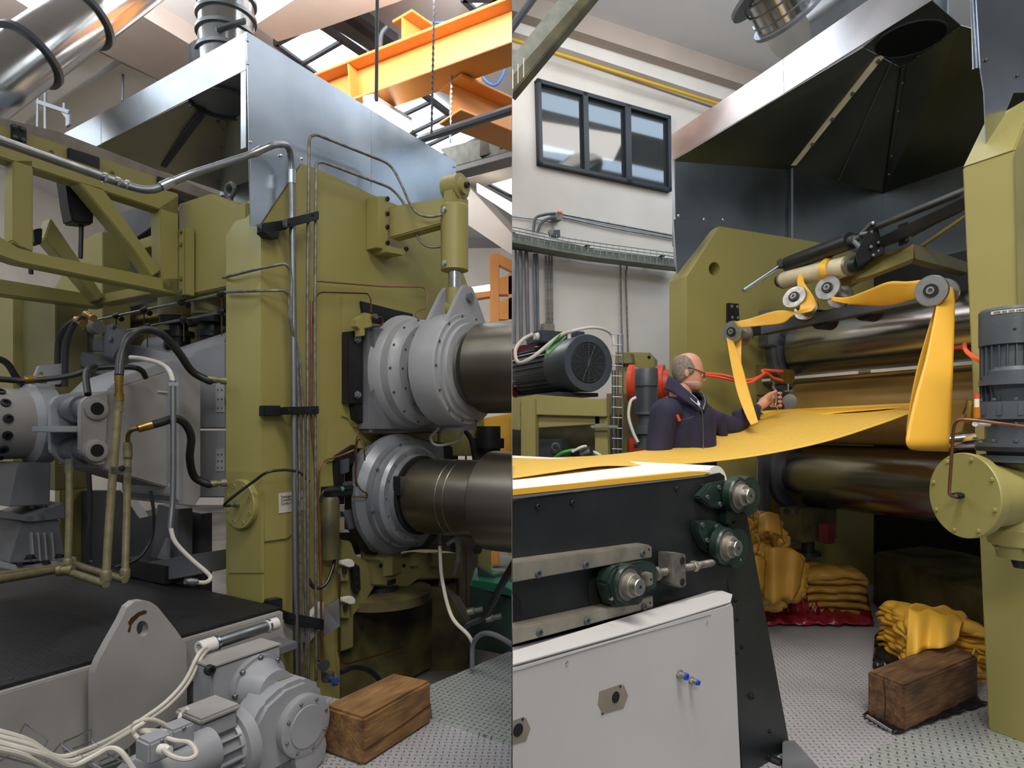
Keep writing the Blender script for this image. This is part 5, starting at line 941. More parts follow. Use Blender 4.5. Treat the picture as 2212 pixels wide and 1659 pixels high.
ed = T('elbow_duct', 'shiny segmented round duct elbow with flanges behind the right hood', 'duct')
lathe('segment', W(1668, -40, 5.4), W(1720, 62, 5.6)-W(1668, -40, 5.4), [(-.1, .27), (.30, .27), (.30, 0)], 'duct', ed, 40)
for s_ in (.02, .12, .22): lathe('seam_ring', W(1668, -40, 5.4), W(1720, 62, 5.6)-W(1668, -40, 5.4), [(s_-.006, .27), (s_-.006, .28), (s_+.006, .28), (s_+.006, .27)], 'pipe_steel', ed, 40)
lathe('flange', W(1668, -40, 5.4), W(1720, 62, 5.6)-W(1668, -40, 5.4), [(.29, .26), (.29, .31), (.32, .31), (.32, .26)], 'grey_dark', ed, 40); lathe('flange', W(1640, -60, 5.3), W(1700, 20, 5.3)-W(1640, -60, 5.3), [(.12, .2), (.12, .35), (.15, .35), (.15, .2)], 'grey_dark', ed, 40)
lathe('straight_pipe', W(1700, 70, 5.8), W(1880, -60, 6.0)-W(1700, 70, 5.8), [(0, .25), (1.6, .25), (1.6, 0)], 'duct', ed, 40)
# ------------------------------------------------------------ mill rolls
aR, zR = 1.176, 2.17
def mill(name, label, z, r_, mat, b0=bF+.02, b1=.6):
    t = T(name, label, 'roller', 'mill rolls'); lathe('barrel', R.w(aR, 0, z), R.n, [(b0+.12, r_*.7), (b0+.12, r_-.012), (b0+.135, r_), (b1, r_), (b1, 0)], mat, t, 72); lathe('neck', R.w(aR, 0, z), R.n, [(b0, r_*.72), (b0+.13, r_*.72), (b0+.13, 0)], 'steel_roll_side', t, 40); return t
mill('mill_roll', 'top polished steel mill roll in the right picture', zR, .262, 'steel_roll'); mill('mill_roll', 'middle mill roll covered with a brown yellow rubber film', zR-.535, .265, 'roll_rubber_film'); mill('mill_roll', 'bottom dark steel mill roll above the waste piles', zR-1.07, .262, 'steel_roll')
bh = T('bearing_ring', 'grey curved bearing guard at the far end of the top mill roll', 'bearing housing')
lathe('guard', R.w(aR, 0, zR), R.n, [(bF+.01, .33), (bF+.08, .33), (bF+.085, .32), (bF+.085, .285), (bF+.10, .285), (bF+.10, 0)], 'grey_dark', bh, 56); fbox(R, 'mount', aR-.4, aR-.1, bF, bF+.1, zR+.02, zR+.33, 'grey_dark', bh, .01)
for z in (zR-.535, zR-1.07): lathe('lower_guard', R.w(aR, 0, z), R.n, [(bF+.01, .30), (bF+.06, .30), (bF+.06, 0)], 'grey_dark', bh, 48)
fbox(R, 'slide_rail', aR-.42, aR-.34, bF, bF+.07, .5, 1.75, 'dim_grey', bh)
mb_ = T('foundation_casting', 'dark oily base casting beneath the mill rolls', 'machine base'); prism('casting', [PZ(1885, 1306, 0), PZ(2150, 1452, 0), PZ(2150, 1452, 0)+R.u*.9, PZ(1885, 1306, 0)+R.u*.9], V((0, 0, .45)), 'olive_oily', mb_, .02); fbox(R, 'shade_backing', 2.3, 2.4, bF, -.05, 0, 3.0, 'black', mb_, 0)  # black plate at the back stands in for the shade behind the rolls
aj = T('adjusting_screw', 'dark adjusting block and screw under the bottom mill roll', 'machine part'); c = W(1745, 1130, 5.3); box('block', c, R.u*.2, R.n*.12, V((0, 0, .13)), 'olive_oily', aj, .01)
for x in (1700, 1725, 1750): bolt(W(x, 1105, 5.16), (-.3, -1, 0), .02, 'black', aj, 'hex')
lathe('screw', c-V((0, 0, .26)), (0, 0, 1), [(0, .1), (.03, .1), (.03, .05), (.14, .05), (.14, 0)], 'black_steel', aj, 24)
bk_ = T('red_block', 'dull red brick block in the shade behind the bottom roll', 'block'); box('brick', W(1786, 1152, 5.05), V((.035, .02, 0)), V((-.02, .04, 0)), V((0, 0, .075)), 'dark_red', bk_)
# cutter rail
rc = T('cutter_rail', 'round steel cutter rail with a white ruler strip in front of the top roll', 'rail')
aC, zC = .85, 1.90; lathe('shaft', R.w(aC, 0, zC), R.n, [(-2.25, .045), (.3, .045), (.3, 0)], 'steel_roll_side', rc, 24)
for b0_, b1_ in ((-2.12, -1.95), (-1.78, -1.15), (-1.05, -.2), (-.1, .2)): fbox(R, 'ruler', aC-.052, aC-.044, b0_, b1_, zC-.004, zC+.018, 'lead_white', rc, 0)
lathe('end_collar', R.w(aC, 0, zC), R.n, [(-2.2, .07), (-2.12, .07), (-2.1, .055), (-2.04, .055), (-2.04, 0)], 'grey_dark', rc, 24); fbox(R, 'mount_plate', aC-.1, aC+.1, bF, bF+.02, zC-.12, zC+.14, 'olive_dark', rc)
cu = T('disc_cutter', 'brass coloured cutter head with a round blade at the far roll end', 'cutter'); c = W(1701, 814, 5.0); box('cylinder_block', c, V((.045, .01, 0)), V((0, .045, 0)), V((0, 0, .055)), 'brass', cu, .01)
tube('rod', [W(1703, 828, 4.98), W(1703, 846, 4.98)], .008, 'chrome', cu, 8, 'l'); box('shoe', W(1703, 845, 4.98), V((.035, 0, 0)), V((0, .02, 0)), V((0, 0, .006)), 'steel_bright', cu); lathe('blade', W(1706, 866, 4.96), (-.5, -1, 0), [(0, .052), (.004, .052), (.008, .03), (.008, 0)], 'grey_dark', cu, 32)
for k, (q, r_) in enumerate((([(1510, 806, 4.9), (1560, 810, 4.9), (1600, 820, 4.85), (1625, 820, 4.8), (1650, 808, 4.85), (1648, 800, 4.9), (1690, 802, 4.95)], .012), ([(1512, 809, 4.88), (1560, 816, 4.88), (1600, 826, 4.8), (1622, 826, 4.78), (1640, 815, 4.8), (1655, 806, 4.85), (1670, 816, 4.9), (1690, 822, 4.95)], .010), ([(2060, 750, 3.9), (2082, 752, 3.6), (2090, 762, 3.3), (2112, 778, 3.1), (2135, 785, 3.0)], .010), ([(2056, 753, 3.9), (2080, 748, 3.62), (2084, 742, 3.5), (2086, 756, 3.3), (2108, 774, 3.1), (2135, 780, 3.0)], .010))):
    tag(tube('air_hose', q, r_, 'orange_hose'), ('orange air hose running above its twin behind the man to the cutter head', 'orange air hose looping below its twin to the cutter head', 'thicker orange hose beside the dark upright motor', 'orange hose kinked over the near column edge')[k], 'hose', 'orange air hoses')
# ------------------------------------------------------------ spools and upper roller frame
def spool(label, x0, y0, x1, y1, Y, r_, hub=.55):
    t = T('guide_spool', label, 'spool', 'flanged guide spools'); a = W(x0, y0, Y); dirn = (R.u*.9+V((0, .25, 0))).normalized()
    b = W(x1, y1, Y); Lx = max(.08, (b.x-a.x)/dirn.x); b = a+dirn*Lx; b.z = W(x1, y1, b.y).z; dirn = (b-a).normalized(); Lx = (b-a).length
    lathe('near_flange', a, dirn, [(-.012, .0), (-.012, r_*.40), (-.006, r_*.42), (-.006, r_*.95), (0, r_), (.008, r_), (.012, r_*.6), (.012, 0)], 'steel_bright', t, 40)
    lathe('far_flange', b, dirn, [(-.008, 0), (-.008, r_*.98), (0, r_), (.008, r_), (.008, 0)], 'steel_bright', t, 40)
    lathe('hub', a, dirn, [(.008, r_*hub), (Lx-.004, r_*hub), (Lx-.004, 0)], 'steel_worn', t, 32)
    ring('bearing_seat', a, -dirn, r_*.24, r_*.43, .006, .016, 'black', t, 28); ring('bearing_race', a, -dirn, r_*.14, r_*.24, .004, .02, 'steel_worn', t, 24); lathe('shaft_end', a, -dirn, [(.0, r_*.14), (.014, r_*.13), (.014, 0)], 'charcoal', t, 16)
    tube('axle', [b, b+dirn*.12], .02, 'black', t, 10, 'l'); return a, b, dirn
spool('leftmost flanged spool on the black wall bracket', 1581, 717, 1614, 722, 4.75, .083)
spool('lower flanged spool under the cream roller', 1716, 642, 1757, 668, 4.55, .087)
spool('flanged spool right of the lower one under the cream roller', 1788, 622, 1832, 640, 4.35, .086)
spool('largest flanged spool at the near mill column', 2012, 628, 2063, 634, 3.55, .086, .42)
sbk = T('spool_bracket', 'black bolted bracket plate carrying the leftmost spool', 'bracket'); PB(R, 'plate', [(1574, 654), (1597, 656), (1598, 700), (1574, 698)], bF+.03, .03, 'black', sbk, .004); 
for x, y in ((1581, 662), (1593, 663), (1582, 686), (1594, 687)): bolt(R.pb(x, y, bF+.03), R.n, .014, 'grey_dark', sbk, 'pan')
fbox(R, 'arm', .42, .50, bF, bF+.5, 2.24, 2.30, 'black', sbk)
cb2 = T('spool_crossbar', 'dark square bar behind the spools above the top roll', 'bar'); beam('bar', W(1650, 712, 5.0), W(2000, 640, 4.0), .08, .08, 'charcoal', cb2); 
for x, y, Y in ((1770, 690, 4.6), (1865, 670, 4.35)): lathe('roller_foot', W(x, y, Y), R.u, [(0, .07), (.12, .07), (.12, 0)], 'black', cb2, 20)
fbox(R, 'stub', .55, .62, bF, bF+.3, 2.32, 2.4, 'pipe_steel', cb2)
wr = T('cream_roller', 'cream coloured roller with yellow rubber bands under the black roller', 'roller'); a, b = W(1697, 604, 4.9), W(1836, 573, 4.25); d_ = b-a
lathe('drum', a, d_, [(0, .062), (0, .066), (d_.length, .066), (d_.length, 0)], 'cream_roller', wr, 36); lathe('end_ring', a, d_, [(-.02, .05), (-.02, .068), (0, .068)], 'steel_worn', wr, 30); lathe('end_ring', b, d_, [(-.005, .068), (.02, .068), (.02, .04)], 'steel_worn', wr, 30)
lathe('bearing', b+d_.normalized()*.04, d_, [(0, .05), (.05, .05), (.05, .025), (.1, .025), (.1, 0)], 'dark_green', wr, 24); lathe('bearing', a-d_.normalized()*.07, d_, [(0, .05), (.04, .05), (.04, 0)], 'dark_green', wr, 24)
kr = T('black_roller', 'black pressure roller above the cream roller', 'roller'); a, b = W(1702, 571, 4.85), W(1838, 520, 4.2); d_ = b-a
lathe('drum', a, d_, [(0, .05), (0, .056), (d_.length, .056), (d_.length, 0)], 'black', kr, 36); lathe('shaft', b, d_, [(0, .03), (.03, .03), (.03, .02), (.09, .02), (.09, 0)], 'charcoal', kr, 20)
ag = T('roller_lever', 'grey lever arm with an open tube handle at the near end of the black roller', 'lever'); tube('handle', [W(1845, 521, 4.15), W(1866, 543, 4.1)], .016, 'grey_dark', ag, 14, 'l'); lathe('handle_mouth', W(1866, 543, 4.1), W(1866, 543, 4.1)-W(1845, 521, 4.15), [(0, .015), (.002, .012), (.002, 0)], 'dark_hole', ag, 14)
tube('arm', [W(1845, 520, 4.15), W(1868, 498, 4.1), W(1884, 481, 4.05)], .013, 'charcoal', ag, 8, 'l'); tube('link', [W(1858, 507, 4.1), W(1886, 501, 4.05)], .012, 'pipe_old', ag, 10, 'l'); bolt(W(1886, 482, 4.03), (-.3, -1, 0), .012, 'pipe_steel', ag, 'pan')
lv = T('roller_lever', 'pale tube lever reaching down left from the far end of the black roller', 'lever'); tube('tube', [W(1606, 628, 4.75), W(1684, 575, 4.85)], .016, 'galv', lv, 14, 'l'); box('clamp', W(1688, 570, 4.86), V((.03, .01, 0)), V((0, .03, 0)), V((0, 0, .03)), 'dim_grey', lv)
uf = T('take_off_conveyor', 'black framed take-off conveyor rising right with yellow rubber on it', 'conveyor')
prism('end_plate', [W(x, y, 4.05) for x, y in ((1850, 545), (1886, 478), (1895, 484), (1904, 520), (1912, 542), (1855, 575))], V((.02, .05, 0)), 'black', uf, .004)
prism('side_plate', [W(1866, 555, 4.1), W(1910, 528, 4.0), W(1912, 545, 4.0), W(1868, 572, 4.1)], V((.02, .06, 0)), 'black', uf)
prism('upper_rail', [W(1893, 482, 4.0), W(2085, 402, 3.3), W(2085, 412, 3.3), W(1893, 490, 4.0)], V((.04, .1, 0)), 'charcoal', uf); prism('lower_rail', [W(1900, 512, 4.0), W(2085, 424, 3.3), W(2085, 452, 3.3), W(1940, 520, 3.9), W(1905, 532, 4.0)], V((.02, .06, 0)), 'black_steel', uf)
prism('clear_guard', [W(1965, 484, 3.85), W(2070, 438, 3.4), W(2072, 456, 3.4), W(1968, 512, 3.85)], V((.01, .01, 0)), 'office_glass', uf, 0); prism('joint_plate', [W(1940, 486, 3.9), W(1962, 478, 3.85), W(1963, 522, 3.85), W(1942, 530, 3.9)], V((.02, .04, 0)), 'black', uf)
for y in (490, 504, 518): bolt(W(1958, y, 3.84), (-.3, -1, 0), .009, 'grey_dark', uf, 'pan')
for x, y in ((1898, 524), (1909, 520), (1882, 533), (1899, 542), (1887, 551), (1908, 536)): bolt(W(x, y, 4.03), (-.3, -1, 0), .01, 'grey_dark', uf, 'pan')
prism('guide_bar', [W(1890, 485, 4.6), W(1780, 540, 5.0), W(1790, 542, 5.0), W(1893, 492, 4.6)], V((.01, .03, 0)), 'charcoal', uf)
ob = T('support_beam', 'olive support beam below the take-off conveyor', 'beam'); prism('beam', [W(1868, 563, 4.15), W(1974, 525, 3.95), W(1974, 559, 3.95), W(1872, 598, 4.15), W(1840, 605, 4.3), W(1850, 585, 4.3)], V((.06, .12, 0)), 'olive', ob)
prism('side_beam', [W(1974, 526, 3.98), W(1990, 530, 4.2), W(2090, 566, 4.5), W(2090, 590, 4.5), W(1976, 560, 3.98)], V((.02, .1, 0)), 'olive_dark', ob); prism('brace', [W(1990, 526, 4.2), W(2085, 462, 3.8), W(2085, 470, 3.8), W(1994, 533, 4.2)], V((.03, .08, 0)), 'olive', ob); prism('under_beam', [W(1790, 612, 4.9), W(1845, 590, 4.6), W(1870, 596, 4.5), W(1830, 622, 4.8)], V((.05, .1, 0)), 'olive_dark', ob)
# ------------------------------------------------------------ yellow rubber strips
YS = 'yellow rubber strips on the spools'
def strip(label, A, B, mat='yellow_rubber', **k): return tag(ribbon('rubber_strip', A, B, mat, None, .005, **k), label, 'rubber strip', YS)
strip('yellow strip running from the leftmost spool to the lower spool', [(1587, 695, 4.7), (1620, 688, 4.68), (1668, 673, 4.62), (1700, 671, 4.58), (1738, 680, 4.5)], [(1594, 708, 4.7), (1640, 704, 4.66), (1690, 698, 4.6), (1712, 682, 4.56), (1742, 664, 4.5)])
strip('yellow strip dropping off the cream roller onto the lower spool', [(1752, 566, 4.72), (1732, 580, 4.66), (1722, 606, 4.62), (1727, 640, 4.56), (1728, 665, 4.48), (1718, 680, 4.5)], [(1754, 568, 4.7), (1744, 585, 4.64), (1736, 606, 4.6), (1752, 632, 4.5), (1766, 656, 4.45), (1752, 673, 4.45)])
strip('yellow strip wrapped round the cream roller, right of the other', [(1795, 553, 4.45), (1778, 562, 4.4), (1768, 575, 4.36), (1770, 592, 4.36), (1776, 604, 4.38)], [(1800, 555, 4.42), (1788, 565, 4.37), (1783, 578, 4.33), (1785, 592, 4.33), (1785, 598, 4.35)])
strip('wide twisted yellow strip sagging between the middle spool and the big spool', [(1795, 641, 4.25), (1830, 642, 4.2), (1870, 628, 4.05), (1918, 609, 3.85), (1960, 608, 3.7), (2000, 603, 3.58)], [(1798, 645, 4.25), (1840, 655, 4.2), (1890, 660, 4.05), (1930, 658, 3.9), (1965, 648, 3.75), (1992, 640, 3.6)], sag=.02)
strip('broad yellow strip hanging from the big spool, its front face', [(2030, 612, 3.66), (2026, 640, 3.58), (2017, 690, 3.5), (1998, 780, 3.42), (1975, 862, 3.38), (1960, 930, 3.35), (1957, 956, 3.34), (1965, 969, 3.36), (1985, 973, 3.42)], [(2056, 612, 3.64), (2062, 640, 3.56), (2062, 690, 3.48), (2059, 780, 3.4), (2056, 870, 3.36), (2052, 935, 3.33), (2050, 960, 3.33), (2050, 971, 3.36), (2050, 975, 3.42)])
strip('narrow rear fold of the broad hanging strip', [(2022, 655, 3.62), (1998, 735, 3.6), (1980, 800, 3.6), (1966, 870, 3.6), (1957, 935, 3.6)], [(2032, 655, 3.62), (2015, 740, 3.6), (2000, 810, 3.6), (1990, 870, 3.6), (1985, 940, 3.6)])
strip('narrow yellow strip slanting down from the leftmost spool past the man', [(1570, 730, 4.62), (1578, 780, 4.5), (1592, 845, 4.3), (1610, 895, 4.1), (1622, 918, 4.0)], [(1584, 738, 4.62), (1600, 780, 4.5), (1618, 845, 4.3), (1630, 885, 4.1), (1638, 912, 4.0)])
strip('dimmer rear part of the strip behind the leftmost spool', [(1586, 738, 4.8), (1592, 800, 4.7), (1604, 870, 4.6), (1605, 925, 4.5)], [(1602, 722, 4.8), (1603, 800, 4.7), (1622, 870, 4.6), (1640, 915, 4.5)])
sh = T('rubber_sheet', 'wide ribbed yellow rubber sheet sagging from the mill down to the white belt', 'rubber sheet')
ribbon('sheet', [(1060, 991, 3.5), (1107, 990, 3.53), (1190, 989, 3.47), (1300, 984, 3.4), (1400, 972, 3.7), (1500, 950, 3.95), (1600, 922, 4.3), (1650, 905, 4.6), (1700, 890, 4.8), (1780, 884, 4.9)],
       [(1040, 1036, 2.1), (1107, 1032, 2.19), (1200, 1019, 2.37), (1300, 1006, 2.62), (1400, 1006, 2.9), (1500, 1001, 3.25), (1640, 984, 3.45), (1780, 955, 3.6), (1900, 917, 3.8), (1990, 884, 3.95)], 'yellow_sheet', sh, .005, 26, 8)
ribbon('roll_turn', [(1780, 884, 4.9), (1700, 885, 4.95), (1660, 888, 5.0), (1645, 896, 4.95), (1641, 905, 4.85)], [(1985, 876, 4.1), (1900, 884, 4.2), (1800, 893, 4.4), (1740, 905, 4.5), (1690, 912, 4.55)], 'yellow_rubber', sh, .005, 10, 6)
ribbon('roll_side', [(1640, 888, 5.0), (1780, 880, 4.8), (1960, 871, 4.3), (2100, 866, 3.9)], [(1660, 900, 4.9), (1800, 893, 4.7), (1975, 885, 4.25), (2095, 915, 3.85)], 'yellow_rubber', sh, .005, 6, 6)
rb = T('rubber_film', 'brown yellow rubber film hanging on the roll beside the hanging strip', 'rubber strip'); ribbon('film', [(2045, 866, 3.85), (2045, 930, 3.82), (2048, 945, 3.8)], [(2092, 864, 3.8), (2088, 900, 3.78), (2080, 935, 3.76)], 'yellow_rubber_dim', rb, .005, 6, 5)
br_ = T('chrome_roller', 'short bright steel roller at the foot of the hanging strip', 'roller'); a, b = W(2047, 955, 3.42), W(2125, 949, 3.25); lathe('drum', a, b-a, [(0, .042), (.005, .045), ((b-a).length, .045), ((b-a).length, 0)], 'chrome', br_, 32)
gp = T('guide_plate', 'bright steel guide plate standing out from the near column', 'plate'); prism('plate', [W(2092, 862, 3.4), W(2093, 895, 3.4), (W(2082, 894, 3.45)), W(2079, 893, 3.45)], V((.01, .02, 0)), 'steel_bright', gp, 0)
# ------------------------------------------------------------ infeed conveyor
cv = T('conveyor', 'black sided belt conveyor in the foreground, right picture', 'conveyor')
zt_ = 1.322
PB(C, 'side_plate', [(1090, 1086), (1556, 1021), (1566, 1028), (1572, 1300), (1090, 1450)], 0, .012, 'black_steel', cv, .002)
PB(C, 'leg', [(1545, 1100), (1612, 1100), (1712, 1640), (1712, 1700), (1606, 1700), (1575, 1280)], -.02, .05, 'black_steel', cv, .003)
P = [C.pb(1090, 1058, .0), C.pb(1540, 1013, .0)]
prism('belt', [C.w(-.05, -.004, 1.3195), C.w(1.04, -.004, 1.334), C.w(1.04, -1.55, 1.334), C.w(-.05, -1.55, 1.3195)], V((0, 0, -.012)), 'belt_white', cv, 0)
PB(C, 'rubber_edge', [(1090, 1059), (1500, 1018), (1535, 1020), (1520, 1026), (1090, 1072)], .003, .03, 'yellow_rubber', cv, 0)
PB(C, 'edge_trim', [(1090, 1074), (1520, 1027), (1556, 1021), (1520, 1030), (1090, 1080)], .004, .012, 'grey_dark', cv, 0)
lathe('end_roller', C.w(1.10, 0, zt_-.06), -C.n, [(.02, .085), (1.5, .085), (1.5, 0)], 'belt_white', cv, 32)
fbox(C, 'underframe', -.3, .95, -1.5, -.06, .9, 1.2, 'black', cv, .01); fbox(C, 'far_plate', -.3, 1.12, -1.57, -1.555, .75, 1.32, 'black_steel', cv, 0)
fbox(C, 'far_leg', 1.0, 1.1, -1.56, -1.5, 0, .8, 'black_steel', cv); fbox(C, 'cross_member', 1.02, 1.08, -1.5, -.05, .25, .33, 'black_steel', cv)
for x, y in ((1161, 1094), (1236, 1086), (1461, 1056), (1517, 1049)): bolt(C.pb(x, y, 0), C.n, .009, 'black_steel', cv)
for q in ([(1090, 1217), (1400, 1176), (1409, 1181), (1409, 1204), (1090, 1262)], [(1090, 1362), (1350, 1304), (1411, 1287), (1412, 1313), (1090, 1398)]): PB(C, 'slide_rail', q, .05, .05, 'steel_worn', cv, .003)
for x, y in ((1160, 1239), (1263, 1220), (1386, 1195), (1163, 1366), (1266, 1341), (1389, 1310)): bolt(C.pb(x, y, .046), C.n, .0125, 'charcoal', cv)
for x, y in ((1401, 1187), (1404, 1302)): lathe('pin_hole', C.pb(x, y, .049), C.n, [(0, .004), (.002, .004), (.002, 0)], 'dark_hole', cv, 10)
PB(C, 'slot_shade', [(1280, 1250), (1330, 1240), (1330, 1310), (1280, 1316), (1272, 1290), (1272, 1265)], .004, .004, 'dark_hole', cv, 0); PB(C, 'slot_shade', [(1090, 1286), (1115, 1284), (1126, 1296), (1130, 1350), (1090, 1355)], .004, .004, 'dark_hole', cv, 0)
for x, y in ((1588, 1297), (1593, 1338), (1603, 1398), (1591, 1410), (1663, 1580), (1660, 1635)): bolt(C.pb(x, y, -.02), C.n, .009, 'black', cv)
bolt(C.pb(1622, 1504, -.02), C.n, .016, 'black', cv, 'pan'); bolt(C.pb(1626, 1506, -.01), C.n, .008, 'black', cv)
lathe('foot_bolt', C.pb(1676, 1650, .0), C.n, [(-.02, .03), (.03, .03), (.03, .018), (.08, .018), (.08, 0)], 'black', cv, 12)
tk = T('take_up_bearing', 'dark green sliding take-up bearing between the two steel rails', 'bearing')
c = C.pb(1358, 1262, .08)
PB(C, 'housing', [(1330, 1224), (1400, 1212), (1421, 1220), (1421, 1272), (1395, 1282), (1388, 1306), (1330, 1314), (1322, 1296), (1313, 1262), (1320, 1238)], .075, .06, 'dark_green', tk, .008)
def brg(c, ax, r_, t, green='dark_green'):
    lathe('bearing_rim', c, ax, [(-.03, r_), (.0, r_), (.008, r_*.93), (.008, r_*.82), (.002, r_*.8), (.002, 0)], green, t, 48); ring('seal', c, ax, r_*.60, r_*.82, 0, .006, 'pipe_old', t, 40)
    lathe('inner_collar', c, ax, [(0, r_*.6), (.028, r_*.58), (.03, r_*.55), (.03, 0)], 'steel_worn', t, 36); lathe('shaft_end', c, ax, [(.02, r_*.42), (.05, r_*.42), (.053, r_*.39), (.053, 0)], 'steel_bright', t, 32); lathe('centre_hole', c, ax, [(.053, r_*.08), (.054, r_*.08), (.054, 0)], 'dark_hole', t, 12)
brg(C.pb(1356, 1262, .08), C.n, .066, tk)
PB(C, 'nut_block', [(1397, 1240), (1411, 1237), (1412, 1264), (1398, 1268)], .10, .05, 'steel_worn', tk); lathe('pin_hole', C.pb(1406, 1252, .10), C.n, [(0, .004), (.002, .004), (.002, 0)], 'dark_hole', tk, 10); lathe('grease_nipple', C.pb(1317, 1292, .085), C.n, [(0, .005), (.01, .006), (.014, 0)], 'chrome', tk, 8)
a = C.pb(1412, 1240, .055); b = C.pb(1541, 1215, .055); d_ = b-a; bm = bmesh.new(); pr = [(0, .024), (.012, .026), (.02, .024)]; n_ = 34
for i in range(n_): s_ = .025+(d_.length-.035)*i/n_; pr += [(s_, .0125), (s_+.0022, .0142)]
lathe('threaded_rod', a, d_, pr+[(d_.length, .011), (d_.length, 0)], 'pipe_old', tk, 16)
for x in (.36, .63): lathe('nut', a.lerp(b, x), d_, [(0, .018), (.002, .021), (.02, .021), (.022, .018), (.022, .014)], 'steel_worn', tk, 6)
PB(C, 'anchor_block', [(1450, 1195), (1482, 1197), (1483, 1266), (1472, 1271), (1450, 1262)], .075, .06, 'pipe_old', tk, .004)
for y in (1211, 1257): lathe('bore', C.pb(1474, y, .076), C.n, [(0, .013), (.002, .013), (.002, 0)], 'dark_hole', tk, 20)
for k, (x, y, q, lab) in enumerate(((1596, 1069, [(1513, 1074), (1537, 1045), (1560, 1041), (1576, 1038), (1576, 1098), (1557, 1100), (1534, 1096), (1515, 1080)], 'upper dark green flange bearing at the conveyor end'), (1569, 1180, [(1506, 1128), (1542, 1124), (1562, 1134), (1590, 1150), (1540, 1195), (1523, 1186), (1507, 1150)], 'lower dark green flange bearing at the conveyor end'))):
    fb = T('flange_bearing', lab, 'bearing', 'conveyor flange bearings'); PB(C, 'flange', q, .035, .035, 'dark_green', fb, .006); lathe('body', C.pb(x-4, y, .0), C.n, [(0, .083), (.06, .08), (.065, .0)], 'dark_green', fb, 40); brg(C.pb(x, y, .075), C.n, .072, fb)
    for bx_, by_ in (((1527, 1074), (1552, 1053), (1554, 1089)) if k == 0 else ((1516, 1134), (1547, 1138), (1526, 1167))): bolt(C.pb(bx_, by_, .035), C.n, .0095, 'charcoal', fb)
    lathe('grease_nipple', C.pb(x+26, y+(0 if k == 0 else 28), .09), C.n, [(0, .004), (.01, .005), (.014, 0)], 'chrome', fb, 8)
    if k == 0:
        PB(C, 'lower_tab', [(1568, 1100), (1587, 1104), (1580, 1132), (1568, 1132)], .03, .03, 'dark_green', fb)
        for bx_, by_ in ((1572, 1134), (1586, 1127)): bolt(C.pb(bx_, by_, .01), C.n, .009, 'black', fb)
bolt(C.pb(1594, 1185, .0), C.n, .009, 'black', cv)
# grey cover panel
gp = T('cover_panel', 'light grey sheet metal cover panel on the conveyor side, with two taped holes', 'cover panel')
def hol(x, y, r_): return circ(x, y, r_*.88, r_, 18)
PB(C, 'sheet', [(1090, 1440), (1350, 1368), (1460, 1334), (1570, 1302), (1582, 1296), (1587, 1310), (1607, 1740), (1090, 1740)], .13, .12, 'panel_grey', gp, .012)
prism('top_lip', [C.pb(1090, 1412, .06), C.pb(1360, 1330, .06), C.pb(1536, 1276, .06), C.pb(1560, 1276, .06), C.pb(1582, 1284, .1), C.pb(1578, 1300, .128), C.pb(1460, 1336, .128), C.pb(1350, 1368, .128), C.pb(1090, 1440, .128)][::-1], -V((0, 0, .004)), 'panel_grey', gp, 0)
for k_, (bx, by) in enumerate(((1330, 1506), (1119, 1577))):
    P_ = [(-38, 16), (-35, -12), (12, -28), (18, -25), (27, -3), (17, 24), (-27, 37)]
    PB(C, 'tape_patch', [(bx+x, by+y) for x, y in P_], .1315, .0012, 'tape', gp, 0); lathe('port_hole', C.pb(bx, by, .132), C.n, [(0, .0175), (.001, .0175), (.001, 0)], 'dark_hole', gp, 28)
    for dx, dy in ((10, -23), (-29, 36)): lathe('screw_hole', C.pb(bx+dx, by+dy, .1325), C.n, [(0, .0035), (.001, .0035), (.001, 0)], 'dark_hole', gp, 12)
for x, y in ((1224, 1432), (1526, 1345)): bolt(C.pb(x, y, .13), C.n, .0065, 'chrome', gp, 'pan', 'screw')
tube('seam_line', [C.pb(1095, 1455, .131), C.pb(1330, 1385, .131), C.pb(1536, 1328, .131)], .0014, 'chrome', gp, 5, 'l')
for k, (x, y, r_) in enumerate(((1466, 1456, .0125), (1491, 1469, .010))):
    f_ = T('push_fitting', ('larger blue and silver push-in air fitting on the grey panel', 'smaller blue and silver push-in air fitting on the grey panel')[k], 'fitting', 'blue air fittings'); c = C.pb(x, y, .13)
    lathe('nut', c, C.n, [(-.005, r_*1.3), (.01, r_*1.3), (.012, r_*1.1), (.012, 0)], 'brass' if 0 else 'steel_bright', f_, 6); lathe('body', c, C.n, [(.01, r_), (.03, r_), (.03, 0)], 'steel_bright', f_, 24); ring('release_collar', c, C.n, r_*.45, r_*.9, .03, .036, 'blue_plastic', f_, 24)
# ------------------------------------------------------------ big motor and drives in the background
bmz = T('drive_motor', 'large blue grey electric motor with a perforated fan cover', 'motor')
c = W(1272, 784, 4.9); ax = R.n; r0 = .222
lathe('fan_cowl', c, ax, [(-.35, r0*.93), (-.02, r0), (0, r0*.97), (0, r0*.72), (-.008, r0*.7), (-.008, 0)], 'motor_blue', bmz, 56); lathe('fan_grille', c, ax, [(-.008, r0*.71), (-.002, r0*.68), (-.002, 0)], 'mesh_black', bmz, 48)
for k in range(7): ring('grille_ring', c, ax, r0*(.12+.085*k), r0*(.13+.085*k), -.002, .003, 'motor_blue', bmz, 40)
for k in range(8): t_ = math.pi*k/8; x_, y_ = basis(ax); d_ = x_*math.cos(t_)+y_*math.sin(t_); beam('grille_bar', c-d_*r0*.68+ax*.001, c+d_*r0*.68+ax*.001, .004, .003, 'motor_blue', bmz, 0)
lathe('stator', c, -ax, [(.33, r0*.85), (1.0, r0*.85), (1.0, 0)], 'motor_blue', bmz, 48); x_, y_ = basis(ax)
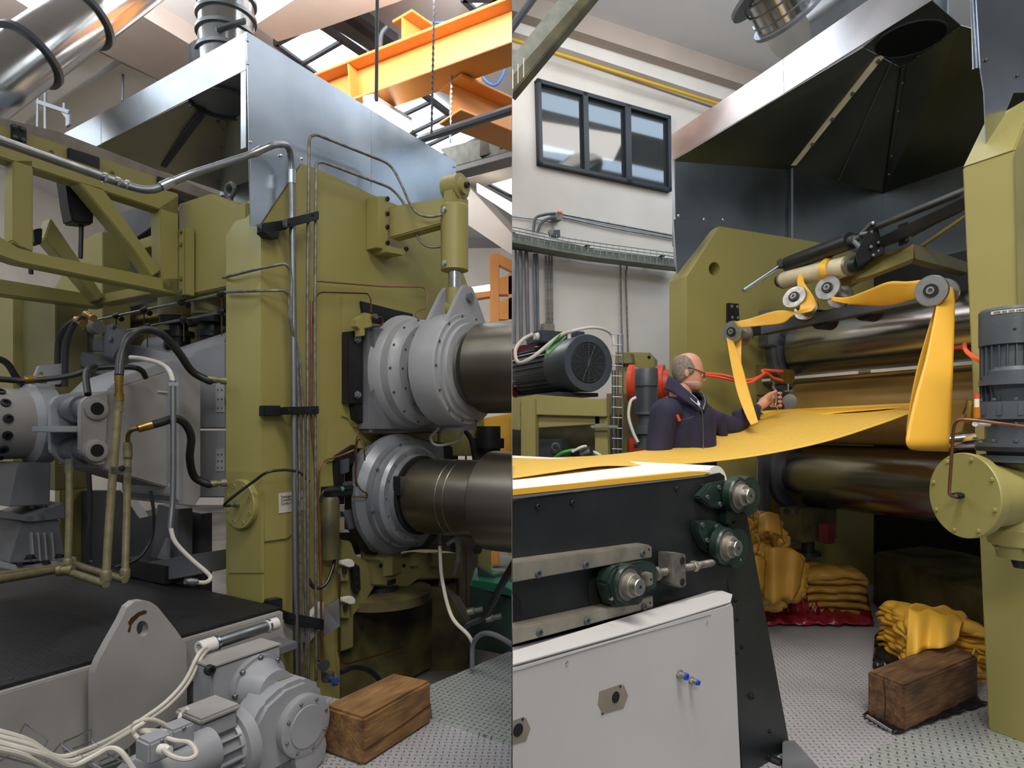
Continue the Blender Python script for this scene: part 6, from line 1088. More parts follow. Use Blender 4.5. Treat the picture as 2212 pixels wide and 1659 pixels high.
for k in range(28): t_ = 2*math.pi*k/28; rv = x_*math.cos(t_)+y_*math.sin(t_); box('cooling_fin', c-ax*.66+rv*r0*.88, ax*.30, rv*.014, rv.cross(ax)*.003, 'motor_blue', bmz, 0)
box('terminal_box', c-ax*.55+V((-.05, 0, r0+.03)), ax*.13, R.u*.13, V((0, 0, .05)), 'motor_blue', bmz, .01); lathe('cable_gland', c-ax*.42+V((-.16, 0, r0+.03)), V((-.9, -.3, 0)), [(0, .03), (.03, .035), (.05, .028), (.06, .028), (.06, 0)], 'lead_white', bmz, 16)
box('top_box', c-ax*.12+V((-.02, 0, r0+.01)), ax*.04, R.u*.04, V((0, 0, .02)), 'motor_blue', bmz); box('foot', c-ax*.5-V((0, 0, r0+.01)), ax*.35, R.u*.19, V((0, 0, .015)), 'motor_blue', bmz)
lathe('drive_flange', c, -ax, [(1.0, r0*1.15), (1.05, r0*1.15), (1.05, 0)], 'dark_red', bmz, 40)
for k, (q, r_, m_) in enumerate((([(1150, 722, 4.9), (1128, 735, 4.8), (1113, 758, 4.7), (1120, 783, 4.65), (1150, 772, 4.6), (1190, 740, 4.62), (1215, 722, 4.66), (1235, 716, 4.8)], .014, 'white_cable'), ([(1236, 715, 4.85), (1270, 708, 4.9), (1300, 710, 5.0), (1320, 722, 5.1), (1326, 745, 5.1), (1325, 800, 5.1)], .012, 'lead_white'), ([(1210, 722, 4.62), (1196, 738, 4.58), (1182, 755, 4.56), (1182, 766, 4.56), (1200, 750, 4.56), (1222, 727, 4.62)], .006, 'green_cable'))):
    tag(tube('cable', q, r_, m_), ('thick white cable looping over the big motor', 'white cable arching from the big motor to the ladder tray', 'green and white earth cable on the big motor')[k], 'cable')
dk = T('shaded_machine', 'dark olive machine side in the shade behind the motor stand', 'machine body'); prism('case', [W(x, y, 5.7) for x, y in ((1080, 895), (1330, 895), (1330, 1285), (1080, 1285))], V((.1, .25, 0)), 'olive_oily', dk)
st = T('motor_stand', 'olive welded stand under the large motor', 'stand')
def O3(n_, q, Y, dy=.08, m_='olive', par=st): return prism(n_, [W(x, y, Y) for x, y in q], V((.03, dy, 0)), m_, par, .004)
O3('top_rail', [(1095, 862), (1158, 852), (1292, 862), (1310, 860), (1310, 900), (1157, 896), (1095, 900)], 4.75); O3('lower_rail', [(1150, 898), (1296, 892), (1296, 916), (1150, 925)], 4.8); O3('leg', [(1125, 862), (1156, 862), (1157, 1290), (1125, 1290)], 4.72); O3('leg', [(1284, 866), (1311, 862), (1318, 1260), (1288, 1260)], 4.8); O3('left_rail', [(1090, 895), (1125, 898), (1125, 930), (1090, 926)], 4.74)
tag(prism('dark_gearbox', [W(x, y, 5.2) for x, y in ((1156, 950), (1212, 948), (1212, 1322), (1156, 1322))], V((.1, .3, 0)), 'charcoal'), 'dark gearbox with a chrome eye under the olive stand', 'gearbox'); 
er = T('eye_ring', 'chrome lifting eye in the shade under the olive stand', 'eye bolt'); ring('ring', W(1200, 965, 5.1), (0, -1, 0), .022, .034, -.008, .008, 'chrome', er, 24)
hc = T('helmet_shape', 'black rounded fan housing with white stripe behind the yellow sheet', 'machine part'); lathe('body', W(1256, 984, 4.5), V((.9, -.2, .25)), [(-.09, .0), (-.07, .045), (0, .07), (.07, .05), (.09, 0)], 'black', hc, 24); lathe('post', W(1262, 1000, 4.5)+V((0, 0, -1.25)), (0, 0, 1), [(0, .05), (1.25, .05), (1.25, 0)], 'charcoal', hc, 16); tube('stripe', [W(1236, 976, 4.43), W(1256, 966, 4.41), (W(1266, 964, 4.43))], .01, 'lead_white', hc); 
tag(tube('cable', [(1195, 992, 4.5), (1215, 978, 4.45), (1240, 972, 4.45)], .012, 'green_cable'), 'green and white cable under the olive stand', 'cable'); tag(tube('cable', [(1276, 976, 4.5), (1290, 980, 4.5), (1305, 992, 4.5)], .012, 'lead_white'), 'white cable right of the black fan housing', 'cable')
of = T('olive_gearcase', 'olive gear case with a round hole behind the big motor', 'gearbox'); bm = bmesh.new()
prism('case', [W(x, y, 6.2) for x, y in ((1330, 760), (1405, 762), (1413, 772), (1413, 900), (1330, 1000))], V((.1, .3, 0)), 'olive', of, .004, [[W(x, y, 6.2) for x, y in circ(1402, 772, 3.5, 4, 14)]]); prism('lid', [W(x, y, 6.1) for x, y in ((1325, 762), (1362, 762), (1366, 785), (1325, 785))], V((.05, .1, 0)), 'olive_dark', of)
prism('base', [W(x, y, 6.0) for x, y in ((1310, 850), (1400, 850), (1400, 1250), (1310, 1250))], V((.05, .1, 0)), 'olive_dark', of)
lt = T('ladder_tray', 'upright zinc wire ladder tray beside the big motor', 'cable tray')
for x in (1335, 1345): tube('rail', [W(x, 722, 4.9), W(x, 1150, 4.9)], .006, 'galv', lt, 6, 'l')
tube('pole', [W(1326, 800, 4.95), W(1326, 1150, 4.95)], .016, 'pipe_steel', lt, 10, 'l')
for i in range(13): tube('rung', [W(1322, 722+i*22.5, 4.88), W(1345, 723+i*22.5, 4.9)], .004, 'galv', lt, 5, 'l')
box('bracket', W(1305, 922, 4.75), V((.10, 0, 0)), V((0, .02, 0)), V((0, 0, .012)), 'concrete_beam', lt)
rm = T('red_motor', 'bright red round drive casing behind the small dark motor', 'motor'); lathe('casing', W(1410, 828, 5.6), V((.9, -.35, 0)), [(-.22, .09), (-.2, .17), (-.16, .17), (-.12, .13), (0, .125), (.06, .16), (.1, .16), (.1, .12), (.3, .1), (.3, 0)], 'red_paint', rm, 40)
box('foot', W(1372, 965, 5.5), V((.06, 0, 0)), V((0, .05, 0)), V((0, 0, .07)), 'red_paint', rm); box('plinth', W(1383, 1030, 5.5), V((.09, 0, 0)), V((0, .09, 0)), V((0, 0, .19)), 'olive', rm)
def vmotor(label, c, r_, sc_, mat, name='upright_motor', lbl=None):
    t = T(name, label, 'motor'); s_ = sc_
    lathe('fan_cover', c, (0, 0, 1), [(-.10*s_, r_*1.02), (.085*s_, r_*1.02), (.10*s_, r_*.95), (.10*s_, 0)], mat, t, 40); lathe('stator', c, (0, 0, -1), [(.10*s_, r_*.86), (.42*s_, r_*.86), (.42*s_, 0)], mat, t, 36)
    for k in range(24): t_ = 2*math.pi*k/24; rv = V((math.cos(t_), math.sin(t_), 0)); box('cooling_fin', c+rv*r_*.9-V((0, 0, .255*s_)), rv*r_*.09, V((0, 0, .15*s_)), V((-rv.y, rv.x, 0))*.0022*s_, mat, t, 0)
    return t
vm = vmotor('small dark upright motor between the big motor and the man', W(1396, 815, 5.0), .088, .7, 'charcoal')
c = W(1396, 890, 5.0); lathe('coupling', c, (0, 0, -1), [(0, .09), (.02, .09), (.02, .06), (.1, .055), (.1, .09), (.13, .09), (.13, .1), (.17, .1), (.17, .07), (.25, .07), (.25, .095), (.28, .095), (.28, 0)], 'charcoal', vm, 32)
tag(tube('cable', [(1374, 858, 4.9), (1362, 868, 4.9), (1358, 900, 4.9), (1368, 935, 4.9), (1378, 955, 4.9)], .012, 'lead_white'), 'white cable beside the small upright motor', 'cable')
# ------------------------------------------------------------ near gear motor, right edge
cN = W(2186, 700, 2.75); rN = .115
vm = vmotor('dark grey upright motor with a lettered label at the right picture edge', V((cN.x, cN.y, W(0, 700, 2.66).z)), rN, .78, 'charcoal')
def strip_arc(name, c, r_, t0, t1, z0, z1, mat, par, n=12):
    bm = bmesh.new(); q = []
    for i in range(n+1):
        t = t0+(t1-t0)*i/n; q.append([bm.verts.new(V((c.x+rr*math.cos(t), c.y+rr*math.sin(t), z))) for rr, z in ((r_, z0), (r_, z1), (r_+.001, z1), (r_+.001, z0))])
    for a, b in zip(q, q[1:]):
        for k in range(4): bm.faces.new((a[k], a[(k+1) % 4], b[(k+1) % 4], b[k]))
    bm.faces.new(q[0]); bm.faces.new(q[-1]); return mk(name, bm, mat, par)
zc = W(0, 700, 2.66).z; t0_, t1_ = math.radians(196), math.radians(262); strip_arc('label_strip', cN, rN*1.02+.001, t0_, t1_, zc+.048, zc+.061, 'white_paper', vm)
txt = 'MOTORE ASSE CROSS SMARTRG'
for i, chh in enumerate(txt):
    if chh == ' ': continue
    lo_ = textobj('letter', chh, .0115, 'ink'); tt = t0_+math.radians(5)+(t1_-t0_-math.radians(14))*i/len(txt)
    X = V((-math.sin(tt), math.cos(tt), 0)); N_ = V((math.cos(tt), math.sin(tt), 0)); M_ = Matrix((X, V((0, 0, 1)), N_)).transposed(); lo_.rotation_euler = M_.to_euler(); place(lo_, V((cN.x, cN.y, 0))+N_*(rN*1.02+.0025)+V((0, 0, zc+.050)), vm)
bolt(V((cN.x, cN.y, zc-.02))+V((-.55, -.83, 0))*rN*1.02, V((-.55, -.83, 0)), .006, 'black', vm, 'pan')
gbx = T('stacked_gearbox', 'dark grey stacked gearbox flanges below the labelled motor', 'gearbox'); cy_ = 2.72; gx = W(2192, 0, cy_).x; Z = lambda y: W(0, y, cy_-.1).z
prof = [(788, .085), (797, .098), (806, .098), (806, .112), (817, .112), (817, .125), (829, .125), (829, .098), (866, .082), (866, .132), (905, .132), (905, .105), (921, .105), (950, .104), (950, .112), (958, .112), (958, .138), (976, .138), (976, .10), (985, .095), (985, .12), (1000, .12), (1000, 0)]
lathe('flange_stack', V((gx, cy_, 0)), (0, 0, 1), [(Z(y), r_) for y, r_ in prof], 'charcoal', gbx, 44); lathe('dark_spacer', V((gx, cy_, 0)), (0, 0, 1), [(Z(966), .1385), (Z(976), .1385), (Z(976), 0)], 'black', gbx, 44)
for y, r_ in ((862, .122), (953, .125), (915, .12)):
    for k in range(10): t_ = 2*math.pi*(k+.5)/10; bolt(V((gx+r_*math.cos(t_), cy_+r_*math.sin(t_), Z(y))), (0, 0, 1), .008, 'charcoal', gbx, 'hex')
for k in range(12): t_ = 2*math.pi*k/12; rv = V((math.cos(t_), math.sin(t_), 0)); box('rib', V((gx, cy_, Z(884)))+rv*.13, rv*.006, V((-rv.y, rv.x, 0))*.012, V((0, 0, .028)), 'charcoal', gbx)
wgn = T('yellow_tag', 'small yellow sticker on the stacked gearbox', 'label'); strip_arc('sticker', V((gx, cy_, 0)), .1055, math.radians(262), math.radians(285), Z(930), Z(912), 'yellow_pipe', wgn, 5)
og_ = T('oil_gauge', 'small oil level glass with a red cap and amber oil', 'oil gauge'); c = W(2110, 905, 2.5); zz = lambda y: W(0, y, 2.5).z
lathe('cap', V((c.x, c.y, zz(861))), (0, 0, 1), [(0, .010), (.017, .010), (.017, 0)], 'red_paint', og_, 16); lathe('glass', V((c.x, c.y, zz(883))), (0, 0, 1), [(0, .009), (.045, .009), (.045, 0)], 'cream_roller', og_, 16); lathe('oil', V((c.x, c.y, zz(903))), (0, 0, 1), [(0, .0115), (.042, .0115), (.042, 0)], 'amber', og_, 16); lathe('foot', V((c.x, c.y, zz(908))), (0, 0, 1), [(0, .015), (.01, .015), (.01, 0)], 'brass', og_, 6); tube('elbow', [W(2106, 916, 2.5), W(2135, 916, 2.6)], .010, 'lead_white', og_, 10, 'l')
wg = T('worm_gearbox', 'pale olive worm gearbox with a big round bolted cover', 'gearbox')
c = W(2087, 1070, 2.72); ax = V((-.988, -.155, 0)); rG = .18
lathe('cover', c, ax, [(-.03, rG*.97), (0, rG), (.012, rG), (.016, rG*.985), (.016, 0)], 'olive', wg, 64); x_, y_ = basis(ax)
for k in range(8): t_ = 2*math.pi*(k+.35)/8; bolt(c+ax*.016+(x_*math.cos(t_)+y_*math.sin(t_))*rG*.88, ax, .0085, 'olive', wg, 'hex')
Zg = lambda y: W(0, y, 2.62).z; gx2 = W(2205, 0, 2.78).x
lathe('housing', V((gx2, 2.78, 0)), (0, 0, 1), [(Zg(985), .13), (Zg(1000), .145), (Zg(1012), .145), (Zg(1014), .128), (Zg(1150), .12), (Zg(1155), .125), (Zg(1162), .122), (Zg(1190), .118), (Zg(1195), .10), (Zg(1198), .10), (Zg(1205), .09), (Zg(1222), .085), (Zg(1222), 0)], 'olive', wg, 48)
lathe('case', c-ax*.03, -ax, [(0, .145), (.16, .13), (.16, 0)], 'olive', wg, 48)
for k in range(6): t_ = 2*math.pi*k/6; bolt(V((gx2+.1*math.cos(t_), 2.78+.1*math.sin(t_), Zg(1197))), (0, 0, -1), .009, 'olive', wg, 'hex')
lathe('drain_plug', V((gx2, 2.78, Zg(1245))), (0, 0, 1), [(0, .025), (.03, .035), (.04, .035), (.04, 0)], 'black', wg, 12); tube('blue_line', [V((gx2+.02, 2.75, Zg(1245))), V((gx2+.02, 2.75, .02))], .006, 'blue_cable', wg, 8, 'l')
cl_ = T('copper_oil_line', 'bent copper oil pipe with a black nut on the round gearbox cover', 'pipe')
tube('pipe', [c+ax*.05, W(2066, 1073, 2.62), W(2050, 1071, 2.6), W(2052, 1040, 2.58), W(2060, 920, 2.5), W(2070, 906, 2.45), W(2100, 907, 2.42), W(2240, 925, 2.35)], .0062, 'copper', cl_, 12, 'f', .04); lathe('nut', c+ax*.016, ax, [(0, .012), (.012, .012), (.014, .016), (.032, .016), (.034, .012), (.05, .012), (.05, 0)], 'black', cl_, 6)
# ------------------------------------------------------------ blocks and rubber piles on the tread floor
rbk, P = wblock('dark weathered timber block standing on black film, right picture', [(1873, 1449), (1953, 1482), (2113, 1416), (2034, 1386)], .235, 'timber_dark')
bm = bmesh.new(); addtube(bm, [P[0].lerp(P[1], .45)+V((0, -.004, .001)), P[0].lerp(P[1], .5)+V((0, -.005, -.12)), P[0].lerp(P[1], .47)+V((0, -.004, -.22))], .002, 5); mk('crack', bm, 'dark_hole', rbk)
def film(label, q, mat, cat='plastic film', amp=.02, n=22, z0=.012):
    t = T('plastic_film', label, cat, 'plastic films on the floor'); P = [PZ(x, y, z0) for x, y in q]; bm = bmesh.new(); random.seed(len(label))
    g = []
    for i in range(n+1):
        row = []
        for j in range(n+1):
            p = P[0].lerp(P[1], i/n).lerp(P[3].lerp(P[2], i/n), j/n); ph = math.sin(i*1.3+j*.7)*math.cos(j*1.7-i*.4)
            e_ = math.sin(i*2.1)*.01 if j in (0, n) else (math.cos(j*1.9)*.012 if i in (0, n) else 0)
            row.append(bm.verts.new(p+V((e_, e_, amp*(.5+.5*ph)*(1 if 0 < i < n and 0 < j < n else .3)))))
        g.append(row)
    for i in range(n):
        for j in range(n): bm.faces.new((g[i][j], g[i+1][j], g[i+1][j+1], g[i][j+1]))
    mk('film', bm, mat, t, ang=60, solid=.0015); return t
film('crumpled black plastic film under the dark timber block', [(1862, 1545), (1935, 1586), (2135, 1520), (1990, 1440)], 'black_plastic_film', amp=.012)
film('black plastic film spread behind the dark timber block', [(1890, 1375), (1885, 1445), (2060, 1460), (2080, 1350)], 'black_plastic_film', amp=.07)
film('crumpled red plastic film under the yellow rubber piles', [(1630, 1300), (1650, 1352), (1888, 1352), (1870, 1270)], 'red_plastic_film', amp=.07)
film('red plastic film bunched between the tall pile and the folded pile', [(1655, 1280), (1680, 1335), (1768, 1335), (1755, 1262)], 'red_plastic_film', amp=.2)
tag(tube('batten', [(1872, 1546, 3.26), (1932, 1584, 3.15)], .008, 'steel_bright', None, 8, 'l'), 'thin bright metal strip under the corner of the dark timber block', 'strip')
def wavy(name, par, c, ex, ey, nx, ny, amp, seed, mat='yellow_rubber_dim', fold=.018, curl=.03, th=.008):
    rnd = random.Random(seed); ph = [rnd.uniform(0, 6.3) for _ in range(6)]; bm = bmesh.new(); g = []
    for i in range(nx+1):
        row = []
        for j in range(ny+1):
            u, v = i/nx*2-1, j/ny*2-1
            z = amp*(math.sin(u*3+ph[0]+v*1.5)+.6*math.sin(v*5+ph[1]-u*2)+.4*math.sin(u*9+ph[2]+v*4))/2
            z -= curl*(max(0, abs(u)-.75)*4)**2+curl*(max(0, abs(v)-.8)*5)**2
            row.append(bm.verts.new(c+ex*u*(1+.06*math.sin(v*7+ph[3]))+ey*v*(1+.06*math.sin(u*8+ph[4]))+V((0, 0, z))))
        g.append(row)
    for i in range(nx):
        for j in range(ny): bm.faces.new((g[i][j], g[i+1][j], g[i+1][j+1], g[i][j+1]))
    return mk(name, bm, mat, par, ang=75, solid=th)
def stack(label, c, ex, ey, n, dz, mat, seed, tilt=0):
    t = T('rubber_pile', label, 'rubber pile', 'piles of scrap rubber')
    for k in range(n):
        last = k == n-1; rnd = random.Random(seed+k); s_ = rnd.uniform(.93, 1.03)
        wavy('fold', t, c+V((rnd.uniform(-.015, .015), rnd.uniform(-.015, .015), dz*(k+.7)))+ex*tilt*(k/n), ex*s_, ey*rnd.uniform(.94, 1.03), 26, 14, .012+.012*(last), seed+k, mat, curl=.045 if last else .02, th=dz*.62)
    return t
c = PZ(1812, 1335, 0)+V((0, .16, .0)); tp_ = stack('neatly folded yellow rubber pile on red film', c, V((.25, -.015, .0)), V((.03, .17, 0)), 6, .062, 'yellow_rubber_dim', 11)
c = PZ(2045, 1455, 0)+V((0, .12, 0)); t = stack('bright yellow folded rubber pile behind the dark timber block', c, V((.24, -.05, -.03)), V((.03, .2, 0)), 10, .034, 'yellow_rubber', 31)
wavy('top_drape', t, W(2018, 1352, 3.95), V((.17, -.02, -.03)), V((.04, .02, .13)), 26, 18, .03, 77, 'yellow_rubber', curl=.03)
ribbon('front_drape', [W(1963, 1314, 3.82), W(1985, 1322, 3.8), W(2008, 1315, 3.86), (W(2040, 1328, 3.84)), W(2062, 1326, 3.9), W(2082, 1345, 3.86)], [W(1957, 1424, 3.66), W(1980, 1412, 3.6), W(2003, 1402, 3.66), W(2035, 1400, 3.6), W(2058, 1392, 3.68), W(2070, 1378, 3.72)], 'yellow_rubber', t, .008, 10, 6, sag=-.03)
for k in range(6): ribbon('fold_edge', [W(2085+7*k, 1352+6*k, 3.9), W(2075+7*k, 1385+4*k, 3.85), W(2083+7*k, 1415, 3.85)], [W(2092+7*k, 1354+6*k, 4.0), W(2085+7*k, 1388+4*k, 3.98), W(2090+7*k, 1415, 3.98)], 'yellow_rubber_dim', t, .006, 4, 6)
ribbon('fold_edge', [W(2118, 1412, 3.7), W(2105, 1402, 3.7), W(2098, 1430, 3.65), W(2112, 1455, 3.65)], [W(2128, 1414, 3.8), W(2116, 1410, 3.8), W(2110, 1432, 3.75), W(2124, 1455, 3.75)], 'yellow_rubber', t, .006, 4, 6)
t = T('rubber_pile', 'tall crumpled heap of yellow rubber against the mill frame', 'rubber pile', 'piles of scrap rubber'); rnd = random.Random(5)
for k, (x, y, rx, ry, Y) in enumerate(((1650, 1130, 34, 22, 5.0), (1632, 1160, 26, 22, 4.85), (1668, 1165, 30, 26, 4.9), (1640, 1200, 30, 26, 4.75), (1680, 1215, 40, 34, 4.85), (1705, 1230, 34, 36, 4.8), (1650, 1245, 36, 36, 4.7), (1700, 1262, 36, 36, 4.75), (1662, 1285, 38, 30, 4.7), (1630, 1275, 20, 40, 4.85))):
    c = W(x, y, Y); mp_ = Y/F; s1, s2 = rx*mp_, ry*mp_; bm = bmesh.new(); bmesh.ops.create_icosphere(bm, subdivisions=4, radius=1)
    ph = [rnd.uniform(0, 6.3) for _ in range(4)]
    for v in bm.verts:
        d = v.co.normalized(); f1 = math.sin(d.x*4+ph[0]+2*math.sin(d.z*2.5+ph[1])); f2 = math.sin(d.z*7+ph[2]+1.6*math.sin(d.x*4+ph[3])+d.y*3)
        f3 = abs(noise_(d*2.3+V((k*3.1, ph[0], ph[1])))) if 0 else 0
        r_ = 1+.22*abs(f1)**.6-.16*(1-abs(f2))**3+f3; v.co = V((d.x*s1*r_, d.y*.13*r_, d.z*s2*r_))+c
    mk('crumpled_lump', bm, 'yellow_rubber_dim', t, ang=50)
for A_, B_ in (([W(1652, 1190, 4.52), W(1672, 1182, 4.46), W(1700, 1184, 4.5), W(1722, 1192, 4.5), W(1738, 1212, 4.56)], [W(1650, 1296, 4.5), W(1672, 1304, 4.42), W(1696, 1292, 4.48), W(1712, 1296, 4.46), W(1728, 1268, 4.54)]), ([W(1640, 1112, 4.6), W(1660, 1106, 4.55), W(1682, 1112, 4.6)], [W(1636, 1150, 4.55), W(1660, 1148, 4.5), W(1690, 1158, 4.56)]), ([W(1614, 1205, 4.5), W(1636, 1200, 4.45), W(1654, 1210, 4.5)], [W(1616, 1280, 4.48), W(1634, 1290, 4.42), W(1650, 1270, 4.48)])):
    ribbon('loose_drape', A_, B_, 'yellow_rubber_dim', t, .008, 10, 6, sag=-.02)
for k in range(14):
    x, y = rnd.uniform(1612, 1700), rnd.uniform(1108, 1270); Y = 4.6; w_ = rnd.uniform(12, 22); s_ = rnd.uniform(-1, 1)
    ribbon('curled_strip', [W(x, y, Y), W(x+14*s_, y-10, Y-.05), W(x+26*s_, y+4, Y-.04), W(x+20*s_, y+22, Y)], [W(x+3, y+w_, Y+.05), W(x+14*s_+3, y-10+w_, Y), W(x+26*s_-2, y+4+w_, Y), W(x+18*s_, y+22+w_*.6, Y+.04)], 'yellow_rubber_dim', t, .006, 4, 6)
tag(tube('cord', [(1636, 990, 4.3), (1635, 1060, 4.3), (1632, 1090, 4.3), (1640, 1108, 4.4)], .0025, 'lead_white', None, 6), 'thin white cord hanging below the yellow sheet to the rubber heap', 'cord')

kr_ = T('curb_rail', 'grey steel curb rail on the floor beside the conveyor foot', 'rail'); prism('rail', [PZ(1690, 1600, .05), PZ(1716, 1598, .05), PZ(1800, 1690, .05), PZ(1690, 1700, .05)], V((0, 0, -.05)), 'grey_dark', kr_)
# ============================================================ THE OPERATOR
def cap(bm, p0, r0, p1, r1, n=8, fl=1.0, seg=16):
    p0, p1 = V(p0), V(p1); d = p1-p0; l = d.length; pr = []
    for i in range(n+1): a = math.pi/2*i/n; pr.append((-r0*math.cos(a), r0*math.sin(a)))
    for i in range(n+1): a = math.pi/2*(1-i/n); pr.append((l+r1*math.cos(a), r1*math.sin(a)))
    addlathe(bm, p0, d, pr, seg)
def blob(bm, c, rx, ry, rz, rot=0, sub=3):
    tmp = bmesh.ops.create_icosphere(bm, subdivisions=sub, radius=1); M_ = Matrix.Rotation(rot, 3, 'Z')
    for v in tmp['verts']: v.co = M_ @ V((v.co.x*rx, v.co.y*ry, v.co.z*rz))+V(c)
def remesh(o, vox, sm=2, fac=.5):
    m = o.modifiers.new('skin', 'REMESH'); m.mode = 'VOXEL'; m.voxel_size = vox; m.use_smooth_shade = True
    if sm: s = o.modifiers.new('smooth', 'SMOOTH'); s.factor = fac; s.iterations = sm
man = T('person', 'balding man in dark blue work jacket and glasses reaching right toward the cutter', 'person')
YP = 3.8; mp = YP/F
P_ = lambda x, y, dy=0: W(x, y, YP)+V((0, dy, 0))
fl_ = H+(CY-0)*0
hc = P_(1487, 806)                         # head centre
headbm = bmesh.new()
# rings: (y px, back px, front px, half width)
hp_ = [(762.5, 1485, 1491, .012), (765, 1472, 1500, .038), (770, 1462, 1507, .058), (778, 1457, 1513, .068), (788, 1454.5, 1517, .073), (798, 1454, 1518.5, .074), (805, 1454.5, 1519, .073), (810, 1456, 1515.5, .071), (816, 1458, 1515, .069), (824, 1460, 1515, .066), (830, 1464, 1513, .062), (835, 1469, 1513, .056), (840, 1474, 1511, .048), (845, 1482, 1509, .038), (848, 1490, 1505, .02)]
rings = []
fw = V((math.cos(-.16), math.sin(-.16), 0)); sd_ = V((-fw.y, fw.x, 0))      # facing right, a little toward the camera
for y, xb, xf, hw_ in hp_:
    cc = (xb+xf)/2; a_ = (xf-xb)/2*mp; c = P_(cc, y); row = []
    for i in range(24):
        t = 2*math.pi*i/24; cx_, sx_ = math.cos(t), math.sin(t); e_ = .85
        row.append(headbm.verts.new(c+fw*a_*math.copysign(abs(cx_)**e_, cx_)+sd_*hw_*math.copysign(abs(sx_)**e_, sx_)))
    rings.append(row)
for A, B in zip(rings, rings[1:]):
    for i in range(24): j = (i+1) % 24; headbm.faces.new((A[i], A[j], B[j], B[i]))
headbm.faces.new(rings[0]); headbm.faces.new(rings[-1])
bb = bmesh.new()
me_ = bpy.data.meshes.new('tmp'); headbm.to_mesh(me_); bb.from_mesh(me_); headbm.free(); bpy.data.meshes.remove(me_)
N = P_(1516, 815)
cap(bb, N+V((-.004, 0, .014)), .006, N+V((.012, -.003, -.016)), .0105); cap(bb, N+V((.010, -.003, -.018)), .010, N+V((-.004, 0, -.02)), .013)   # nose bridge and tip
cap(bb, P_(1516, 804, .03), .008, P_(1516, 804, -.03), .008)      # brow
cap(bb, P_(1512.5, 829, .016), .006, P_(1512.5, 829, -.018), .006); cap(bb, P_(1512, 833, .014), .006, P_(1512, 833, -.016), .006)  # lips
blob(bb, P_(1476, 808, -.073), .014, .008, .026); blob(bb, P_(1476, 808, .073), .014, .008, .026)                                    # ears
blob(bb, P_(1500, 840), .035, .035, .02)
neck0, neck1 = P_(1470, 862), P_(1478, 828)
cap(bb, neck0, .062, neck1, .052)
hip = P_(1465, 1180, .08); fz = hip.z
torso_lo, torso_hi = P_(1464, 1080, .05), P_(1472, 905, .02)
for q in ((hip, .15, torso_lo, .14), (torso_lo, .14, torso_hi, .15)): cap(bb, *q)
shR, shL = P_(1428, 893, -.12), P_(1512, 890, .17)      # right shoulder is nearer the camera
cap(bb, shR, .06, shL, .06)
elR, wrR = P_(1408, 990, -.14), P_(1440, 1045, -.22)
elL, wrL = W(1578, 925, 4.15), W(1636, 882, 4.42)
for q in ((shR, .055, elR, .042), (elR, .042, wrR, .03), (shL, .055, elL, .042), (elL, .042, wrL, .028)): cap(bb, *q)
hand = W(1660, 864, 4.5); cap(bb, wrL, .027, W(1650, 871, 4.47), .034); cap(bb, W(1650, 869, 4.47), .036, W(1664, 858, 4.52), .034)
hx = W(1676, 862, 4.5)
for k in range(4):                                     # four fingers closed round the grip
    zc_ = W(0, 849+9*k, 4.5).z; ln = (.030, .034, .032, .026)[k]
    p0 = W(1665, 849+8*k, 4.52); p0.z = zc_; k1 = V((hx.x+.018, hx.y+.03, zc_)); k2 = V((hx.x+.030, hx.y-.012, zc_-.002)); k3 = V((hx.x+.008, hx.y-.034, zc_-.004))
    cap(bb, p0, .012, k1, .0115, 4, 1, 10); cap(bb, k1, .0115, k2, .0108, 4, 1, 10); cap(bb, k2, .0108, k3, .009, 4, 1, 10)
cap(bb, W(1660, 860, 4.44), .014, W(1667, 850, 4.42), .012, 4, 1, 10); cap(bb, W(1667, 850, 4.42), .012, W(1676, 845, 4.43), .010, 4, 1, 10)   # thumb over the top
hR = W(1444, 1062, YP-.25); cap(bb, wrR, .028, hR, .034)
for k in range(4): q = hR+V((.012*(k-1.5), -.01, -.03)); cap(bb, q, .010, q+V((.004, -.012, -.045)), .008, 4, 1, 10); cap(bb, q+V((.004, -.012, -.045)), .0085, q+V((.006, .002, -.075)), .007, 4, 1, 10)
cap(bb, hR+V((.02, -.02, 0)), .011, hR+V((.035, -.03, -.05)), .009, 4, 1, 10)
kn = [V((hip.x-.02, hip.y-.11, .55)), V((hip.x+.06, hip.y+.10, .55))]; an = [V((hip.x-.08, hip.y-.12, .09)), V((hip.x+.10, hip.y+.12, .09))]
hs = [V((hip.x, hip.y-.09, fz)), V((hip.x, hip.y+.09, fz))]
for a_, b_, c_ in zip(hs, kn, an): cap(bb, a_, .095, b_, .062); cap(bb, b_, .06, c_, .042); cap(bb, c_, .04, c_+V((.13, -.02, -.05)), .035)
body = mk('body', bb, 'skin', man, clip=False); remesh(body, .0045, 3)
# clothing
jb_ = bmesh.new(); cap(jb_, P_(1465, 1140, .07), .165, P_(1466, 1000, .04), .17); cap(jb_, P_(1466, 1000, .04), .17, P_(1472, 910, .02), .165)
cap(jb_, shR, .088, shL, .082); cap(jb_, shR+V((-.01, 0, -.01)), .085, elR+V((-.0, 0, 0)), .072); cap(jb_, elR, .072, wrR, .05)
cap(jb_, shL+V((0, 0, -.01)), .085, elL, .07); cap(jb_, elL, .068, W(1628, 890, 4.38), .046); cap(jb_, P_(1500, 905, -.04), .11, P_(1505, 1010, -.02), .11)
for p, q, r_ in ((W(1555, 900, 4.0), W(1562, 940, 4.02), .03), (W(1590, 893, 4.15), W(1596, 925, 4.15), .026), (W(1606, 888, 4.25), W(1610, 918, 4.25), .024)): cap(jb_, p, r_, q, r_)
jk = mk('jacket', jb_, 'navy_cloth', man, clip=False); remesh(jk, .007, 4)
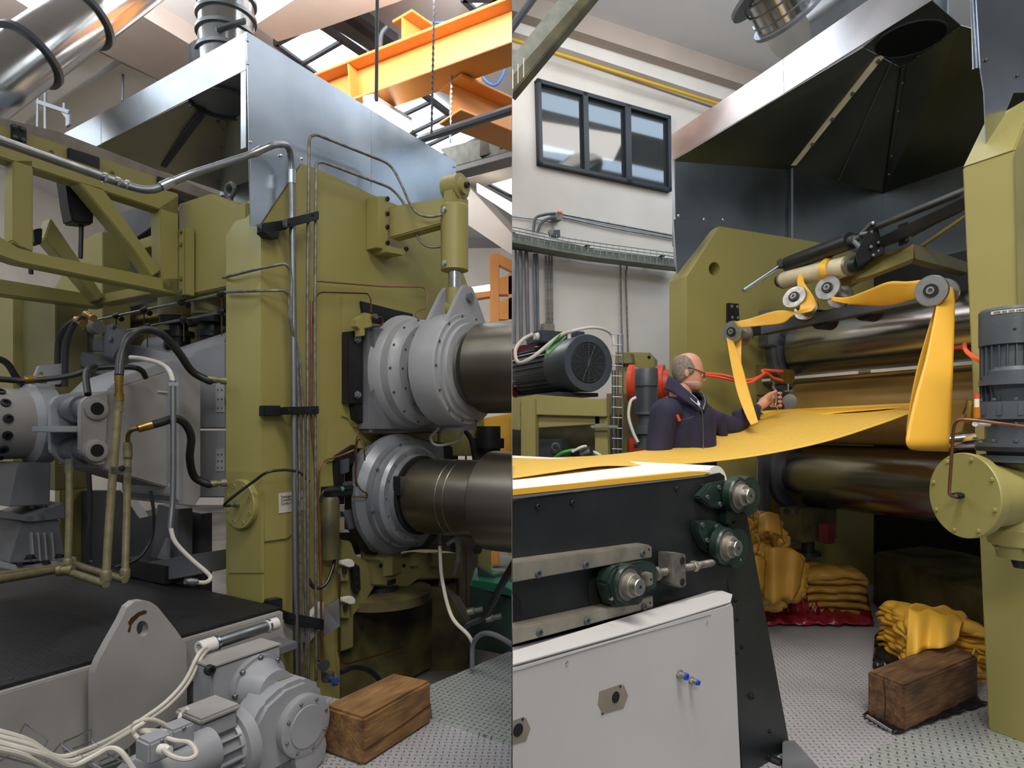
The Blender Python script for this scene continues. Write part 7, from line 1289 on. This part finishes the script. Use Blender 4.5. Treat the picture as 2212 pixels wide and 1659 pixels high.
ribbon('collar_back', [P_(1489, 866, -.165), P_(1468, 845, -.145), P_(1450, 822, -.085), P_(1446, 812, .0), P_(1456, 812, .07), P_(1478, 822, .10)], [P_(1486, 884, -.175), P_(1462, 868, -.165), P_(1441, 850, -.11), P_(1437, 842, .0), P_(1450, 842, .085), P_(1478, 856, .12)], 'navy_cloth', man, .012, 5, 6)
ribbon('collar_front', [P_(1494, 845, .09), P_(1512, 848, .03), P_(1513, 856, -.07), P_(1503, 872, -.15)], [P_(1498, 868, .10), P_(1520, 868, .04), P_(1518, 874, -.08), P_(1503, 890, -.16)], 'navy_cloth', man, .010, 5, 6)
def collar(pts, w_): 
    return tube('collar', [P_(*p) for p in pts], w_, 'navy_cloth', man, 10)
collar(((1462, 818, .09), (1447, 822, .03), (1444, 838, -.06), (1456, 855, -.13), (1476, 868, -.16), (1490, 885, -.165)), [.012, .020, .024, .022, .018, .012]); collar(((1466, 822, .09), (1495, 845, .09), (1512, 850, .03), (1514, 860, -.06), (1506, 874, -.13), (1498, 890, -.165)), [.012, .018, .02, .02, .018, .012])
ribbon('shirt_collar', [P_(1466, 848, -.11), P_(1476, 858, -.14), P_(1492, 880, -.17)], [P_(1480, 850, -.10), P_(1490, 862, -.13), P_(1495, 876, -.165)], 'shirt_white', man, .006, 4, 5)
tube('zip', [P_(1470, 856, -.155), P_(1478, 868, -.175), P_(1492, 882, -.19), P_(1497, 895, -.185), P_(1500, 930, -.17), P_(1502, 980, -.16)], .0028, 'pipe_steel', man, 6)
tube('zip', [P_(1508, 854, -.10), P_(1507, 868, -.15), P_(1499, 886, -.185)], .0025, 'pipe_steel', man, 6)
tube('pocket_seam', [P_(1436, 905, -.215), P_(1455, 908, -.215), P_(1480, 900, -.20)], .0025, 'black', man, 6)
tube('red_pen', [P_(1441.5, 898, -.228), P_(1447, 910, -.222)], .008, 'red_paint', man, 8, 'l'); box('badge', P_(1526, 898, -.10), V((.007, 0, 0)), V((0, .003, 0)), V((0, 0, .003)), 'lead_white', man, 0)
tb_ = bmesh.new()
for a_, b_, c_ in zip(hs, kn, an): cap(tb_, a_, .125, b_, .085); cap(tb_, b_, .083, c_+V((0, 0, .03)), .075)
cap(tb_, hip, .16, torso_lo, .155); tz = mk('trousers', tb_, 'dark_trouser', man, clip=False); remesh(tz, .009, 3)
for c_ in an:
    sb_ = bmesh.new(); cap(sb_, c_+V((-.03, 0, -.04)), .048, c_+V((.15, -.02, -.05)), .038); s_ = mk('shoe', sb_, 'black', man, clip=False)
# hair: short grey fringe round the back and sides, bald crown
hb = bmesh.new(); vs = {}
R_ = [r for r in hp_ if 769 < r[0] < 836]; rows = []
for y, xb, xf, hw_ in R_:
    cc = (xb+xf)/2; a_ = (xf-xb)/2*mp+.004; c = P_(cc, y); row = []
    cut = {770: 1.75, 778: 1.5, 788: 1.38, 798: 1.3, 805: 1.36, 810: 1.45, 816: 1.75, 824: 2.1, 830: 2.45, 835: 2.8}.get(y, 1)
    for i in range(21):
        t = cut+(2*math.pi-2*cut)*i/20; row.append(hb.verts.new(c+fw*a_*math.copysign(abs(math.cos(t))**.85, math.cos(t))+sd_*(hw_+.004)*math.copysign(abs(math.sin(t))**.85, math.sin(t))))
    rows.append(row)
for A, B in zip(rows, rows[1:]):
    for i in range(20): hb.faces.new((A[i], A[i+1], B[i+1], B[i]))
mk('hair', hb, 'hair_grey', man, clip=False, ang=80, solid=.006)
bd = bmesh.new()
for y, xb, xf, hw_ in hp_:
    pass
rows = []
for y, xb, xf, hw_ in [r for r in hp_ if 823 < r[0] < 847]:
    cc = (xb+xf)/2; e1_ = {824: 0, 830: .8, 835: 1, 840: 1, 845: .6}[y]; a0_ = (xf-xb)/2*mp; c = P_(cc, y); row = []; cu = {824: (.6, 2.2), 830: (.3, 2.1), 835: (.1, 2.0), 840: (-.4, 1.9), 845: (-.4, 1.8)}[y]
    for i in range(13): t = -(cu[0]+(cu[1]-cu[0])*i/12); of_ = -.003+.0065*e1_*math.sin(math.pi*min(1, (i+1.5)/13))**.5; a_ = a0_+of_; row.append(bd.verts.new(c+fw*a_*math.copysign(abs(math.cos(t))**.85, math.cos(t))+sd_*(hw_+of_)*math.copysign(abs(math.sin(t))**.85, math.sin(t))))
    rows.append(row)
for A, B in zip(rows, rows[1:]):
    for i in range(12): bd.faces.new((A[i], A[i+1], B[i+1], B[i]))
mk('beard', bd, 'stubble', man, clip=False, ang=80, solid=.004)
tube('moustache', [P_(1512, 827.5, -.022), P_(1516, 826, -.004), P_(1514, 827, .018)], .0055, 'stubble', man, 8)
for s_ in (-1, 1):
    e_ = P_(1512.5, 812, .027*s_); eb = bmesh.new(); blob(eb, e_, .009, .011, .008); mk('eye', eb, 'lead_white', man, clip=False)
    eb = bmesh.new(); blob(eb, e_+V((.007, -.001, -.001)), .004, .0055, .0055, 0, 2); mk('iris', eb, 'ink', man, clip=False)
    ring('spectacle_rim', P_(1518.5, 812, .028*s_-.002), V((1, -.16, -.1)), .016, .020, -.0015, .0015, 'ink', man, 24)
tube('spectacle_arm', [P_(1478, 797, -.082), P_(1490, 799, -.080), P_(1504, 804, -.071), P_(1518, 809, -.045)], .0024, 'copper_dark', man, 6); tube('spectacle_bridge', [P_(1519, 810, -.01), P_(1520, 810, .01)], .0015, 'copper_dark', man, 6, 'l')
lathe('watch_strap', W(1633, 884, 4.40), W(1636, 882, 4.42)-W(1578, 925, 4.15), [(-.014, .033), (-.014, .037), (.014, .036), (.014, .032)], 'steel_bright', man, 24)
hd = T('grip_lever', 'pale grip handle held in the man\'s fist', 'handle'); tube('grip', [W(1670, 836, 4.5), W(1676, 846, 4.5), W(1676, 868, 4.5), W(1674, 876, 4.5)], .009, 'pipe_steel', hd, 10); tube('cable', [W(1674, 876, 4.5), W(1680, 883, 4.55), W(1676, 892, 4.6)], .003, 'lead_white', hd, 6); tube('bracket', [W(1670, 836, 4.5), W(1672, 828, 4.7), W(1668, 824, 4.95)], .008, 'pipe_steel', hd, 8)
CLIP[0] = 0
finalize()
